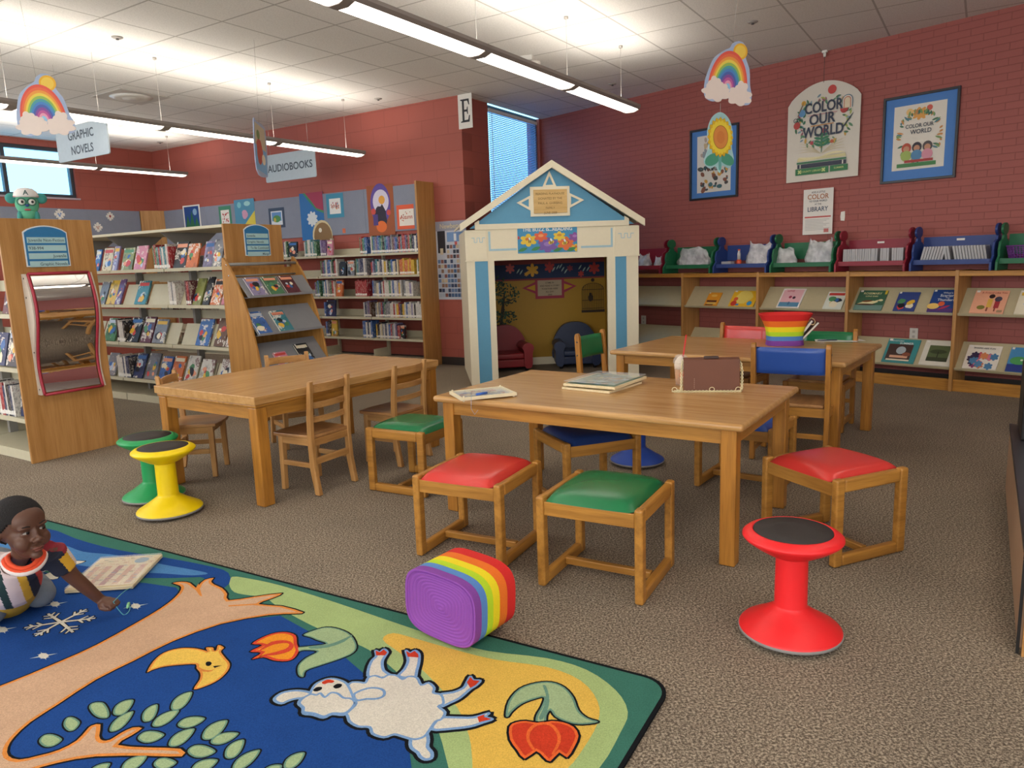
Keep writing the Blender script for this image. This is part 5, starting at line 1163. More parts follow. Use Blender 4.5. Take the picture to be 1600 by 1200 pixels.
# clear cases
cm, ct, cb = nt('clear_plastic_case'); cb.inputs['Base Color'].default_value = (.82, .80, .80, 1); cb.inputs['Roughness'].default_value = .22; cb.inputs['Alpha'].default_value = .42; cb.inputs['Specular IOR Level'].default_value = .8
INS = plain('case_insert', '#6a6160', .5, var=.5, vs=60)
_case = None
def case(s, z, lean, where, k, th=.016):
    global _case
    lab = f'clear plastic case, {ORD[k]} from the left in the {where} rack'
    P = bk_(s, .10, z)
    if _case is None:
        t = thing('media_case', lab, 'case', tuple(P), CC, 'clear cases standing in the coloured racks')
        MB().box(-.5, .5, 0, .13, 0, .135).build('shell', cm, t); MB().box(-.32, .30, .008, .122, .008, .127).build('insert', INS, t); _case = t
    else:
        t = copy_tree(_case); t.location = P; tag(t, lab, 'case', 'clear cases standing in the coloured racks')
    t.scale = (th, 1, 1); t.rotation_euler = (0, lean, CC)
rr = random.Random(21); s = -4.47; k = 0
while s > -5.03:
    case(s-.01, 1.142, rr.uniform(-.02, .02), 'red', k, .0185); k += 1; s -= .0205 if k not in (16, 20) else .045
s = -5.175; k = 0
while s > -5.72:
    case(s-.01, 1.144, -.22 if k < 8 else .20, 'blue', k, .018); k += 1; s -= .0235 if k not in (8, 10) else .05
# crumpled bags
bgm, bgt, bgb = nt('clear_crumpled_plastic'); v = ocoord(bgt); f = noise(bgt, v, 14, 3, .6); bgb.inputs['Base Color'].default_value = (.86, .85, .86, 1)
bgb.inputs['Roughness'].default_value = .18; bgb.inputs['Specular IOR Level'].default_value = 1.0; bump(bgt, bgb, f, 1.0, .03)
bgt.links.new(ramp(bgt, noise(bgt, v, 9, 2), [(.35, (.40,)*3+(1,)), (.7, (.85,)*3+(1,))]), bgb.inputs['Alpha'])
def bag(px, py, w, h, label, seed, fill='#a9a2a8', yo=.13, d=.11, lean=0.0):
    s, z0 = PL(px, py, WB + Vector((-uC.y, uC.x))*(yo), CC)[0], 1.1425; P = bk_(s, yo, z0); q = random.Random(seed)
    t = thing('plastic_bag', label, 'bag', tuple(P), CC, 'clear plastic bags in the coloured racks'); w *= 1.22; h *= .90; n, m2 = 28, 16; vs = []; fs = []
    ph_ = [q.uniform(0, 6.28) for _ in range(8)]
    for j in range(m2+1):
        v = j/m2
        for i in range(n):
            a = 2*pi*i/n; sq = max(abs(cos(a)), abs(sin(a)))**.35; taper = (1-.18*v)*(.86+.14*sin(pi*min(1, v*1.6)))
            rx = w/2*taper*(cos(a)/sq)*(1+.06*sin(5*a+ph_[0]+4*v)+.05*sin(9*a+ph_[1]-7*v)); dep = d*(1-.75*v**1.4)*(1+.10*sin(4*a+ph_[2]+6*v)); ry = dep/2*(sin(a)/sq)
            z = h*v*(1+.10*sin(2*a+ph_[3])*v+.06*sin(5*a+ph_[4])*v*v); vs.append((rx+lean*v*h, ry, max(0, z)))
    for j in range(m2):
        for i in range(n): fs.append((j*n+i, j*n+(i+1) % n, (j+1)*n+(i+1) % n, (j+1)*n+i))
    fs.append(tuple(reversed(range(n)))); MB().add(vs, fs, 0, True).build('bag_film', bgm, t)
    if fill:
        MB().box(-w*.28, w*.22, -d*.16, d*.10, .004, h*.62, 0, MT(0, 0, 0, .1, 0, lean*.5)).build('bag_contents', plain('fill_'+fill, fill, .5, var=.5, vs=25), t, bevel=.01)
bag(1007, 418, .17, .17, 'clear bag with papers on the half hidden red rack', 1, '#8e8794'); bag(1030, 419, .12, .13, 'cream cloth like bag beside the clear one on the half hidden red rack', 2, '#b7a77c', .17, .08)
bag(1085, 416, .40, .215, 'large crumpled clear bag on the green rack nearest the playhouse', 3, '#a99aa2', lean=.1)
bag(1190, 413, .32, .255, 'tall clear bag with white box inside on the blue rack', 4, '#d7cfd0')
bag(1228, 412, .20, .175, 'smaller clear bag, left one on the second green rack', 5, '#8f8580', .17, .09)
bag(1282, 411, .27, .255, 'larger clear bag, right one on the second green rack', 6, '#8f98ae')
s = PL(1156, 414, WB + Vector((-uC.y, uC.x))*.17, CC)[0]
t = thing('squeeze_bottle', 'small orange based bottle standing on the blue rack', 'bottle', tuple(bk_(s, .19, 1.1425)), CC)
MB().lathe([(.024, 0), (.026, .01), (.026, .055), (.020, .062)], 20).build('base', plain('orange_plastic', '#d8502a', .4), t); MB().lathe([(.018, .062), (.018, .13), (.012, .145), (.012, .16)], 20).build('bottle_body', plain('milky_plastic', '#cfc9c4', .35), t); MB().lathe([(.014, .16), (.014, .175)], 16).build('bottle_cap', plain('orange_plastic', '#d8502a', .4), t)
s = PL(1138, 414, WB + Vector((-uC.y, uC.x))*.16, CC)[0]
t = thing('clear_box', 'small flat clear box lying on the blue rack', 'box', tuple(bk_(s, .17, 1.1425)), CC)
MB().box(-.06, .06, -.04, .04, 0, .045).build('shell', cm, t, bevel=.003); MB().box(-.03, .03, -.02, .02, .004, .02).build('contents', INS, t)
# purple basket
s = PL(1590, 406, WB + Vector((-uC.y, uC.x))*.15, CC)[0]; s0, s1 = PL(1573, 405, WB + Vector((-uC.y, uC.x))*.2, CC)[0], -6.22
t = thing('purple_basket', 'purple perforated plastic basket at the right end of the rack row', 'basket', tuple(bk_((s0+s1)/2, .13, 1.1425)), CC); W = abs(s1-s0)
PUR = plain('purple_plastic', '#7a3f94', .4); m = MB()
def side(p0, p1, z0, z1, nx, nz, fl):
    P0, P1 = Vector(p0), Vector(p1); d = (P1-P0)
    for i in range(nx+1): a = P0+d*(i/nx); o_ = Vector((a.x*fl, a.y*fl)); m.tube([(a.x, a.y, z0), (o_.x, o_.y, z1)], .0030, 5)
    for j in range(nz+1): k = j/nz; f_ = 1+(fl-1)*k; m.tube([(P0.x*f_, P0.y*f_, z0+(z1-z0)*k), (P1.x*f_, P1.y*f_, z0+(z1-z0)*k)], .0032, 5)
w2, d2 = W*.44, .085
for a, b, nx in (((-w2, d2), (w2, d2), 16), ((-w2, -d2), (w2, -d2), 16), ((-w2, -d2), (-w2, d2), 7), ((w2, -d2), (w2, d2), 7)): side(a, b, .004, .115, nx, 7, 1.13)
m.build('lattice_sides', PUR, t); MB().box(-w2, w2, -d2, d2, .001, .005).build('bottom', PUR, t)
m = MB(); r_ = 1.15; m.tube([(-w2*r_, -d2*r_, .118), (w2*r_, -d2*r_, .118), (w2*r_, d2*r_, .118), (-w2*r_, d2*r_, .118)], .006, 8, closed=True); m.build('rim', PUR, t)

# framed and unframed posters on the brick wall
def p_left(w, h):
    it = scat(w, h, ['#b5a59a', '#8f9aa0', '#c9b28a'], 26, 31, (.02, .04), (-.26, .1, .2, .36)) + scat(w, h, ['#4a4a4a', '#3f6a72', '#d1a04a', '#86533f'], 34, 32, (.02, .05), (-.28, -.36, .28, -.05))
    return [(R_(-.35*w, -.40*h, .35*w, .40*h), '#dcd8d0')] + it
posted('framed_poster', 'blue matted framed poster partly behind the sunflower cutout', 'poster', WB, CC, .006, ((1079, 205), (1153, 307)), '#4a7fc4', p_left, [('WORLD', .10, -.02, -.10, '#2c3038', .75)], th=.01, frame=(.022, '#23252c', .018))
def p_right(w, h):
    q = random.Random(8); it = [(R_(-.35*w, -.36*h, .34*w, .38*h), '#e0d9cc')]
    it += [(scallop(.0, .27*h, .10*w, .06*h, 9, .25), '#e0a04a'), (blob(.12*w, .32*h, .04*w, 10), '#cf5a4a'), (blob(-.14*w, .30*h, .05*w, 10), '#e9c07a')]
    for k in range(64):
        a = q.uniform(0, 2*pi); it.append((leaf2(.25*w*cos(a)+q.uniform(-.03, .03), .02*h+.24*h*sin(a), .31*w*cos(a), .02*h+.30*h*sin(a)+q.uniform(-.02, .02), .009), q.choice(['#3f6f56', '#7a9a5a', '#c98a4a', '#4f7f88'])))
    for x, hc, sc in ((-.16, '#b5482f', '#9db35a'), (-.02, '#2a2530', '#4f86b0'), (.12, '#3a2a2a', '#d58fa0')):
        it += [(blob(x*w, -.11*h, .065*w, 14, 1, 1.1), hc), (blob(x*w, -.12*h, .042*w, 12), '#c58f6f'), (blob(x*w, -.20*h, .075*w, 12, 1, 1), sc)]
    it += [(R_(-.18*w, -.28*h, .20*w, -.25*h), '#a8342f'), (R_(-.28*w, -.33*h, .24*w, -.285*h), '#3f7f46')]
    return it
posted('framed_poster', 'blue matted framed poster of readers at the right side of the brick wall', 'poster', WB, CC, .006, ((1382, 155), (1493, 277)), '#4a7fc4', p_right, [('COLOR OUR', .062, 0, .115, '#2f3a4a', .85), ('WORLD', .07, .02, .045, '#2f3a4a', .9)], th=.01, frame=(.022, '#23252c', .018))
# central arched poster
o = WB + Vector((-uC.y, uC.x))*.03; sa, sb = PL(1230, 230, o, CC)[0], PL(1343, 210, o, CC)[0]; w = abs(sa-sb); z0, z1 = 1.985, 2.935; h = z1-z0
P = bk_((sa+sb)/2, .03, (z0+z1)/2); cp_ = thing('hanging_poster', 'large arched poster reading COLOR OUR WORLD above an open book', 'poster', tuple(P), CC+pi)
MB().prism(arch(-w/2, w/2, -h/2, h/2, .19, 20), 0, .005, 'y').build('board', plain('poster_cream', '#ddd6c9', .6, var=.02), cp_)
it = []; q = random.Random(12)
for k in range(110):
    a = q.uniform(0, 2*pi); r = q.uniform(.72, 1.0); x, z = .40*w*r*cos(a), .10*h+.27*h*r*sin(a); b = q.uniform(0, pi); s_ = q.uniform(.016, .032)
    if abs(x) < .25*w and -.08*h < z < .29*h: continue
    it.append((leaf2(x-s_*cos(b), z-s_*sin(b), x+s_*cos(b), z+s_*sin(b), s_*.38), q.choice(['#3f6f4f', '#a8b45a', '#5f8f6a', '#c9a04a', '#9a5f6a', '#7a9aa8'])))
for k in range(7): it.append((leaf2(-.27*w, (.02+.035*k)*h, -.27*w-.09*w*(1 if k % 2 else -.35), (.06+.035*k)*h, .012), '#2f6f4f'))
for (x, z, r, c) in ((.12, .40, .050, '#c8453f'), (-.36, .09, .042, '#b8453f'), (-.29, .21, .042, '#5f93c0'), (.29, .185, .045, '#b8403c'), (-.27, .31, .028, '#d8a43f'), (-.14, -.11, .022, '#b03f4a'), (.14, -.12, .02, '#c8603f'), (.03, .0, .03, '#c85a5a')): it.append((blob(x*w, z*h, r*w*1.15, 16), c))
for r0, r1, c in ((.062, .072, '#4f6f86'), (.050, .062, '#e3ddd0'), (.036, .050, '#c98a72'), (.0, .036, '#e3d3b4')): it.append((arc_band(.33*w, .265*h, r0*w, r1*w, 1), c)); it.append((R_(.33*w-r1*w, .19*h, .33*w-r0*w, .265*h), c)); it.append((R_(.33*w+r0*w, .19*h, .33*w+r1*w, .265*h), c))
it += [(leaf2(-.36*w, .17*h, -.26*w, .33*h, .006), '#7a6a4a'), (arc_band(-.38*w, .145*h, .016, .022, 1, 0, 2*pi), '#2f3440'), (arc_band(-.335*w, .15*h, .016, .022, 1, 0, 2*pi), '#2f3440'), (leaf2(.27*w, -.01*h, .42*w, .14*h, .008), '#2c3a3f')]
it += [([(-.02*w, -.02*h-.0), (.02*w, -.02*h), (.004*w, -.22*h), (-.004*w, -.22*h)], '#3f7a56')]
for sg in (-1, 1):
    for k in range(4): it.append((leaf2(0, -(.05+.035*k)*h, sg*.11*w, -(.03+.03*k)*h, .013), '#2f7a56'))
    for k in range(4): it.append((leaf2(0, -.235*h, sg*(.33)*w, -(.10+.035*k)*h, .0025, 8, .02*sg), '#c9b98a'))
    it.append(([(0, -.262*h), (sg*.33*w, -.255*h), (sg*.34*w, -.29*h), (0, -.285*h)], '#d9cf9a'))
    it.append((leaf2(0, -.262*h, sg*.33*w, -.245*h, .012, 8, .015), '#e6dcae'))
it += [(R_(-.345*w, -.318*h, .345*w, -.298*h), '#3f7a56'), (R_(-.335*w, -.365*h, .345*w, -.322*h), '#33384a'), (R_(-.30*w, -.362*h, -.285*w, -.325*h), '#dcd6c9'), (R_(.29*w, -.362*h, .305*w, -.325*h), '#dcd6c9'), (R_(-.36*w, -.435*h, .11*w, -.368*h), '#2f7a4a'), (R_(.13*w, -.43*h, .37*w, -.368*h), '#2f7a4a'), (scallop(-.30*w, -.40*h, .016, .016, 4, .5), '#cdd88a'), (scallop(.04*w, -.40*h, .016, .016, 4, .5), '#cdd88a')]
a, ms = flatart(cp_, it, -.0006)
mt = plain('print_#2f3a4f', '#2f3a4f', .5); ms.append(mt) if mt not in ms else None; kk = ms.index(mt); yy = -.0006-.00007*(len(it)+2)
text_into(a, 'COLOR', .142, .015*w, .195*h, yy, kk, wx=.80, bold=.025); text_into(a, 'OUR', .142, 0, .075*h, yy, kk, wx=.88, bold=.025); text_into(a, 'WORLD', .142, .01*w, -.05*h, yy, kk, wx=.80, bold=.025)
mt = plain('print_#cdd88a', '#cdd88a', .5); ms.append(mt) if mt not in ms else None
text_into(a, 'COUNTY LIBRARY', .026, -.13*w, -.41*h, yy, ms.index(mt), bold=.01); text_into(a, 'SUMMER', .026, .25*w, -.405*h, yy, ms.index(mt), bold=.01)
mt = plain('print_#c98a3a', '#c98a3a', .5); ms.append(mt) if mt not in ms else None
a.flat(R_(-.16*w, .057*h, .16*w, .066*h), yy, ms.index(mt), None, 'y'); mt = plain('print_#c98a8a', '#c98a8a', .5); ms.append(mt) if mt not in ms else None; a.flat(R_(-.20*w, .168*h, .20*w, .175*h), yy, ms.index(mt), None, 'y')
a.build('print', ms, cp_)
hk = thing('poster_hanger', 'white ceiling clip and cord holding the arched poster', 'hanger', tuple(bk_((sa+sb)/2, .036, 2.92)), CC)
MB().tube([(0, 0, 0), (0, 0, CEIL-.04-2.92)], .002, 6).build('cord', DGREY, hk); MB().box(-.025, .025, -.012, .012, CEIL-.02-2.92, CEIL-2.92).lathe([(.012, CEIL-2.98), (.016, CEIL-2.94)], 12).build('clip', WHITE, hk)
posted('library_flyer', 'white flyer reading COLOR and LIBRARY hanging under the arched poster', 'poster', WB, CC, .03, ((1256, 297), (1300, 365)), '#e6e1da', lambda w, h: [(R_(-.44*w, -.13*h, .44*w, -.10*h), '#c8504a')] + [(R_(-.42*w, -(.17+.032*k)*h, (.40-.1*(k % 3))*w, -(.178+.032*k)*h), '#a9a4a0') for k in range(8)] + [(R_(.22*w, -.46*h, .38*w, -.38*h), '#c8706a')],
       [('ADD A LITTLE', .055, 0, .41, '#4a4a52', .9), ('COLOR', .15, 0, .28, '#a86a3f', .95), ('TO YOUR WORLD', .055, 0, .215, '#4a4a52', .9), ('AT THE', .05, 0, .15, '#4a4a52', .9), ('LIBRARY', .14, 0, .01, '#3f4f66', .9)])
# low cabinet cut by the right edge of the photo
kp = FL(1588, 1020); cb_ = thing('low_cabinet', 'low tan sided cabinet with black top at the right picture edge', 'cabinet', (kp.x, kp.y, 0), BB)
MB().box(0, 1.85, -.55, 0, .02, .335).build('tan_side', plain('tan_laminate', '#a9876a', .5), cb_, bevel=.003); MB().box(-.004, 1.86, -.56, .004, .336, .365).build('black_top', plain('black_laminate', '#2c2d33', .35), cb_, bevel=.004)
MB().box(-.020, -.0, -.55, -.012, .0, .335).build('oak_front', PANEL, cb_); MB().box(-.006, .004, -.006, .003, .0, .335).build('black_corner_strip', BLACK, cb_)
sp = cb_; kq = un(0, 0)
dv = thing('black_cabinet_box', 'black box shaped device standing on the far end of the low cabinet', 'device', (kp.x+uB.x*1.62, kp.y+uB.y*1.62, .366), BB)
MB().box(-.16, .22, -.44, -.03, 0, .34).build('casing', BLACK, dv, bevel=.01); MB().box(-.163, -.1605, -.42, -.05, .02, .32).build('grey_edge', plain('device_grey', '#8f9194', .4), dv)

# ================================================================== SMALL THINGS
TZ = .62
ROPE = {'red': '#dd2a26', 'orange': '#f27a22', 'yellow': '#f6e020', 'lime': '#c2e02c', 'blue': '#5f90cf', 'purple': '#8e4aa8'}
def rope_basket(t, M, w, d, h, flare, power=4.0, order=('purple', 'blue', 'lime', 'yellow', 'orange', 'red'), frac=(.16, .14, .14, .16, .19, .21), waist=0.0, sag=0.0):
    n = 56; rings = 44; mats = [plain('rope_'+c, ROPE[c], .8, var=.08, vs=200, bmp=.2) for c in order]; cum = [sum(frac[:i+1]) for i in range(len(frac))]
    def loop(sc, z, wob=0):
        out = []
        for i in range(n):
            a = 2*pi*i/n; r = (abs(cos(a))**power+abs(sin(a))**power)**(-1/power); out.append((w/2*r*cos(a)*sc, d/2*r*sin(a)*sc, z))
        return out
    for mi_, cname in enumerate(order):
        z0f = 0 if mi_ == 0 else cum[mi_-1]; z1f = cum[mi_]; L = []; k = max(3, int(rings*(z1f-z0f)))
        for j in range(k*3+1):
            f = z0f+(z1f-z0f)*j/(k*3); sc = 1+(flare-1)*f**1.5-waist*sin(pi*f); rd = .0028*sin(2*pi*(j/3.0)); L.append([(x*(1+rd/(w/2)*1.2), y*(1+rd/(d/2)*1.2)+sag*f*f*(1 if y > 0 else .2), z) for x, y, z in loop(sc, h*f)])
        inner = [[(x*.95, y*.95, z) for x, y, z in l] for l in reversed(L[::3])]
        m = MB(); allL = L + inner; vs = [p for l in allL for p in l]; fs = []
        for j in range(len(allL)): 
            q = (j+1) % len(allL)
            if mi_ > 0 or q: 
                for i in range(n): fs.append((j*n+i, j*n+(i+1) % n, q*n+(i+1) % n, q*n+i))
        if mi_ == 0:   # coiled bottom
            b = len(vs); K = 34; prev = 0
            for j in range(1, K):
                sc = (1-j/K); zz = .006*(1-abs(sin(pi*j/3.0))) - .0 + .010*sin(pi*min(1, j/K)) 
                vs += [(x, y, zz) for x, y, z in loop(max(.02, sc)**1.0, 0)]
                for i in range(n): fs.append((prev+i, prev+(i+1) % n, b+(i+1) % n, b+i))
                prev = b; b += n
            fs.append(tuple(prev+i for i in range(n)))
        m.add(vs, fs, 0, True, M).build('coil_band_'+cname, mats[mi_], t)
# basket lying on its side on the rug
e_ = Vector((.80, -.60, 0)).normalized(); ax = Vector((.60, .80, 0)).normalized(); upv = Vector((0, 0, 1))
t = thing('rainbow_rope_basket', 'rainbow rope basket lying on its side on the rug edge, purple base to the camera', 'basket', (-.275, 2.335, .012), 0, 'rainbow rope baskets')
Rm = Matrix(((e_.x, -upv.x, ax.x, 0), (e_.y, -upv.y, ax.y, 0), (e_.z, -upv.z, ax.z, 0), (0, 0, 0, 1)))
Rm = Matrix(((e_.x, upv.x, -ax.x*-1, 0), (e_.y, upv.y, ax.y, 0), (e_.z, upv.z, ax.z, 0), (0, 0, 0, 1)))
rope_basket(t, Matrix.Translation((0, 0, .128)) @ Rm @ Matrix.Rotation(radians(-3), 4, 'Z'), .315, .235, .225, 1.0, 3.6, waist=.0)
# basket standing on the far table
bp_ = (FL(1206, 541, TZ)+FL(1262, 541, TZ))/2+Vector((0, .10, 0))
t = thing('rainbow_rope_basket', 'rainbow rope basket standing on the far table, flared and filled with books', 'basket', (bp_.x, bp_.y, TZ+.001), radians(-12), 'rainbow rope baskets')
rope_basket(t, Matrix.Identity(4), .255, .20, .225, 1.42, 3.0, waist=.13)
m = MB(); m.tube([(.182+.02*sin(a), .0+.03*cos(a), .185-.035*(1-cos(a*1.0))*.6) for a in [2*pi*i/16 for i in range(16)]], .004, 7, closed=True); m.build('loop_handle', plain('cord_cream', '#d9b98a', .7), t)
for i, (x, y, rz, c, ln) in enumerate(((.02, .02, .2, 'black', .28), (.045, .0, .25, 'white', .26), (.075, .02, .15, 'grey', .27), (.10, .0, .2, 'brown', .25))):
    b = thing('book_in_basket', f'{c} covered slim book sticking out of the rainbow basket on the far table', 'book', (bp_.x+x, bp_.y+y*.5-.01, TZ+.03), radians(-12)); b.rotation_euler = (radians(-4), radians(22+i*7), radians(-10))
    MB().box(-.008, -.006, -.06, .06, 0, .175).box(.006, .008, -.06, .06, 0, .175).box(-.006, .006, .058, .06, 0, .175).build('cover', cover(c), b); MB().box(-.006, .006, -.056, .058, .003, .172).build('pages', PAPER, b)
# sheets and pen on that table
q = FL(1288, 533, TZ); t = thing('paper_sheets', 'white paper sheets lying on the far table beside the rainbow basket', 'paper', (q.x+.10, q.y+.02, TZ+.0008), radians(-20))
MB().box(-.15, .13, -.10, .10, 0, .001).build('sheet', WHITE, t); MB().box(-.14, .14, -.10, .10, .0013, .002, 0, MT(.03, .015, 0, .25)).build('sheet', WHITE, t)
pn = thing('pen', 'dark blue pen lying on the white sheets on the far table', 'pen', (q.x+.02, q.y+.0, TZ+.0071), radians(-8)); MB().lathe([(.001, -.07), (.004, -.06), (.004, .07), (.002, .073)], 12, M=MT(0, 0, 0, 0, 0, pi/2)).build('pen_body', plain('pen_navy', '#232c4a', .3), pn); MB().box(-.055, -.01, -.001, .001, .0035, .0055).build('clip', CHROME, pn)

# purse
pa, pb2 = FL(1068, 612, TZ), FL(1156, 612, TZ); pr_ = (pa+pb2)/2; w = (pb2-pa).length; rz = atan2(pb2.y-pa.y, pb2.x-pa.x)
t = thing('chain_purse', 'brown rectangular purse with gold chain standing on the front table', 'purse', (pr_.x, pr_.y, TZ+.0005), rz+.03)
BRN = plain('brown_leather', '#6b3d27', .55, var=.05, vs=10, bmp=.05); BRD = plain('dark_brown_leather', '#3f2a22', .45)
MB().box(-w/2+.008, w/2-.008, .012, .062, .002, .150).build('purse_body', BRD, t, bevel=.008, seg=3)
MB().add([(-w/2, .004, .006), (w/2, .004, .006), (w/2, .010, .158), (-w/2, .010, .158), (-w/2, .009, .006), (w/2, .009, .006), (w/2, .015, .156), (-w/2, .015, .156), (w/2, .055, .164), (-w/2, .055, .164), (w/2, .055, .160), (-w/2, .055, .160)],
         [(0, 1, 2, 3), (5, 4, 7, 6), (0, 4, 5, 1), (1, 5, 6, 2), (3, 7, 4, 0), (3, 2, 8, 9), (7, 11, 10, 6), (9, 8, 10, 11), (2, 6, 10, 8), (3, 9, 11, 7)]).build('front_flap', BRN, t, bevel=.002)
MB().box(-.035, .035, .018, .045, .160, .172).build('top_tab', BRD, t, bevel=.003)
m = MB()
for i in range(6): m.ell((-w/2+.052, .0035, .018+i*.009), (.0018, .001, .0018), nu=6, nv=5)
m.build('stitch_dots', plain('stitch_tan', '#c9a58a', .5), t)
GOLD = plain('gold_chain_metal', '#e8dcb4', .28, 1.0, var=.02)
path = [(-w/2-.004, .028, .148), (-w/2-.008, .022, .10), (-w/2-.010, .012, .05), (-w/2-.012, .0, .010), (-w/2-.035, -.010, .004), (-w/2-.05, -.018, .004), (-w/2-.02, -.020, .004), (-w/4, -.016, .004), (0, -.016, .004), (w/4, -.017, .004), (w/2+.002, -.014, .004), (w/2+.010, .004, .012), (w/2+.012, .014, .05), (w/2+.012, .022, .10), (w/2+.004, .028, .148)]
P_l = [Vector(p) for p in path]; acc = []; 
for a, b in zip(P_l, P_l[1:]):
    nseg = max(1, int(round((b-a).length/.0085)))
    for i in range(nseg): acc.append((a+(b-a)*(i/nseg), (b-a).normalized()))
m = MB()
for i, (p, dr) in enumerate(acc):
    x = dr; y = x.cross(Vector((0, 0, 1)) if abs(x.z) < .8 else Vector((0, 1, 0))).normalized(); z = x.cross(y); 
    if i % 2: y, z = z, y
    m.tube([p + x*.0078*cos(a) + y*.0050*sin(a) for a in [2*pi*k/10 for k in range(10)]], .0018, 5, closed=True)
m.build('gold_chain', GOLD, t)
m = MB()
for x in (-w/2-.045, 0.0, w/2-.01): m.tube([(x+.012*cos(a), -.018, .014+.011*sin(a)) for a in [2*pi*k/16 for k in range(16)]], .0018, 6, closed=True)
m.build('chain_ring', GOLD, t)
# iced drink
c = FL(1066, 603, TZ); c = c + Vector((-.0, .03, 0)); t = thing('iced_drink', 'iced caramel drink in clear cup with domed lid and red straw behind the purse', 'drink', (c.x, c.y, TZ+.0005))
clr, clt, clb = nt('clear_cup_plastic'); clb.inputs['Base Color'].default_value = (.93, .92, .90, 1); clb.inputs['Alpha'].default_value = .22; clb.inputs['Roughness'].default_value = .08
MB().lathe([(.026, 0), (.0275, .002), (.036, .115), (.038, .118)], 32, caps=False).lathe([(.001, .001), (.026, .001)], 32, caps=False).build('cup', clr, t)
MB().lathe([(.001, .004), (.0255, .004), (.0285, .045), (.032, .085), (.001, .085)], 32).build('caramel_drink', plain('caramel', '#c98a48', .4, var=.35, vs=30), t)
MB().lathe([(.001, .085), (.032, .085), (.034, .105), (.030, .125), (.020, .140), (.010, .150), (.001, .154)], 32).build('whipped_cream', plain('whipped_cream', '#e6d3bd', .6, var=.12, vs=60, bmp=.8), t)
MB().lathe([(.040, .116), (.041, .122), (.038, .135), (.030, .152), (.018, .160), (.010, .161)], 32, caps=False).build('dome_lid', clr, t)
MB().tube([(-.004, 0, .06), (.012, -.002, .16), (.026, -.004, .262)], .0038, 10).build('straw', plain('straw_red', '#cf2222', .35), t)
m = MB().lathe([(.001, 0), (.014, 0)], 20, caps=False); lg = MB()
for r, hx, yy in ((.015, 0, -.0335), (.0115, 1, -.0341), (.009, 0, -.0346)): lg.flat(blob(0, .058, r, 20), yy, hx, None, 'y')
lg.build('round_logo', [plain('logo_orange', '#cf5a2a', .5), plain('logo_white', '#eee4d8', .5)], t)

# puzzle boards
def board_pts(cs, z): return [FL(x, y, z) for x, y in cs]
def quadbox(mb, P, z0, z1, mi=0, off=Vector((0, 0, 0))):
    return mb.add([(p.x-off.x, p.y-off.y, z0) for p in P]+[(p.x-off.x, p.y-off.y, z1) for p in P], [(3, 2, 1, 0), (4, 5, 6, 7), (0, 1, 5, 4), (1, 2, 6, 5), (2, 3, 7, 6), (3, 0, 4, 7)], mi)
def rect_from(c, w, d, a): 
    x, y = Vector((cos(a), sin(a)))*w/2, Vector((-sin(a), cos(a)))*d/2; return [c-x-y, c+x-y, c+x+y, c-x+y]
PLY = wood('pale_plywood', '#dcc79a', '#eadbb6', 0, 5, .5)
pc = Vector((.475, 3.815)); A0 = atan2(3.846-3.587, .707-.497)
def puzzle_art(t, w, d, z, seed, pal, n=70):
    q = random.Random(seed); a = MB(); ms = [plain('print_'+c, c, .22, var=.05) for c in pal]
    a.flat(R_(-w/2, -d/2, w/2, d/2), z, 0)
    for k in range(n):
        x, y = q.uniform(-w/2+.03, w/2-.03), q.uniform(-d/2+.03, d/2-.03); a.flat(blob(x, y, q.uniform(.008, .03), 9, 1, q.uniform(.6, 1.5), q.uniform(0, 3), .2, k), z+.00012*(k+1), 1+k % (len(pal)-1))
    a.build('picture_print', ms, t)
t = thing('wooden_puzzle', 'wooden tray puzzle lying under the glossy board on the front table', 'puzzle', (pc.x, pc.y, TZ+.0005), A0)
MB().box(-.165, .165, -.145, .145, 0, .012).build('tray', PLY, t, bevel=.002); puzzle_art(t, .30, .26, .0125, 5, ['#c9b98a', '#8f9a6a', '#6f94a8', '#b0704f', '#d8c99a'], 40)
t = thing('glossy_puzzle_board', 'glossy clear topped maze board lying on the wooden puzzle on the front table', 'puzzle', (pc.x+.02, pc.y+.015, TZ+.0195), A0+.06)
MB().box(-.185, .185, -.150, .150, 0, .014).build('tray', PLY, t, bevel=.002); puzzle_art(t, .35, .28, .0143, 9, ['#7f9a86', '#9fb7b0', '#b58f6a', '#6f8fa0', '#c9c39a', '#8a6f5f', '#a9c0c8'], 60)
gp, gpt, gpb = nt('clear_cover_sheet'); gpb.inputs['Base Color'].default_value = (.85, .9, .92, 1); gpb.inputs['Alpha'].default_value = .22; gpb.inputs['Roughness'].default_value = .03; gpb.inputs['Specular IOR Level'].default_value = 1
MB().box(-.182, .182, -.147, .147, .024, .027).build('clear_cover', gp, t)
tc_ = Vector((-.150, 3.66)); t = thing('magnet_maze_toy', 'cream framed magnetic maze toy with blue wand at the left corner of the front table', 'toy', (tc_.x, tc_.y, TZ+.0005), radians(20))
CRM = plain('cream_wood', '#e6d8b4', .5)
m = MB()
for (a, b, c_, d_) in ((-.145, .145, -.11, -.098), (-.145, .145, .098, .11), (-.145, -.133, -.098, .098), (.133, .145, -.098, .098)): m.box(a, b, c_, d_, .006, .022)
m.build('frame', CRM, t, bevel=.002); MB().box(-.133, .133, -.098, .098, .008, .011).build('maze_base', CRM, t); puzzle_art(t, .26, .19, .0115, 13, ['#c9c6bd', '#b06a5f', '#5f7fa8', '#d8c7a0', '#8f8f98'], 45)
MB().box(-.133, .133, -.098, .098, .0195, .0205).build('clear_cover', gp, t)
for x in (-.13, .13):
    for y in (-.10, .10): MB().lathe([(.005, 0), (.005, .028)], 10, cx=x, cy=y).build('peg', CRM, t)
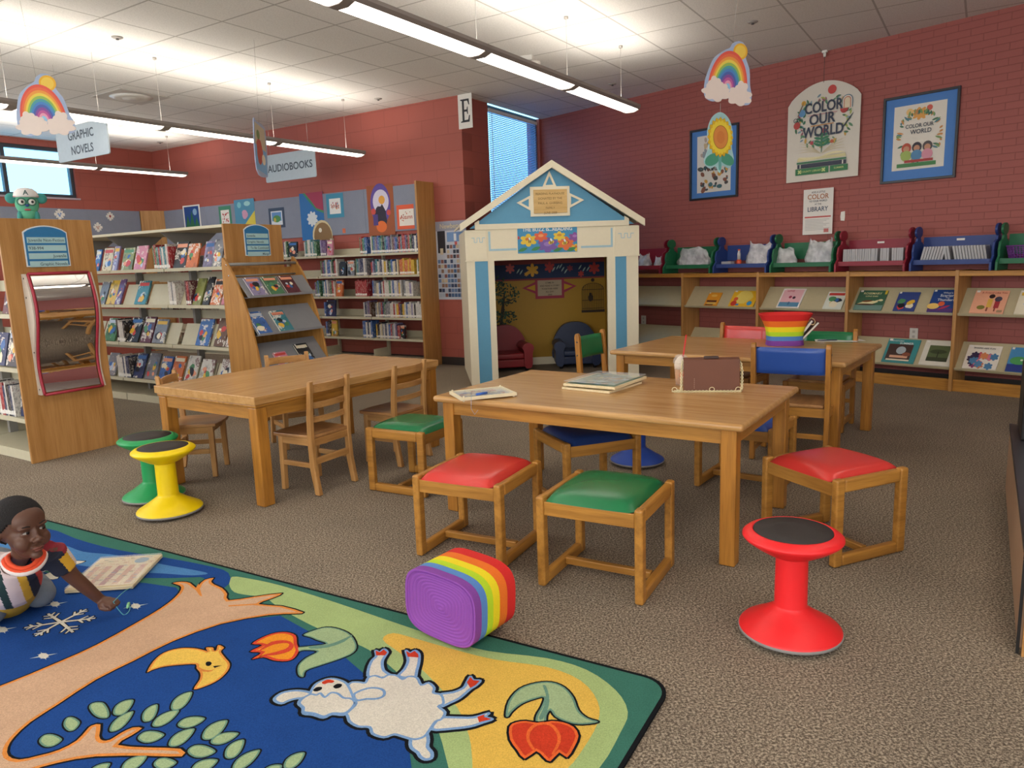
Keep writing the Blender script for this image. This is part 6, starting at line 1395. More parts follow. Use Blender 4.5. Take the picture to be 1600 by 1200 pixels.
MB().tube([(-.06, -.085, .028), (.0, -.07, .028)], .006, 10).build('blue_wand', plain('wand_blue', '#2f5fb8', .4), t)
MB().tube([(-.06, -.085, .026), (-.09, -.10, .03), (-.10, -.125, .010), (-.105, -.135, -.03), (-.09, -.14, -.06), (-.07, -.135, -.04)], .0010, 5).build('wand_string', plain('string_blue', '#8fa8c8', .6), t)

# plush-like cutout head on top of the nearer end panel
p = un(5.60, 2.38+.31-.02); d_ = ray(49, 318)
hp_ = un(5.63, 2.62); t = thing('monster_plush_toy', 'green plush creature with round glasses and white cap on top of the mirror panel', 'toy', (hp_.x, hp_.y, 1.681), atan2(hp_.y, hp_.x)-pi/2)
PG, PD = plain('plush_green', '#5fae8c', .9, bmp=.4, vs=200), plain('plush_teal', '#3f8f88', .9)
MB().ell((0, .03, .115), (.072, .055, .085)).ell((0, .03, .045), (.050, .045, .050)).build('head', PG, t)
for sg in (-1, 1):
    MB().ell((sg*.088, .03, .150), (.036, .022, .036)).build('ear', PD, t)
    MB().lathe([(.001, 0), (.019, 0), (.019, .006)], 20, M=MT(sg*.030, -.020, .122, 0, pi/2)).build('eye_white', WHITE, t)
    MB().ell((sg*.030+.004, -.027, .122), (.008, .004, .009)).build('pupil', BLACK, t)
    MB().tube([(sg*.030+.026*cos(a), -.027, .122+.024*sin(a)) for a in [2*pi*k/20 for k in range(20)]], .003, 6, closed=True).build('glasses_ring', plain('glasses_green', '#2f5a50', .5), t)
    MB().ell((sg*.050, .02, .02), (.018, .03, .045)).build('arm', PD, t)
MB().ell((0, -.026, .098), (.012, .010, .009)).build('nose', plain('nose_blue', '#2f4a8a', .6), t); MB().ell((0, -.016, .070), (.020, .010, .007)).build('mouth', plain('mouth_red', '#b8505a', .6), t)
MB().lathe([(.078, .155), (.078, .165), (.068, .195), (.045, .215), (.001, .224)], 28, cy=.03).build('cap', plain('cap_white', '#e3dedb', .8), t)
MB().tube([(.074*cos(a), .03+.074*sin(a)*.95, .160) for a in [2*pi*k/28 for k in range(28)]], .006, 6, closed=True).build('cap_band', plain('cap_red', '#b03f4a', .7), t)
m = MB(); text_into(m, 'A', .045, 0, .168, -.048, 0, bold=.02); m.build('cap_letter', plain('cap_ink', '#3f5a5a', .6), t)

# ================================================================== THE RUG
RZ = .010
def rugmat(name, c):
    n = 'rug_'+name
    if n in MATS: return MATS[n]
    m, t, b = nt(n); v = ocoord(t); f = noise(t, v, 230, 2, .8); f2 = noise(t, v, 7, 4, .6); c = lin(c)
    a = ramp(t, f, [(.3, tuple(x*.78 for x in c[:3])+(1,)), (.7, tuple(min(1, x*1.12) for x in c[:3])+(1,))]); g = ramp(t, f2, [(.3, (.93, .93, .93, 1)), (.7, (1.03, 1.03, 1.03, 1))])
    k = t.nodes.new('ShaderNodeMix'); k.data_type = 'RGBA'; k.blend_type = 'MULTIPLY'; k.inputs[0].default_value = 1; t.links.new(a, k.inputs[6]); t.links.new(g, k.inputs[7]); t.links.new(k.outputs[2], b.inputs['Base Color'])
    b.inputs['Roughness'].default_value = .95; b.inputs['Specular IOR Level'].default_value = .1; bump(t, b, f, .35, .003); MATS[n] = m; return m
RC_ = {'dgreen': '#3f7567', 'lgreen': '#a9bf80', 'yellow': '#e4ba55', 'blue': '#214a8f', 'lblue': '#4f84bb', 'black': '#181a1e', 'tan': '#cfaa8c', 'orange': '#e08f45', 'gold': '#ecc35a', 'white': '#dcd6c8',
       'wblue': '#7fa3cf', 'red': '#cf4027', 'rorange': '#ea6b33', 'porange': '#f29a2c', 'pred': '#d84a35', 'leaf': '#a3b98d', 'leafd': '#6d9482', 'star': '#c9d6cf'}
RN = list(RC_); rugmats = [rugmat(k, v) for k, v in RC_.items()]
K0 = Vector((.462, 2.055)); R1 = Vector((-.866, .5)); R2 = Vector((-.5, -.866)); RL, RW_ = 4.3, 2.75
def rugrect(g, r, n=8):
    out = []
    for (cx, cy, a0) in ((g+r, g+r, 180), (RL-g-r, g+r, 270), (RL-g-r, RW_-g-r, 0), (g+r, RW_-g-r, 90)):
        for k in range(n+1):
            a = radians(a0+90*k/n); p = K0 + R1*(cx+r*cos(a)) + R2*(cy+r*sin(a)); out.append((p.x, p.y))
    return out
rug = MB(); rl = [3]; BASE = [0]
rug.prism(rugrect(0, .09), .0005, RZ-.001, 'z', RN.index('black'))
def lay(pts, col):
    rl[0] += 1; rug.flat(pts, RZ-.001+.00012*rl[0]+(len(rug.f)*.000001) % .0001, RN.index(col))
rug.prism(rugrect(.012, .08), RZ-.0012, RZ-.0008, 'z', RN.index('dgreen'))
def W2(pts): return [tuple(FL(x, y, RZ)[:2]) for x, y in pts]
def art(pts, layers, sm=4, lv=None):
    if lv is not None or BASE[0]: rl[0] = BASE[0] if lv is None else lv
    w = W2(pts)
    if sm: w = smooth2(w, sm)
    for col, off in layers:
        if off <= 0: lay(offset2(w, off) if off else w, col); continue
        lay(w, col); n = len(w)
        for i in range(n):                                   # outline: one short strip per edge
            a, b = Vector(w[i]), Vector(w[(i+1) % n])
            if (b-a).length < 1e-5: continue
            d = (b-a).normalized(); q = Vector((-d.y, d.x))*off; e = d*off*.45
            rl[0] -= 1; lay([tuple(a-e-q), tuple(b+e-q), tuple(b+e+q), tuple(a-e+q)], col)
# background bands
art([(358, 912), (363, 901), (390, 904), (440, 915), (524, 941), (627, 976), (700, 1000), (763, 1017), (854, 1028), (916, 1046), (962, 1078), (981, 1112), (969, 1145), (936, 1200), (880, 1240), (790, 1262), (715, 1250), (701, 1200), (685, 1142), (660, 1090), (620, 1050), (584, 1020), (555, 1005), (500, 983), (460, 963), (430, 945), (414, 933), (390, 930), (366, 925)], [('lgreen', 0)], 3)
art([(598, 999), (614, 989), (647, 997), (700, 1012), (771, 1030), (854, 1042), (907, 1063), (934, 1096), (934, 1129), (911, 1170), (887, 1200), (850, 1222), (780, 1226), (742, 1215), (738, 1188), (733, 1150), (715, 1106), (690, 1077), (656, 1043), (622, 1018)], [('yellow', 0)], 3)
art([(40, 822), (67, 825), (91, 830), (117, 841), (162, 854), (211, 864), (258, 871), (330, 885), (357, 895), (358, 912), (340, 920), (318, 903), (300, 902), (222, 903), (112, 893), (60, 885), (-60, 870), (-160, 850), (-120, 815)], [('blue', 0)], 2)
art([(-60, 838), (40, 843), (97, 851), (130, 862), (171, 866), (211, 872), (255, 882), (300, 890), (325, 896), (300, 899), (255, 896), (200, 893), (130, 884), (60, 876), (-60, 860)], [('lblue', 0)], 3)
art([(438, 962), (487, 989), (532, 1021), (568, 1052), (610, 1100), (638, 1160), (645, 1215), (640, 1275), (430, 1330), (100, 1345), (-250, 1330), (-420, 1200), (-420, 1050), (-300, 930), (-150, 885), (-40, 880), (60, 893), (130, 903), (228, 911), (275, 918), (300, 950), (380, 968)], [('blue', 0)], 1)
# white wing tips near the boy
art([(80, 868), (98, 871), (112, 876), (133, 877), (118, 882), (100, 884), (84, 882)], [('black', .006), ('white', 0)], 2)
art([(70, 898), (86, 893), (92, 897), (90, 904), (76, 905)], [('black', .004), ('white', 0)], 2)
BASE[0] = 9
# tree trunk and crown
trunk = [(-260, 1160), (-80, 1098), (0, 1072), (90, 1035), (150, 1008), (210, 975), (252, 950), (274, 933), (283, 921), (281, 915), (270, 911), (284, 909), (297, 911), (308, 920), (311, 914), (320, 906), (334, 903), (330, 908), (334, 913), (347, 919), (355, 928), (357, 938), (400, 932), (441, 927), (425, 935), (403, 944), (440, 947), (474, 957), (460, 959), (420, 961), (345, 975), (270, 1002), (210, 1032), (150, 1062), (90, 1101), (48, 1128), (22, 1152), (12, 1168), (13, 1181), (30, 1187), (60, 1181), (92, 1172), (120, 1157), (136, 1140), (143, 1134), (157, 1132), (155, 1150), (160, 1157), (172, 1156), (188, 1146), (207, 1137), (222, 1138), (204, 1150), (184, 1164), (230, 1168), (282, 1170), (284, 1182), (230, 1181), (150, 1182), (90, 1192), (40, 1206), (-40, 1230), (-260, 1290)]
art(trunk, [('black', .007), ('orange', .0), ('tan', -.011)], 2)
art([(310, 912), (316, 932), (312, 931), (305, 921)], [('orange', 0)], 0, 13); art([(357, 946), (405, 943), (404, 945), (357, 948)], [('orange', 0)], 0, 13)
# bird
art([(230, 1050), (240, 1033), (256, 1020), (280, 1013), (304, 1013), (322, 1017), (325, 1019), (322, 1012), (333, 1012), (334, 1016), (338, 1016), (341, 1008), (350, 1012), (345, 1018), (352, 1028), (359, 1037), (356, 1048), (342, 1062), (322, 1072), (303, 1077), (312, 1062), (313, 1052), (307, 1044), (306, 1038), (280, 1039), (255, 1042), (238, 1047)], [('black', .006), ('orange', 0), ('gold', -.007)], 3)
art([(322, 1035), (328, 1034), (331, 1037), (327, 1041), (322, 1040)], [('black', 0)], 2, 14); art([(333, 1041), (347, 1040), (335, 1044)], [('black', 0)], 0, 14); art([(306, 1038), (312, 1048), (322, 1050), (331, 1049), (340, 1041), (332, 1047), (322, 1047), (313, 1044)], [('orange', 0)], 2, 13)
# leaves of the tree
LV = [(79, 1157, 18, 10, 5), (112, 1131, 13, 11, 10), (156, 1109, 12, 17, 60), (193, 1105, 19, 9, 35), (190, 1127, 24, 8, 40), (235, 1114, 17, 9, 50), (259, 1122, 24, 8, 30), (284, 1095, 21, 9, 40), (299, 1128, 22, 8, 14), (236, 1151, 21, 9, 8), (284, 1152, 24, 9, 33), (336, 1140, 24, 10, 36), (351, 1153, 23, 8, 18), (315, 1174, 22, 10, 0), (367, 1170, 20, 10, 44), (385, 1187, 26, 9, 35), (320, 1196, 22, 9, 22), (258, 1193, 18, 9, 5), (210, 1192, 22, 9, 28), (155, 1203, 20, 8, 30), (460, 1188, 20, 9, 36), (425, 1205, 18, 9, 30), (350, 1215, 20, 9, 20)]
for x, y, L, w, a in LV:
    a = radians(a); d = Vector((cos(a), -sin(a))); q = Vector((sin(a), cos(a))); pts = []
    for k in range(12):
        tt = 2*pi*k/12; c_, s_ = cos(tt), sin(tt); pts.append((x+d.x*L*c_+q.x*w*s_*(abs(s_)**.3)*(1-.25*c_), y+d.y*L*c_+q.y*w*s_*(abs(s_)**.3)*(1-.25*c_)))
    art(pts, [('black', .005), ('leafd', 0), ('leaf', -.005)], 2)
# upper tulip
art([(474, 992), (490, 985), (510, 980), (530, 983), (548, 992), (557, 1008), (552, 1020), (530, 1030), (500, 1040), (478, 1048), (474, 1058), (466, 1054), (466, 1040), (478, 1028), (496, 1018), (476, 1016), (466, 1018), (464, 1012), (480, 1010), (510, 1006), (495, 1000), (486, 996)], [('black', .006), ('leafd', 0), ('leaf', -.005)], 3)
art([(484, 1010), (510, 1008), (536, 999), (552, 991), (538, 1003), (512, 1012), (486, 1014)], [('leafd', 0)], 2, 13)
art([(394, 1006), (410, 996), (430, 989), (448, 988), (462, 993), (464, 1006), (467, 1016), (460, 1028), (448, 1033), (428, 1032), (412, 1027), (394, 1030), (408, 1020), (391, 1018), (410, 1008)], [('black', .006), ('pred', 0), ('porange', -.011)], 3)
art([(404, 1018), (424, 1003), (448, 1001), (459, 1008), (452, 1018), (428, 1024), (410, 1024), (430, 1019), (446, 1014), (452, 1008), (446, 1005), (426, 1008)], [('pred', 0)], 3, 13)
# lower tulip
art([(790, 1117), (795, 1095), (812, 1076), (838, 1067), (862, 1066), (882, 1074), (896, 1090), (904, 1110), (918, 1122), (935, 1128), (910, 1132), (888, 1129), (868, 1120), (860, 1110), (854, 1118), (852, 1130), (838, 1130), (838, 1118), (846, 1104), (850, 1090), (836, 1092), (815, 1100), (800, 1112), (794, 1120)], [('black', .006), ('leafd', 0), ('leaf', -.006)], 3)
art([(848, 1072), (853, 1086), (850, 1104), (842, 1122), (848, 1124), (857, 1105), (858, 1088), (853, 1072)], [('leafd', 0)], 2, 13)
art([(796, 1136), (806, 1129), (822, 1127), (842, 1130), (862, 1127), (880, 1129), (896, 1136), (904, 1150), (897, 1168), (886, 1184), (874, 1176), (860, 1190), (850, 1184), (838, 1174), (820, 1186), (808, 1172), (797, 1156)], [('black', .007), ('rorange', 0), ('red', -.008)], 2, 13)
art([(824, 1142), (838, 1130), (860, 1130), (874, 1144), (876, 1160), (866, 1178), (862, 1178), (871, 1160), (869, 1146), (858, 1134), (840, 1134), (829, 1144), (828, 1158), (838, 1174), (832, 1172), (823, 1158)], [('rorange', 0)], 2, 17)
# snowflake
sc_ = Vector(FL(95, 972, RZ)[:2]); tips = [Vector(FL(x, y, RZ)[:2]) for x, y in ((135, 952), (149, 966), (114, 988), (55, 994), (38, 981), (75, 959))]
def bar(a, b, w): d = (b-a).normalized(); n = Vector((-d.y, d.x))*w; return [tuple(a-n), tuple(b-n*.7+d*.0), tuple(b+n*.7), tuple(a+n)]
bars = []
for tp in tips:
    d = tp-sc_; bars.append((sc_, tp, .0062))
    for f, ln in ((.52, .30), (.76, .22)):
        b = sc_+d*f
        for sg in (-1, 1):
            e = d.normalized(); e = Vector((e.x*cos(.85*sg)-e.y*sin(.85*sg), e.x*sin(.85*sg)+e.y*cos(.85*sg))); bars.append((b, b+e*d.length*ln, .0046))
for k, (a_, b_, w_) in enumerate(bars):
    d = (b_-a_).normalized(); rl[0] = 9; lay(bar(a_-d*.004, b_+d*.005, w_+.0042), 'black')
for a_, b_, w_ in bars: rl[0] = 11; lay(bar(a_, b_, w_), 'white')
# stars
for (x, y, s) in ((68, 1025, 1.0), (212, 947, .9), (4, 984, 1.0), (86, 944, .9), (-90, 1040, 1.1)):
    pts = []
    for k in range(16):
        a = 2*pi*k/16; r = (24 if k % 8 == 0 else 13 if k % 4 == 0 else 11) if k % 2 == 0 else 4.6; pts.append((x+r*s*cos(a-.35), y+r*.5*s*sin(a-.35)))
    art(pts, [('star', 0)], 0); art([(x+8*s*cos(2*pi*k/10), y+4.4*s*sin(2*pi*k/10)) for k in range(10)], [('white', 0)], 0, 12)
# lamb
z9 = lambda L: [(420+x*.225, 960+y*.225) for x, y in L]
def lamb(L, cols, sm=3, lv=None): art(z9(L), cols, sm, lv)
legs = [[(700, 440), (690, 380), (715, 320), (745, 290), (740, 250), (770, 262), (800, 240), (825, 262), (810, 290), (790, 330), (800, 390), (850, 430)], [(900, 430), (940, 380), (965, 320), (950, 250), (980, 268), (1015, 250), (1045, 275), (1045, 330), (1030, 390), (1010, 440)],
        [(1180, 560), (1280, 540), (1350, 510), (1375, 470), (1400, 430), (1420, 455), (1470, 460), (1440, 495), (1400, 520), (1330, 580), (1260, 615), (1190, 640)], [(1190, 720), (1300, 715), (1420, 715), (1530, 685), (1505, 712), (1555, 728), (1480, 755), (1400, 780), (1280, 795), (1130, 800)]]
body = [(560, 480), (620, 470), (670, 475), (690, 440), (740, 425), (790, 440), (830, 420), (890, 425), (930, 450), (970, 430), (1030, 440), (1060, 490), (1110, 475), (1150, 510), (1145, 545), (1200, 560), (1215, 620), (1180, 640), (1225, 680), (1200, 730), (1160, 745), (1120, 800), (1080, 850), (1010, 870), (930, 850), (870, 835), (800, 855), (720, 830), (700, 785), (620, 780), (560, 745), (545, 705), (500, 640), (520, 560)]
tail = [(1000, 850), (1090, 820), (1110, 870), (1105, 920), (1135, 960), (1130, 1000), (1085, 1010), (1050, 990), (1030, 960), (990, 930), (980, 890)]
head = [(290, 540), (320, 490), (370, 460), (430, 445), (490, 455), (540, 480), (570, 530), (590, 580), (610, 620), (570, 665), (520, 700), (440, 695), (380, 720), (310, 700), (240, 690), (235, 650), (205, 620), (230, 580), (280, 570)]
ear1 = [(290, 580), (200, 585), (140, 600), (90, 620), (45, 605), (40, 580), (90, 545), (160, 530), (230, 530), (290, 545)]
ear2 = [(590, 560), (640, 530), (710, 512), (780, 520), (805, 545), (790, 575), (740, 590), (680, 590), (610, 600)]
for L in legs+[body, tail, head, ear1]: lamb(L, [('black', .014)], 3, 9)
for L in legs+[body, tail, head, ear1]: lamb(L, [('wblue', .004)], 3, 10)
for L in legs+[body, tail, head, ear1]: lamb(L, [('white', -.006)], 3, 11)
lamb(body, [('wblue', .003), ('white', -.005)], 3, 12); lamb(head, [('wblue', .003), ('white', -.005)], 3, 14); lamb(ear2, [('wblue', .004), ('white', -.005)], 3, 18)
lamb([(290, 555), (330, 560), (360, 548), (390, 575), (430, 545), (480, 550), (520, 580), (570, 585), (600, 612), (570, 660), (520, 690), (440, 690), (380, 712), (310, 690), (240, 680), (240, 650), (210, 620), (235, 585)], [('wblue', .003), ('white', -.005)], 3, 16)
lamb([(310, 525), (335, 508), (368, 508), (365, 525), (335, 538), (312, 535)], [('black', 0)], 3, 20); lamb([(450, 500), (475, 485), (508, 488), (500, 508), (470, 518), (452, 512)], [('black', 0)], 3, 20); lamb([(368, 475), (410, 455), (455, 465), (440, 478), (412, 478), (385, 488)], [('red', 0)], 3, 20)
for L in ([(745, 285), (742, 252), (770, 264), (798, 244), (822, 264), (808, 285)], [(965, 295), (953, 255), (982, 270), (1012, 254), (1038, 278), (1040, 300)], [(1375, 472), (1400, 435), (1420, 458), (1465, 462), (1435, 492), (1400, 512)], [(1448, 712), (1500, 695), (1490, 712), (1545, 728), (1500, 740), (1460, 750)]): lamb(L, [('red', 0)], 1, 12)
rg = rug.build('illustrated_rug', rugmats); tag(rg, 'blue and green illustrated rug with lamb, tree, tulips and snowflake on the carpet', 'rug')

# ================================================================== THE CHILD ON THE RUG
def VP(px, py, t):                                     # point on a line of sight at camera depth t
    return C0 + ray(px, py)*t
def remeshed(mb, name, mats, parent, vox, smooth=6, assign=None):
    o = mb.build(name+'_src', mats[0]); r = o.modifiers.new('r', 'REMESH'); r.mode = 'VOXEL'; r.voxel_size = vox; r.use_smooth_shade = True
    s = o.modifiers.new('s', 'SMOOTH'); s.factor = .5; s.iterations = smooth
    dg = bpy.context.evaluated_depsgraph_get(); dg.update(); me = bpy.data.meshes.new_from_object(o.evaluated_get(dg)); me.name = name
    bpy.data.objects.remove(o); me.materials.clear()
    for m in mats: me.materials.append(m)
    for p in me.polygons:
        p.use_smooth = True; p.material_index = assign(p.center) if assign else 0
    ob = bpy.data.objects.new(name, me); COL.objects.link(ob)
    if parent is not None: ob.parent = parent; ob.matrix_parent_inverse = Matrix.Translation(-parent.location)
    return ob
SKIN = plain('dark_brown_skin', '#5e3d2e', .5, var=.08, vs=25); SKIN.node_tree.nodes['Principled BSDF'].inputs['Subsurface Weight'].default_value = .0
HAIR = plain('black_short_hair', '#171213', .9, bmp=1.0, vs=260)
hc = VP(31, 824, 2.50)                                  # head centre
cdir = (C0-hc).normalized(); zup = Vector((0, 0, 1)); side = cdir.cross(zup).normalized()*-1    # side: image right
upi = side.cross(cdir).normalized(); upi = upi if upi.z > 0 else -upi
yaw, pit, rol = radians(30), radians(-12), radians(9)
fwd = (cdir*cos(yaw)+side*sin(yaw)).normalized(); fwd = (fwd*cos(pit)+upi*sin(pit)).normalized()
lx = fwd.cross(upi).normalized(); lz = lx.cross(fwd).normalized()
if lz.dot(upi) < 0: lz = -lz
lx = fwd.cross(lz)                                       # face's right-handed x: towards image right when facing us
if lx.dot(side) < 0: lx = -lx
lx, lz = lx*cos(rol)+lz*sin(rol), lz*cos(rol)-lx*sin(rol)
HM = Matrix(((lx.x, fwd.x, lz.x, hc.x), (lx.y, fwd.y, lz.y, hc.y), (lx.z, fwd.z, lz.z, hc.z), (0, 0, 0, 1)))
boy = thing('person', 'person, small child in striped shirt and grey trousers kneeling on the rug, reaching right', 'person', (-1.95, 2.78, RZ))
hb_ = lambda p: HM @ Vector(p)
body = MB()
def E(c, r, M=HM): body.ell(c, r, 0, M, 22, 14)
E((0, -.010, .022), (.073, .086, .080)); E((0, .030, -.020), (.060, .052, .062)); E((0, .034, -.058), (.044, .042, .046)); E((0, .052, .030), (.056, .034, .046))
for s in (-1, 1):
    E((s*.034, .058, -.040), (.025, .022, .028)); E((s*.028, .074, .013), (.022, .012, .008)); E((s*.0115, .089, -.036), (.009, .009, .0075))
    E((s*.075, -.008, -.012), (.008, .018, .026)); E((s*.026, .071, -.008), (.017, .010, .010))
E((0, .082, -.012), (.0085, .012, .020)); E((0, .094, -.031), (.011, .012, .010)); E((0, .080, -.060), (.021, .010, .0058)); E((0, .078, -.070), (.018, .010, .0065)); E((0, .066, -.090), (.020, .016, .014))
neck = VP(22, 882, 2.60); chest = VP(18, 905, 2.70); belly = VP(12, 925, 2.84); pelvis = VP(-8, 905, 3.02); pelvis.z = max(pelvis.z, .13)
shR, elR, wrR = VP(80, 862, 2.62), VP(113, 900, 2.70), VP(158, 938, 2.80); shL = VP(-32, 878, 2.62); elL = VP(-62, 930, 2.70); wrL = VP(-40, 975, 2.78)
wrR.z = max(wrR.z, .045); wrL.z = max(wrL.z, .04)
body.tube([hb_((0, -.01, -.05)), hb_((0, -.012, -.09)), neck, chest], .034, 14, rads=[.034, .031, .034, .05])
body.tube([neck, chest, belly, pelvis], .07, 18, rads=[.045, .082, .085, .080]); body.tube([shL, neck*.5+chest*.5, shR], .035, 14, rads=[.036, .055, .036])
body.tube([shR, (shR+elR)/2, elR, (elR*.6+wrR*.4), wrR], .03, 14, rads=[.036, .031, .027, .025, .0185]); body.tube([shL, (shL+elL)/2, elL, (elL+wrL)/2, wrL], .03, 14, rads=[.036, .031, .027, .023, .0185])
# hand: fist round the cord; frame: hx along the fingers' reach, hz up
def hand(w, hx, hz, sgn):
    hx = hx.normalized(); hy = hz.cross(hx).normalized(); hz = hx.cross(hy).normalized(); P = lambda x, y, z: w + hx*x + hy*y + hz*z
    M = Matrix(((hx.x, hy.x, hz.x, w.x), (hx.y, hy.y, hz.y, w.y), (hx.z, hy.z, hz.z, w.z), (0, 0, 0, 1)))
    body.ell((.026, 0, .002), (.028, .025, .0135), 0, M, 16, 10); body.tube([w, P(.016, 0, .001)], .017, 12, rads=[.018, .019])
    for k, (yy, L, r) in enumerate(((-.0195, .86, .0062), (-.0065, 1.0, .0066), (.0065, 1.0, .0066), (.0190, .9, .0062))):
        body.tube([P(.040, yy*.95, .004), P(.056, yy, .003), P(.056+.010*L, yy, -.006), P(.054+.006*L, yy, -.016), P(.042, yy, -.018)], r, 9, rads=[r*1.1, r*1.08, r, r*.95, r*.8])
    body.tube([P(.010, sgn*.018, -.004), P(.026, sgn*.030, -.010), P(.042, sgn*.024, -.016), P(.052, sgn*.012, -.020)], .008, 9, rads=[.010, .0085, .0078, .0066])
hand(wrR, Vector((.9, -.25, -.12)), Vector((.1, -.15, 1)), -1); hand(wrL, Vector((.3, -.9, -.1)), Vector((0, -.1, 1)), 1)
kR, kL = FL(66, 955), FL(-12, 985); kR.z = kL.z = .074; aR = pelvis*.5+kR*.5+Vector((.10, .16, 0)); aL = aR+Vector((-.22, -.02, 0)); aR.z = aL.z = .05
aR, aL = Vector((pelvis.x+.05, pelvis.y+.10, .05)), Vector((pelvis.x-.12, pelvis.y+.06, .05))
for k, a in ((kR, aR), (kL, aL)): body.tube([pelvis, (pelvis+k)/2+Vector((0, 0, .02)), k], .05, 14, rads=[.068, .058, .045]); body.tube([k, (k+a)/2, a], .04, 12, rads=[.042, .038, .026])
remeshed(body, 'body', [SKIN], boy, .0040, 4)
# hair: a close cropped cap on the skull
nu, nv = 72, 40; vs = []; fs = []; hid = {}
rr = random.Random(3)
def keep(x, y, z):
    if y > .045: h = .047-.012*abs(x)/.07+.003*sin(x*170)
    elif y > .020: h = .036-(.045-y)/.025*.022
    elif y > -.032: h = .006
    else: h = -.052
    return z-.022 > h-.022
for j in range(nv+1):
    p_ = pi*j/nv
    for i in range(nu):
        a = 2*pi*i/nu; n_ = 1+.006*rr.uniform(-1, 1); vs.append((.0775*sin(p_)*cos(a)*n_, -.010+.0905*sin(p_)*sin(a)*n_, .022+.0855*cos(p_)*n_))
for j in range(nv):
    for i in range(nu):
        q = [j*nu+i, j*nu+(i+1) % nu, (j+1)*nu+(i+1) % nu, (j+1)*nu+i]; c = [sum(vs[k][d] for k in q)/4 for d in range(3)]
        if keep(*c): fs.append(q)
ho = MB().add([hb_(v)-boy.location for v in vs], fs, 0, True).build('hair', HAIR, boy); sm = ho.modifiers.new('thick', 'SOLIDIFY'); sm.thickness = .006; sm.offset = -.6
# eyes, brows, lips
EW = plain('eye_white', '#a89f9a', .2, var=0); IR = plain('eye_dark', '#160f0d', .15, var=0); LIP = plain('lip_brown', '#7a463c', .45); BRW = plain('brow_black', '#1d1514', .9); LID = plain('eyelid_brown', '#4a2f24', .5)
def inl(mb): return mb
BL = Matrix.Translation(-boy.location)
for s in (-1, 1):
    cx = s*.0265; M = BL @ HM
    MB().ell((cx, .0735, -.0035), (.0118, .0085, .0062), 0, M).build('eye', EW, boy)
    MB().ell((cx+.0030, .0803, -.0035), (.0064, .0034, .0058), 0, M).build('iris', IR, boy)
    MB().tube([(cx-.013, .0745, -.002), (cx-.006, .0812, .0032), (cx+.002, .0828, .0042), (cx+.009, .0800, .0024), (cx+.0135, .0735, -.002)], .0017, 7, M=M).build('upper_eyelid', LID, boy)
    MB().tube([(cx-s*.011, .0855, .0155), (cx, .0862, .0195), (cx+s*.010, .0815, .0190), (cx+s*.017, .0735, .0150)], .0018, 6, M=M, rads=[.0016, .0022, .0018, .0008]).build('eyebrow', BRW, boy)
MB().tube([(-.020, .0795, -.0645), (-.010, .0885, -.0615), (0, .0895, -.0630), (.010, .0885, -.0615), (.020, .0795, -.0645)], .003, 8, M=BL @ HM, rads=[.0012, .0032, .0030, .0032, .0012]).ell((0, .0845, -.0705), (.0145, .0060, .0042), 0, BL @ HM).build('lips', LIP, boy)
# clothes
def toward(a, b, f): return a + (b-a)*f
PANT = plain('grey_denim', '#6c7580', .85, var=.12, vs=40, bmp=.3)
pm = MB(); pm.ell(tuple(pelvis), (.098, .090, .080))
for k, a in ((kR, aR), (kL, aL)): pm.tube([pelvis, (pelvis+k)/2+Vector((0, 0, .02)), k+Vector((0, 0, .004))], .05, 16, rads=[.080, .072, .058]); pm.tube([k+Vector((0, 0, .0)), (k+a)/2, a], .04, 14, rads=[.055, .050, .042]); pm.ell(tuple(k), (.057, .057, .052))
remeshed(pm, 'trousers', [PANT], boy, .005, 5)
for a in (aR, aL): MB().ell((a.x-boy.location.x, a.y+.07-boy.location.y, .035), (.034, .075, .030)).build('shoe', plain('shoe_dark', '#2b2f3a', .6), boy)
SH = [plain('shirt_'+n, c, .85, var=.05, vs=30, bmp=.15) for n, c in (('pale', '#d6c3c3'), ('yellow', '#d3a52f'), ('navy', '#1d2336'), ('red', '#c23a2f'), ('green', '#1f3838'), ('white', '#ddd2cf'), ('maroon', '#8a2230'), ('orange', '#e2502c'))]
frontN = (cdir + Vector((0, 0, -.2))).normalized()
q0, q1 = VP(27, 880, 2.56), VP(45, 930, 2.70)
sleeve_end = toward(shR, elR, .66); sm_ = MB()
sm_.tube([neck+Vector((0, 0, .0)), toward(neck, chest, .5), chest, belly, toward(belly, pelvis, .55)], .09, 22, rads=[.050, .080, .098, .100, .100]); sm_.tube([shL, neck*.5+chest*.5, shR], .045, 16, rads=[.047, .066, .047])
sm_.tube([shR, toward(shR, elR, .33), sleeve_end], .045, 18, rads=[.048, .046, .043]); sm_.tube([shL, toward(shL, elL, .33), toward(shL, elL, .66)], .045, 18, rads=[.048, .046, .043])
axs = (elR-shR).normalized(); ref = zup.cross(axs).normalized(); ref2 = axs.cross(ref)
def shirt_col(c):
    v = c-shR; al = v.dot(axs)
    if al > -.012 and (v-axs*al).length < .062 and (c-shR).length < .20:
        r = v-axs*al; ang = math.degrees(atan2(r.dot(cdir), r.dot(ref2 if ref2.z > 0 else -ref2)))
        if al < .016: return 6 if ang < 75 else 2
        if ang < 52: return 5
        if ang < 112: return 1
        return 2
    k = (c.z-q1.z)/(q0.z-q1.z); base = q1+(q0-q1)*k; u = (c-base).dot(side)
    if k < -.28: return 1
    if -.013 < u < .013: return 1
    if .013 <= u < .042: return 2
    if u >= .042: return 6 if k > .45 and u > .06 else 3
    if -.055 < u <= -.013: return 0
    if -.080 < u <= -.055: return 4
    return 0
remeshed(sm_, 'shirt', SH, boy, .0048, 4, shirt_col)
m = MB(); ncp = hb_((0, -.008, -.092)); 
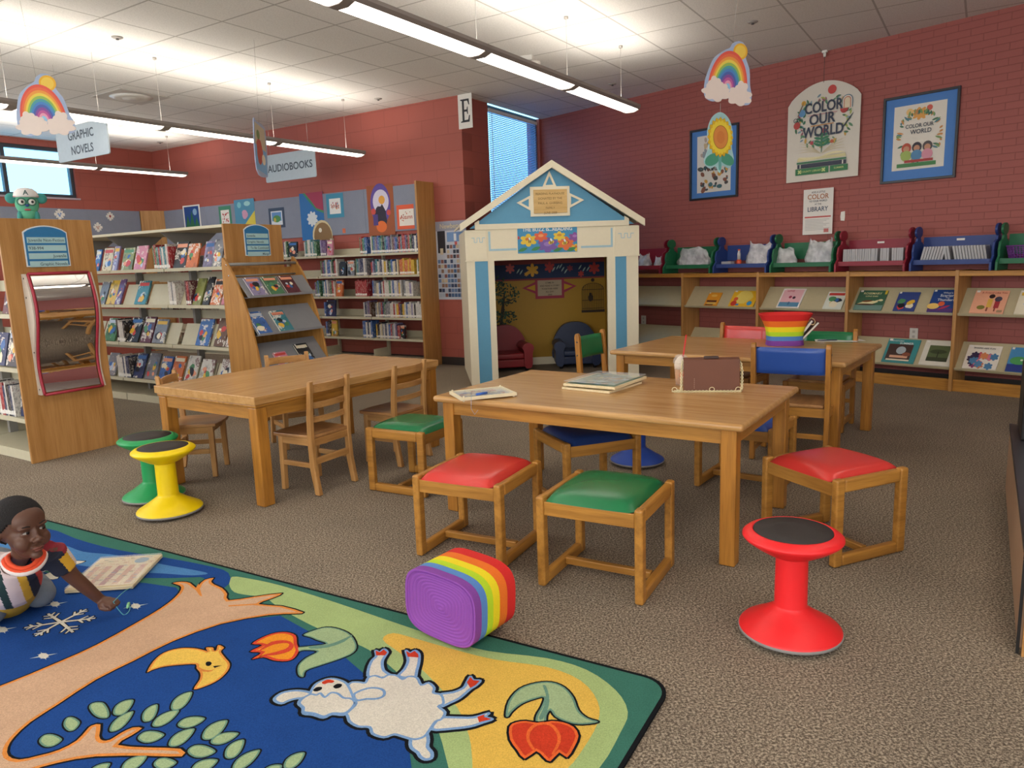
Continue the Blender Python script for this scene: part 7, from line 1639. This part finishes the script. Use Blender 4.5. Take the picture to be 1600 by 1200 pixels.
for i, (r, dz, mi) in enumerate(((.047, .006, 0), (.058, -.008, 0), (.061, -.016, 1))):
    ctr = ncp - zup*(.012-dz*.6); pts = []
    for k in range(28):
        a = 2*pi*k/28+.0; d_ = side*cos(a)+(cdir.cross(side)*0 + Vector((cdir.x, cdir.y, 0)).normalized())*sin(a); gap = max(0, sin(a))**6
        pts.append(ctr+d_*r*(1+.15*gap) - zup*(.030*max(0, sin(a))))
    m.tube([p-boy.location for p in pts], .0085, 8, mi, closed=True)
m.build('collar', [SH[7], SH[5]], boy)
m = MB()
for k in (.72, .38, .08):
    p_ = q1+(q0-q1)*k; 
    m.ell(tuple(p_+frontN*.006-boy.location), (.0042, .003, .0042), nu=10, nv=6)
m.build('button', BLACK, boy)

# maze board with tethered pen, held by the child
mbp = (FL(107, 927, RZ)+FL(207, 922, RZ)+FL(245, 872, RZ)+FL(150, 880, RZ))/4
mz = thing('wooden_maze_board', 'pale wooden activity board with printed pattern lying on the rug beside the child', 'toy', (mbp.x+.01, mbp.y, RZ+.0035), radians(5))
MB().box(-.135, .135, -.165, .165, 0, .016).build('board', PLY, mz, bevel=.003)
q = random.Random(17); a = MB(); pal = ['#e9cf9c', '#b5563a', '#cf8a5c', '#4f7f9a', '#a32f2c', '#3f7a4c', '#d9ae5a']; ms = [plain('print_'+c, c, .4, var=.05) for c in pal]
a.flat(R_(-.128, -.158, .128, .158), .0163, 0)
for k in range(5): x = -.10+.05*k; a.box(x-.012, x+.012, -.14, .06, .0163, .0168, 4 if k == 2 else 2)
for k in range(90):
    x, y = q.uniform(-.118, .118), q.uniform(-.148, .148); a.box(x-.010*q.random(), x+.012, y-.0022, y+.0022, .0169+.00002*k, .0171+.00002*k, 1+k % 6)
a.flat(blob(.07, .10, .03, 12), .0192, 3); a.build('printed_pattern', ms, mz)
MB().box(-.134, .134, -.164, .164, .0205, .0225).build('clear_cover', gp, mz)
hp2 = wrR + Vector((.06, -.02, -.005)); cst = FL(207, 918, RZ+.02); pe = FL(200, 946, RZ+.01)
pn = thing('tethered_pen', 'pale green magnetic pen on a blue cord between the board and the child\'s hand', 'pen', (pe.x, pe.y, RZ+.0095), radians(110))
MB().lathe([(.001, -.022), (.0045, -.018), (.006, .0), (.006, .020), (.003, .026)], 14, M=MT(0, 0, 0, 0, 0, pi/2)).build('pen_body', plain('pen_green', '#8fd6a0', .4), pn)
L0 = pn.location; Ri = Matrix.Rotation(-radians(110), 4, 'Z')
pts = [cst, cst*.6+hp2*.4+Vector((0, 0, .012)), hp2+Vector((.004, .0, .012)), hp2, FL(192, 960, RZ+.003), FL(200, 957, RZ+.003), FL(203, 950, RZ+.004), Vector((pe.x, pe.y+.0, RZ+.010))]
P3 = []
for i in range(len(pts)-1):
    p0, p1, p2, p3 = pts[max(0, i-1)], pts[i], pts[i+1], pts[min(len(pts)-1, i+2)]
    for k in range(6):
        tt = k/6; P3.append(.5*((2*p1)+(p2-p0)*tt+(2*p0-5*p1+4*p2-p3)*tt*tt+(3*p1-p0-3*p2+p3)*tt**3))
MB().tube([Ri @ (p-L0) for p in P3], .0016, 6).build('cord', plain('cord_teal', '#5fb0b8', .5), pn)
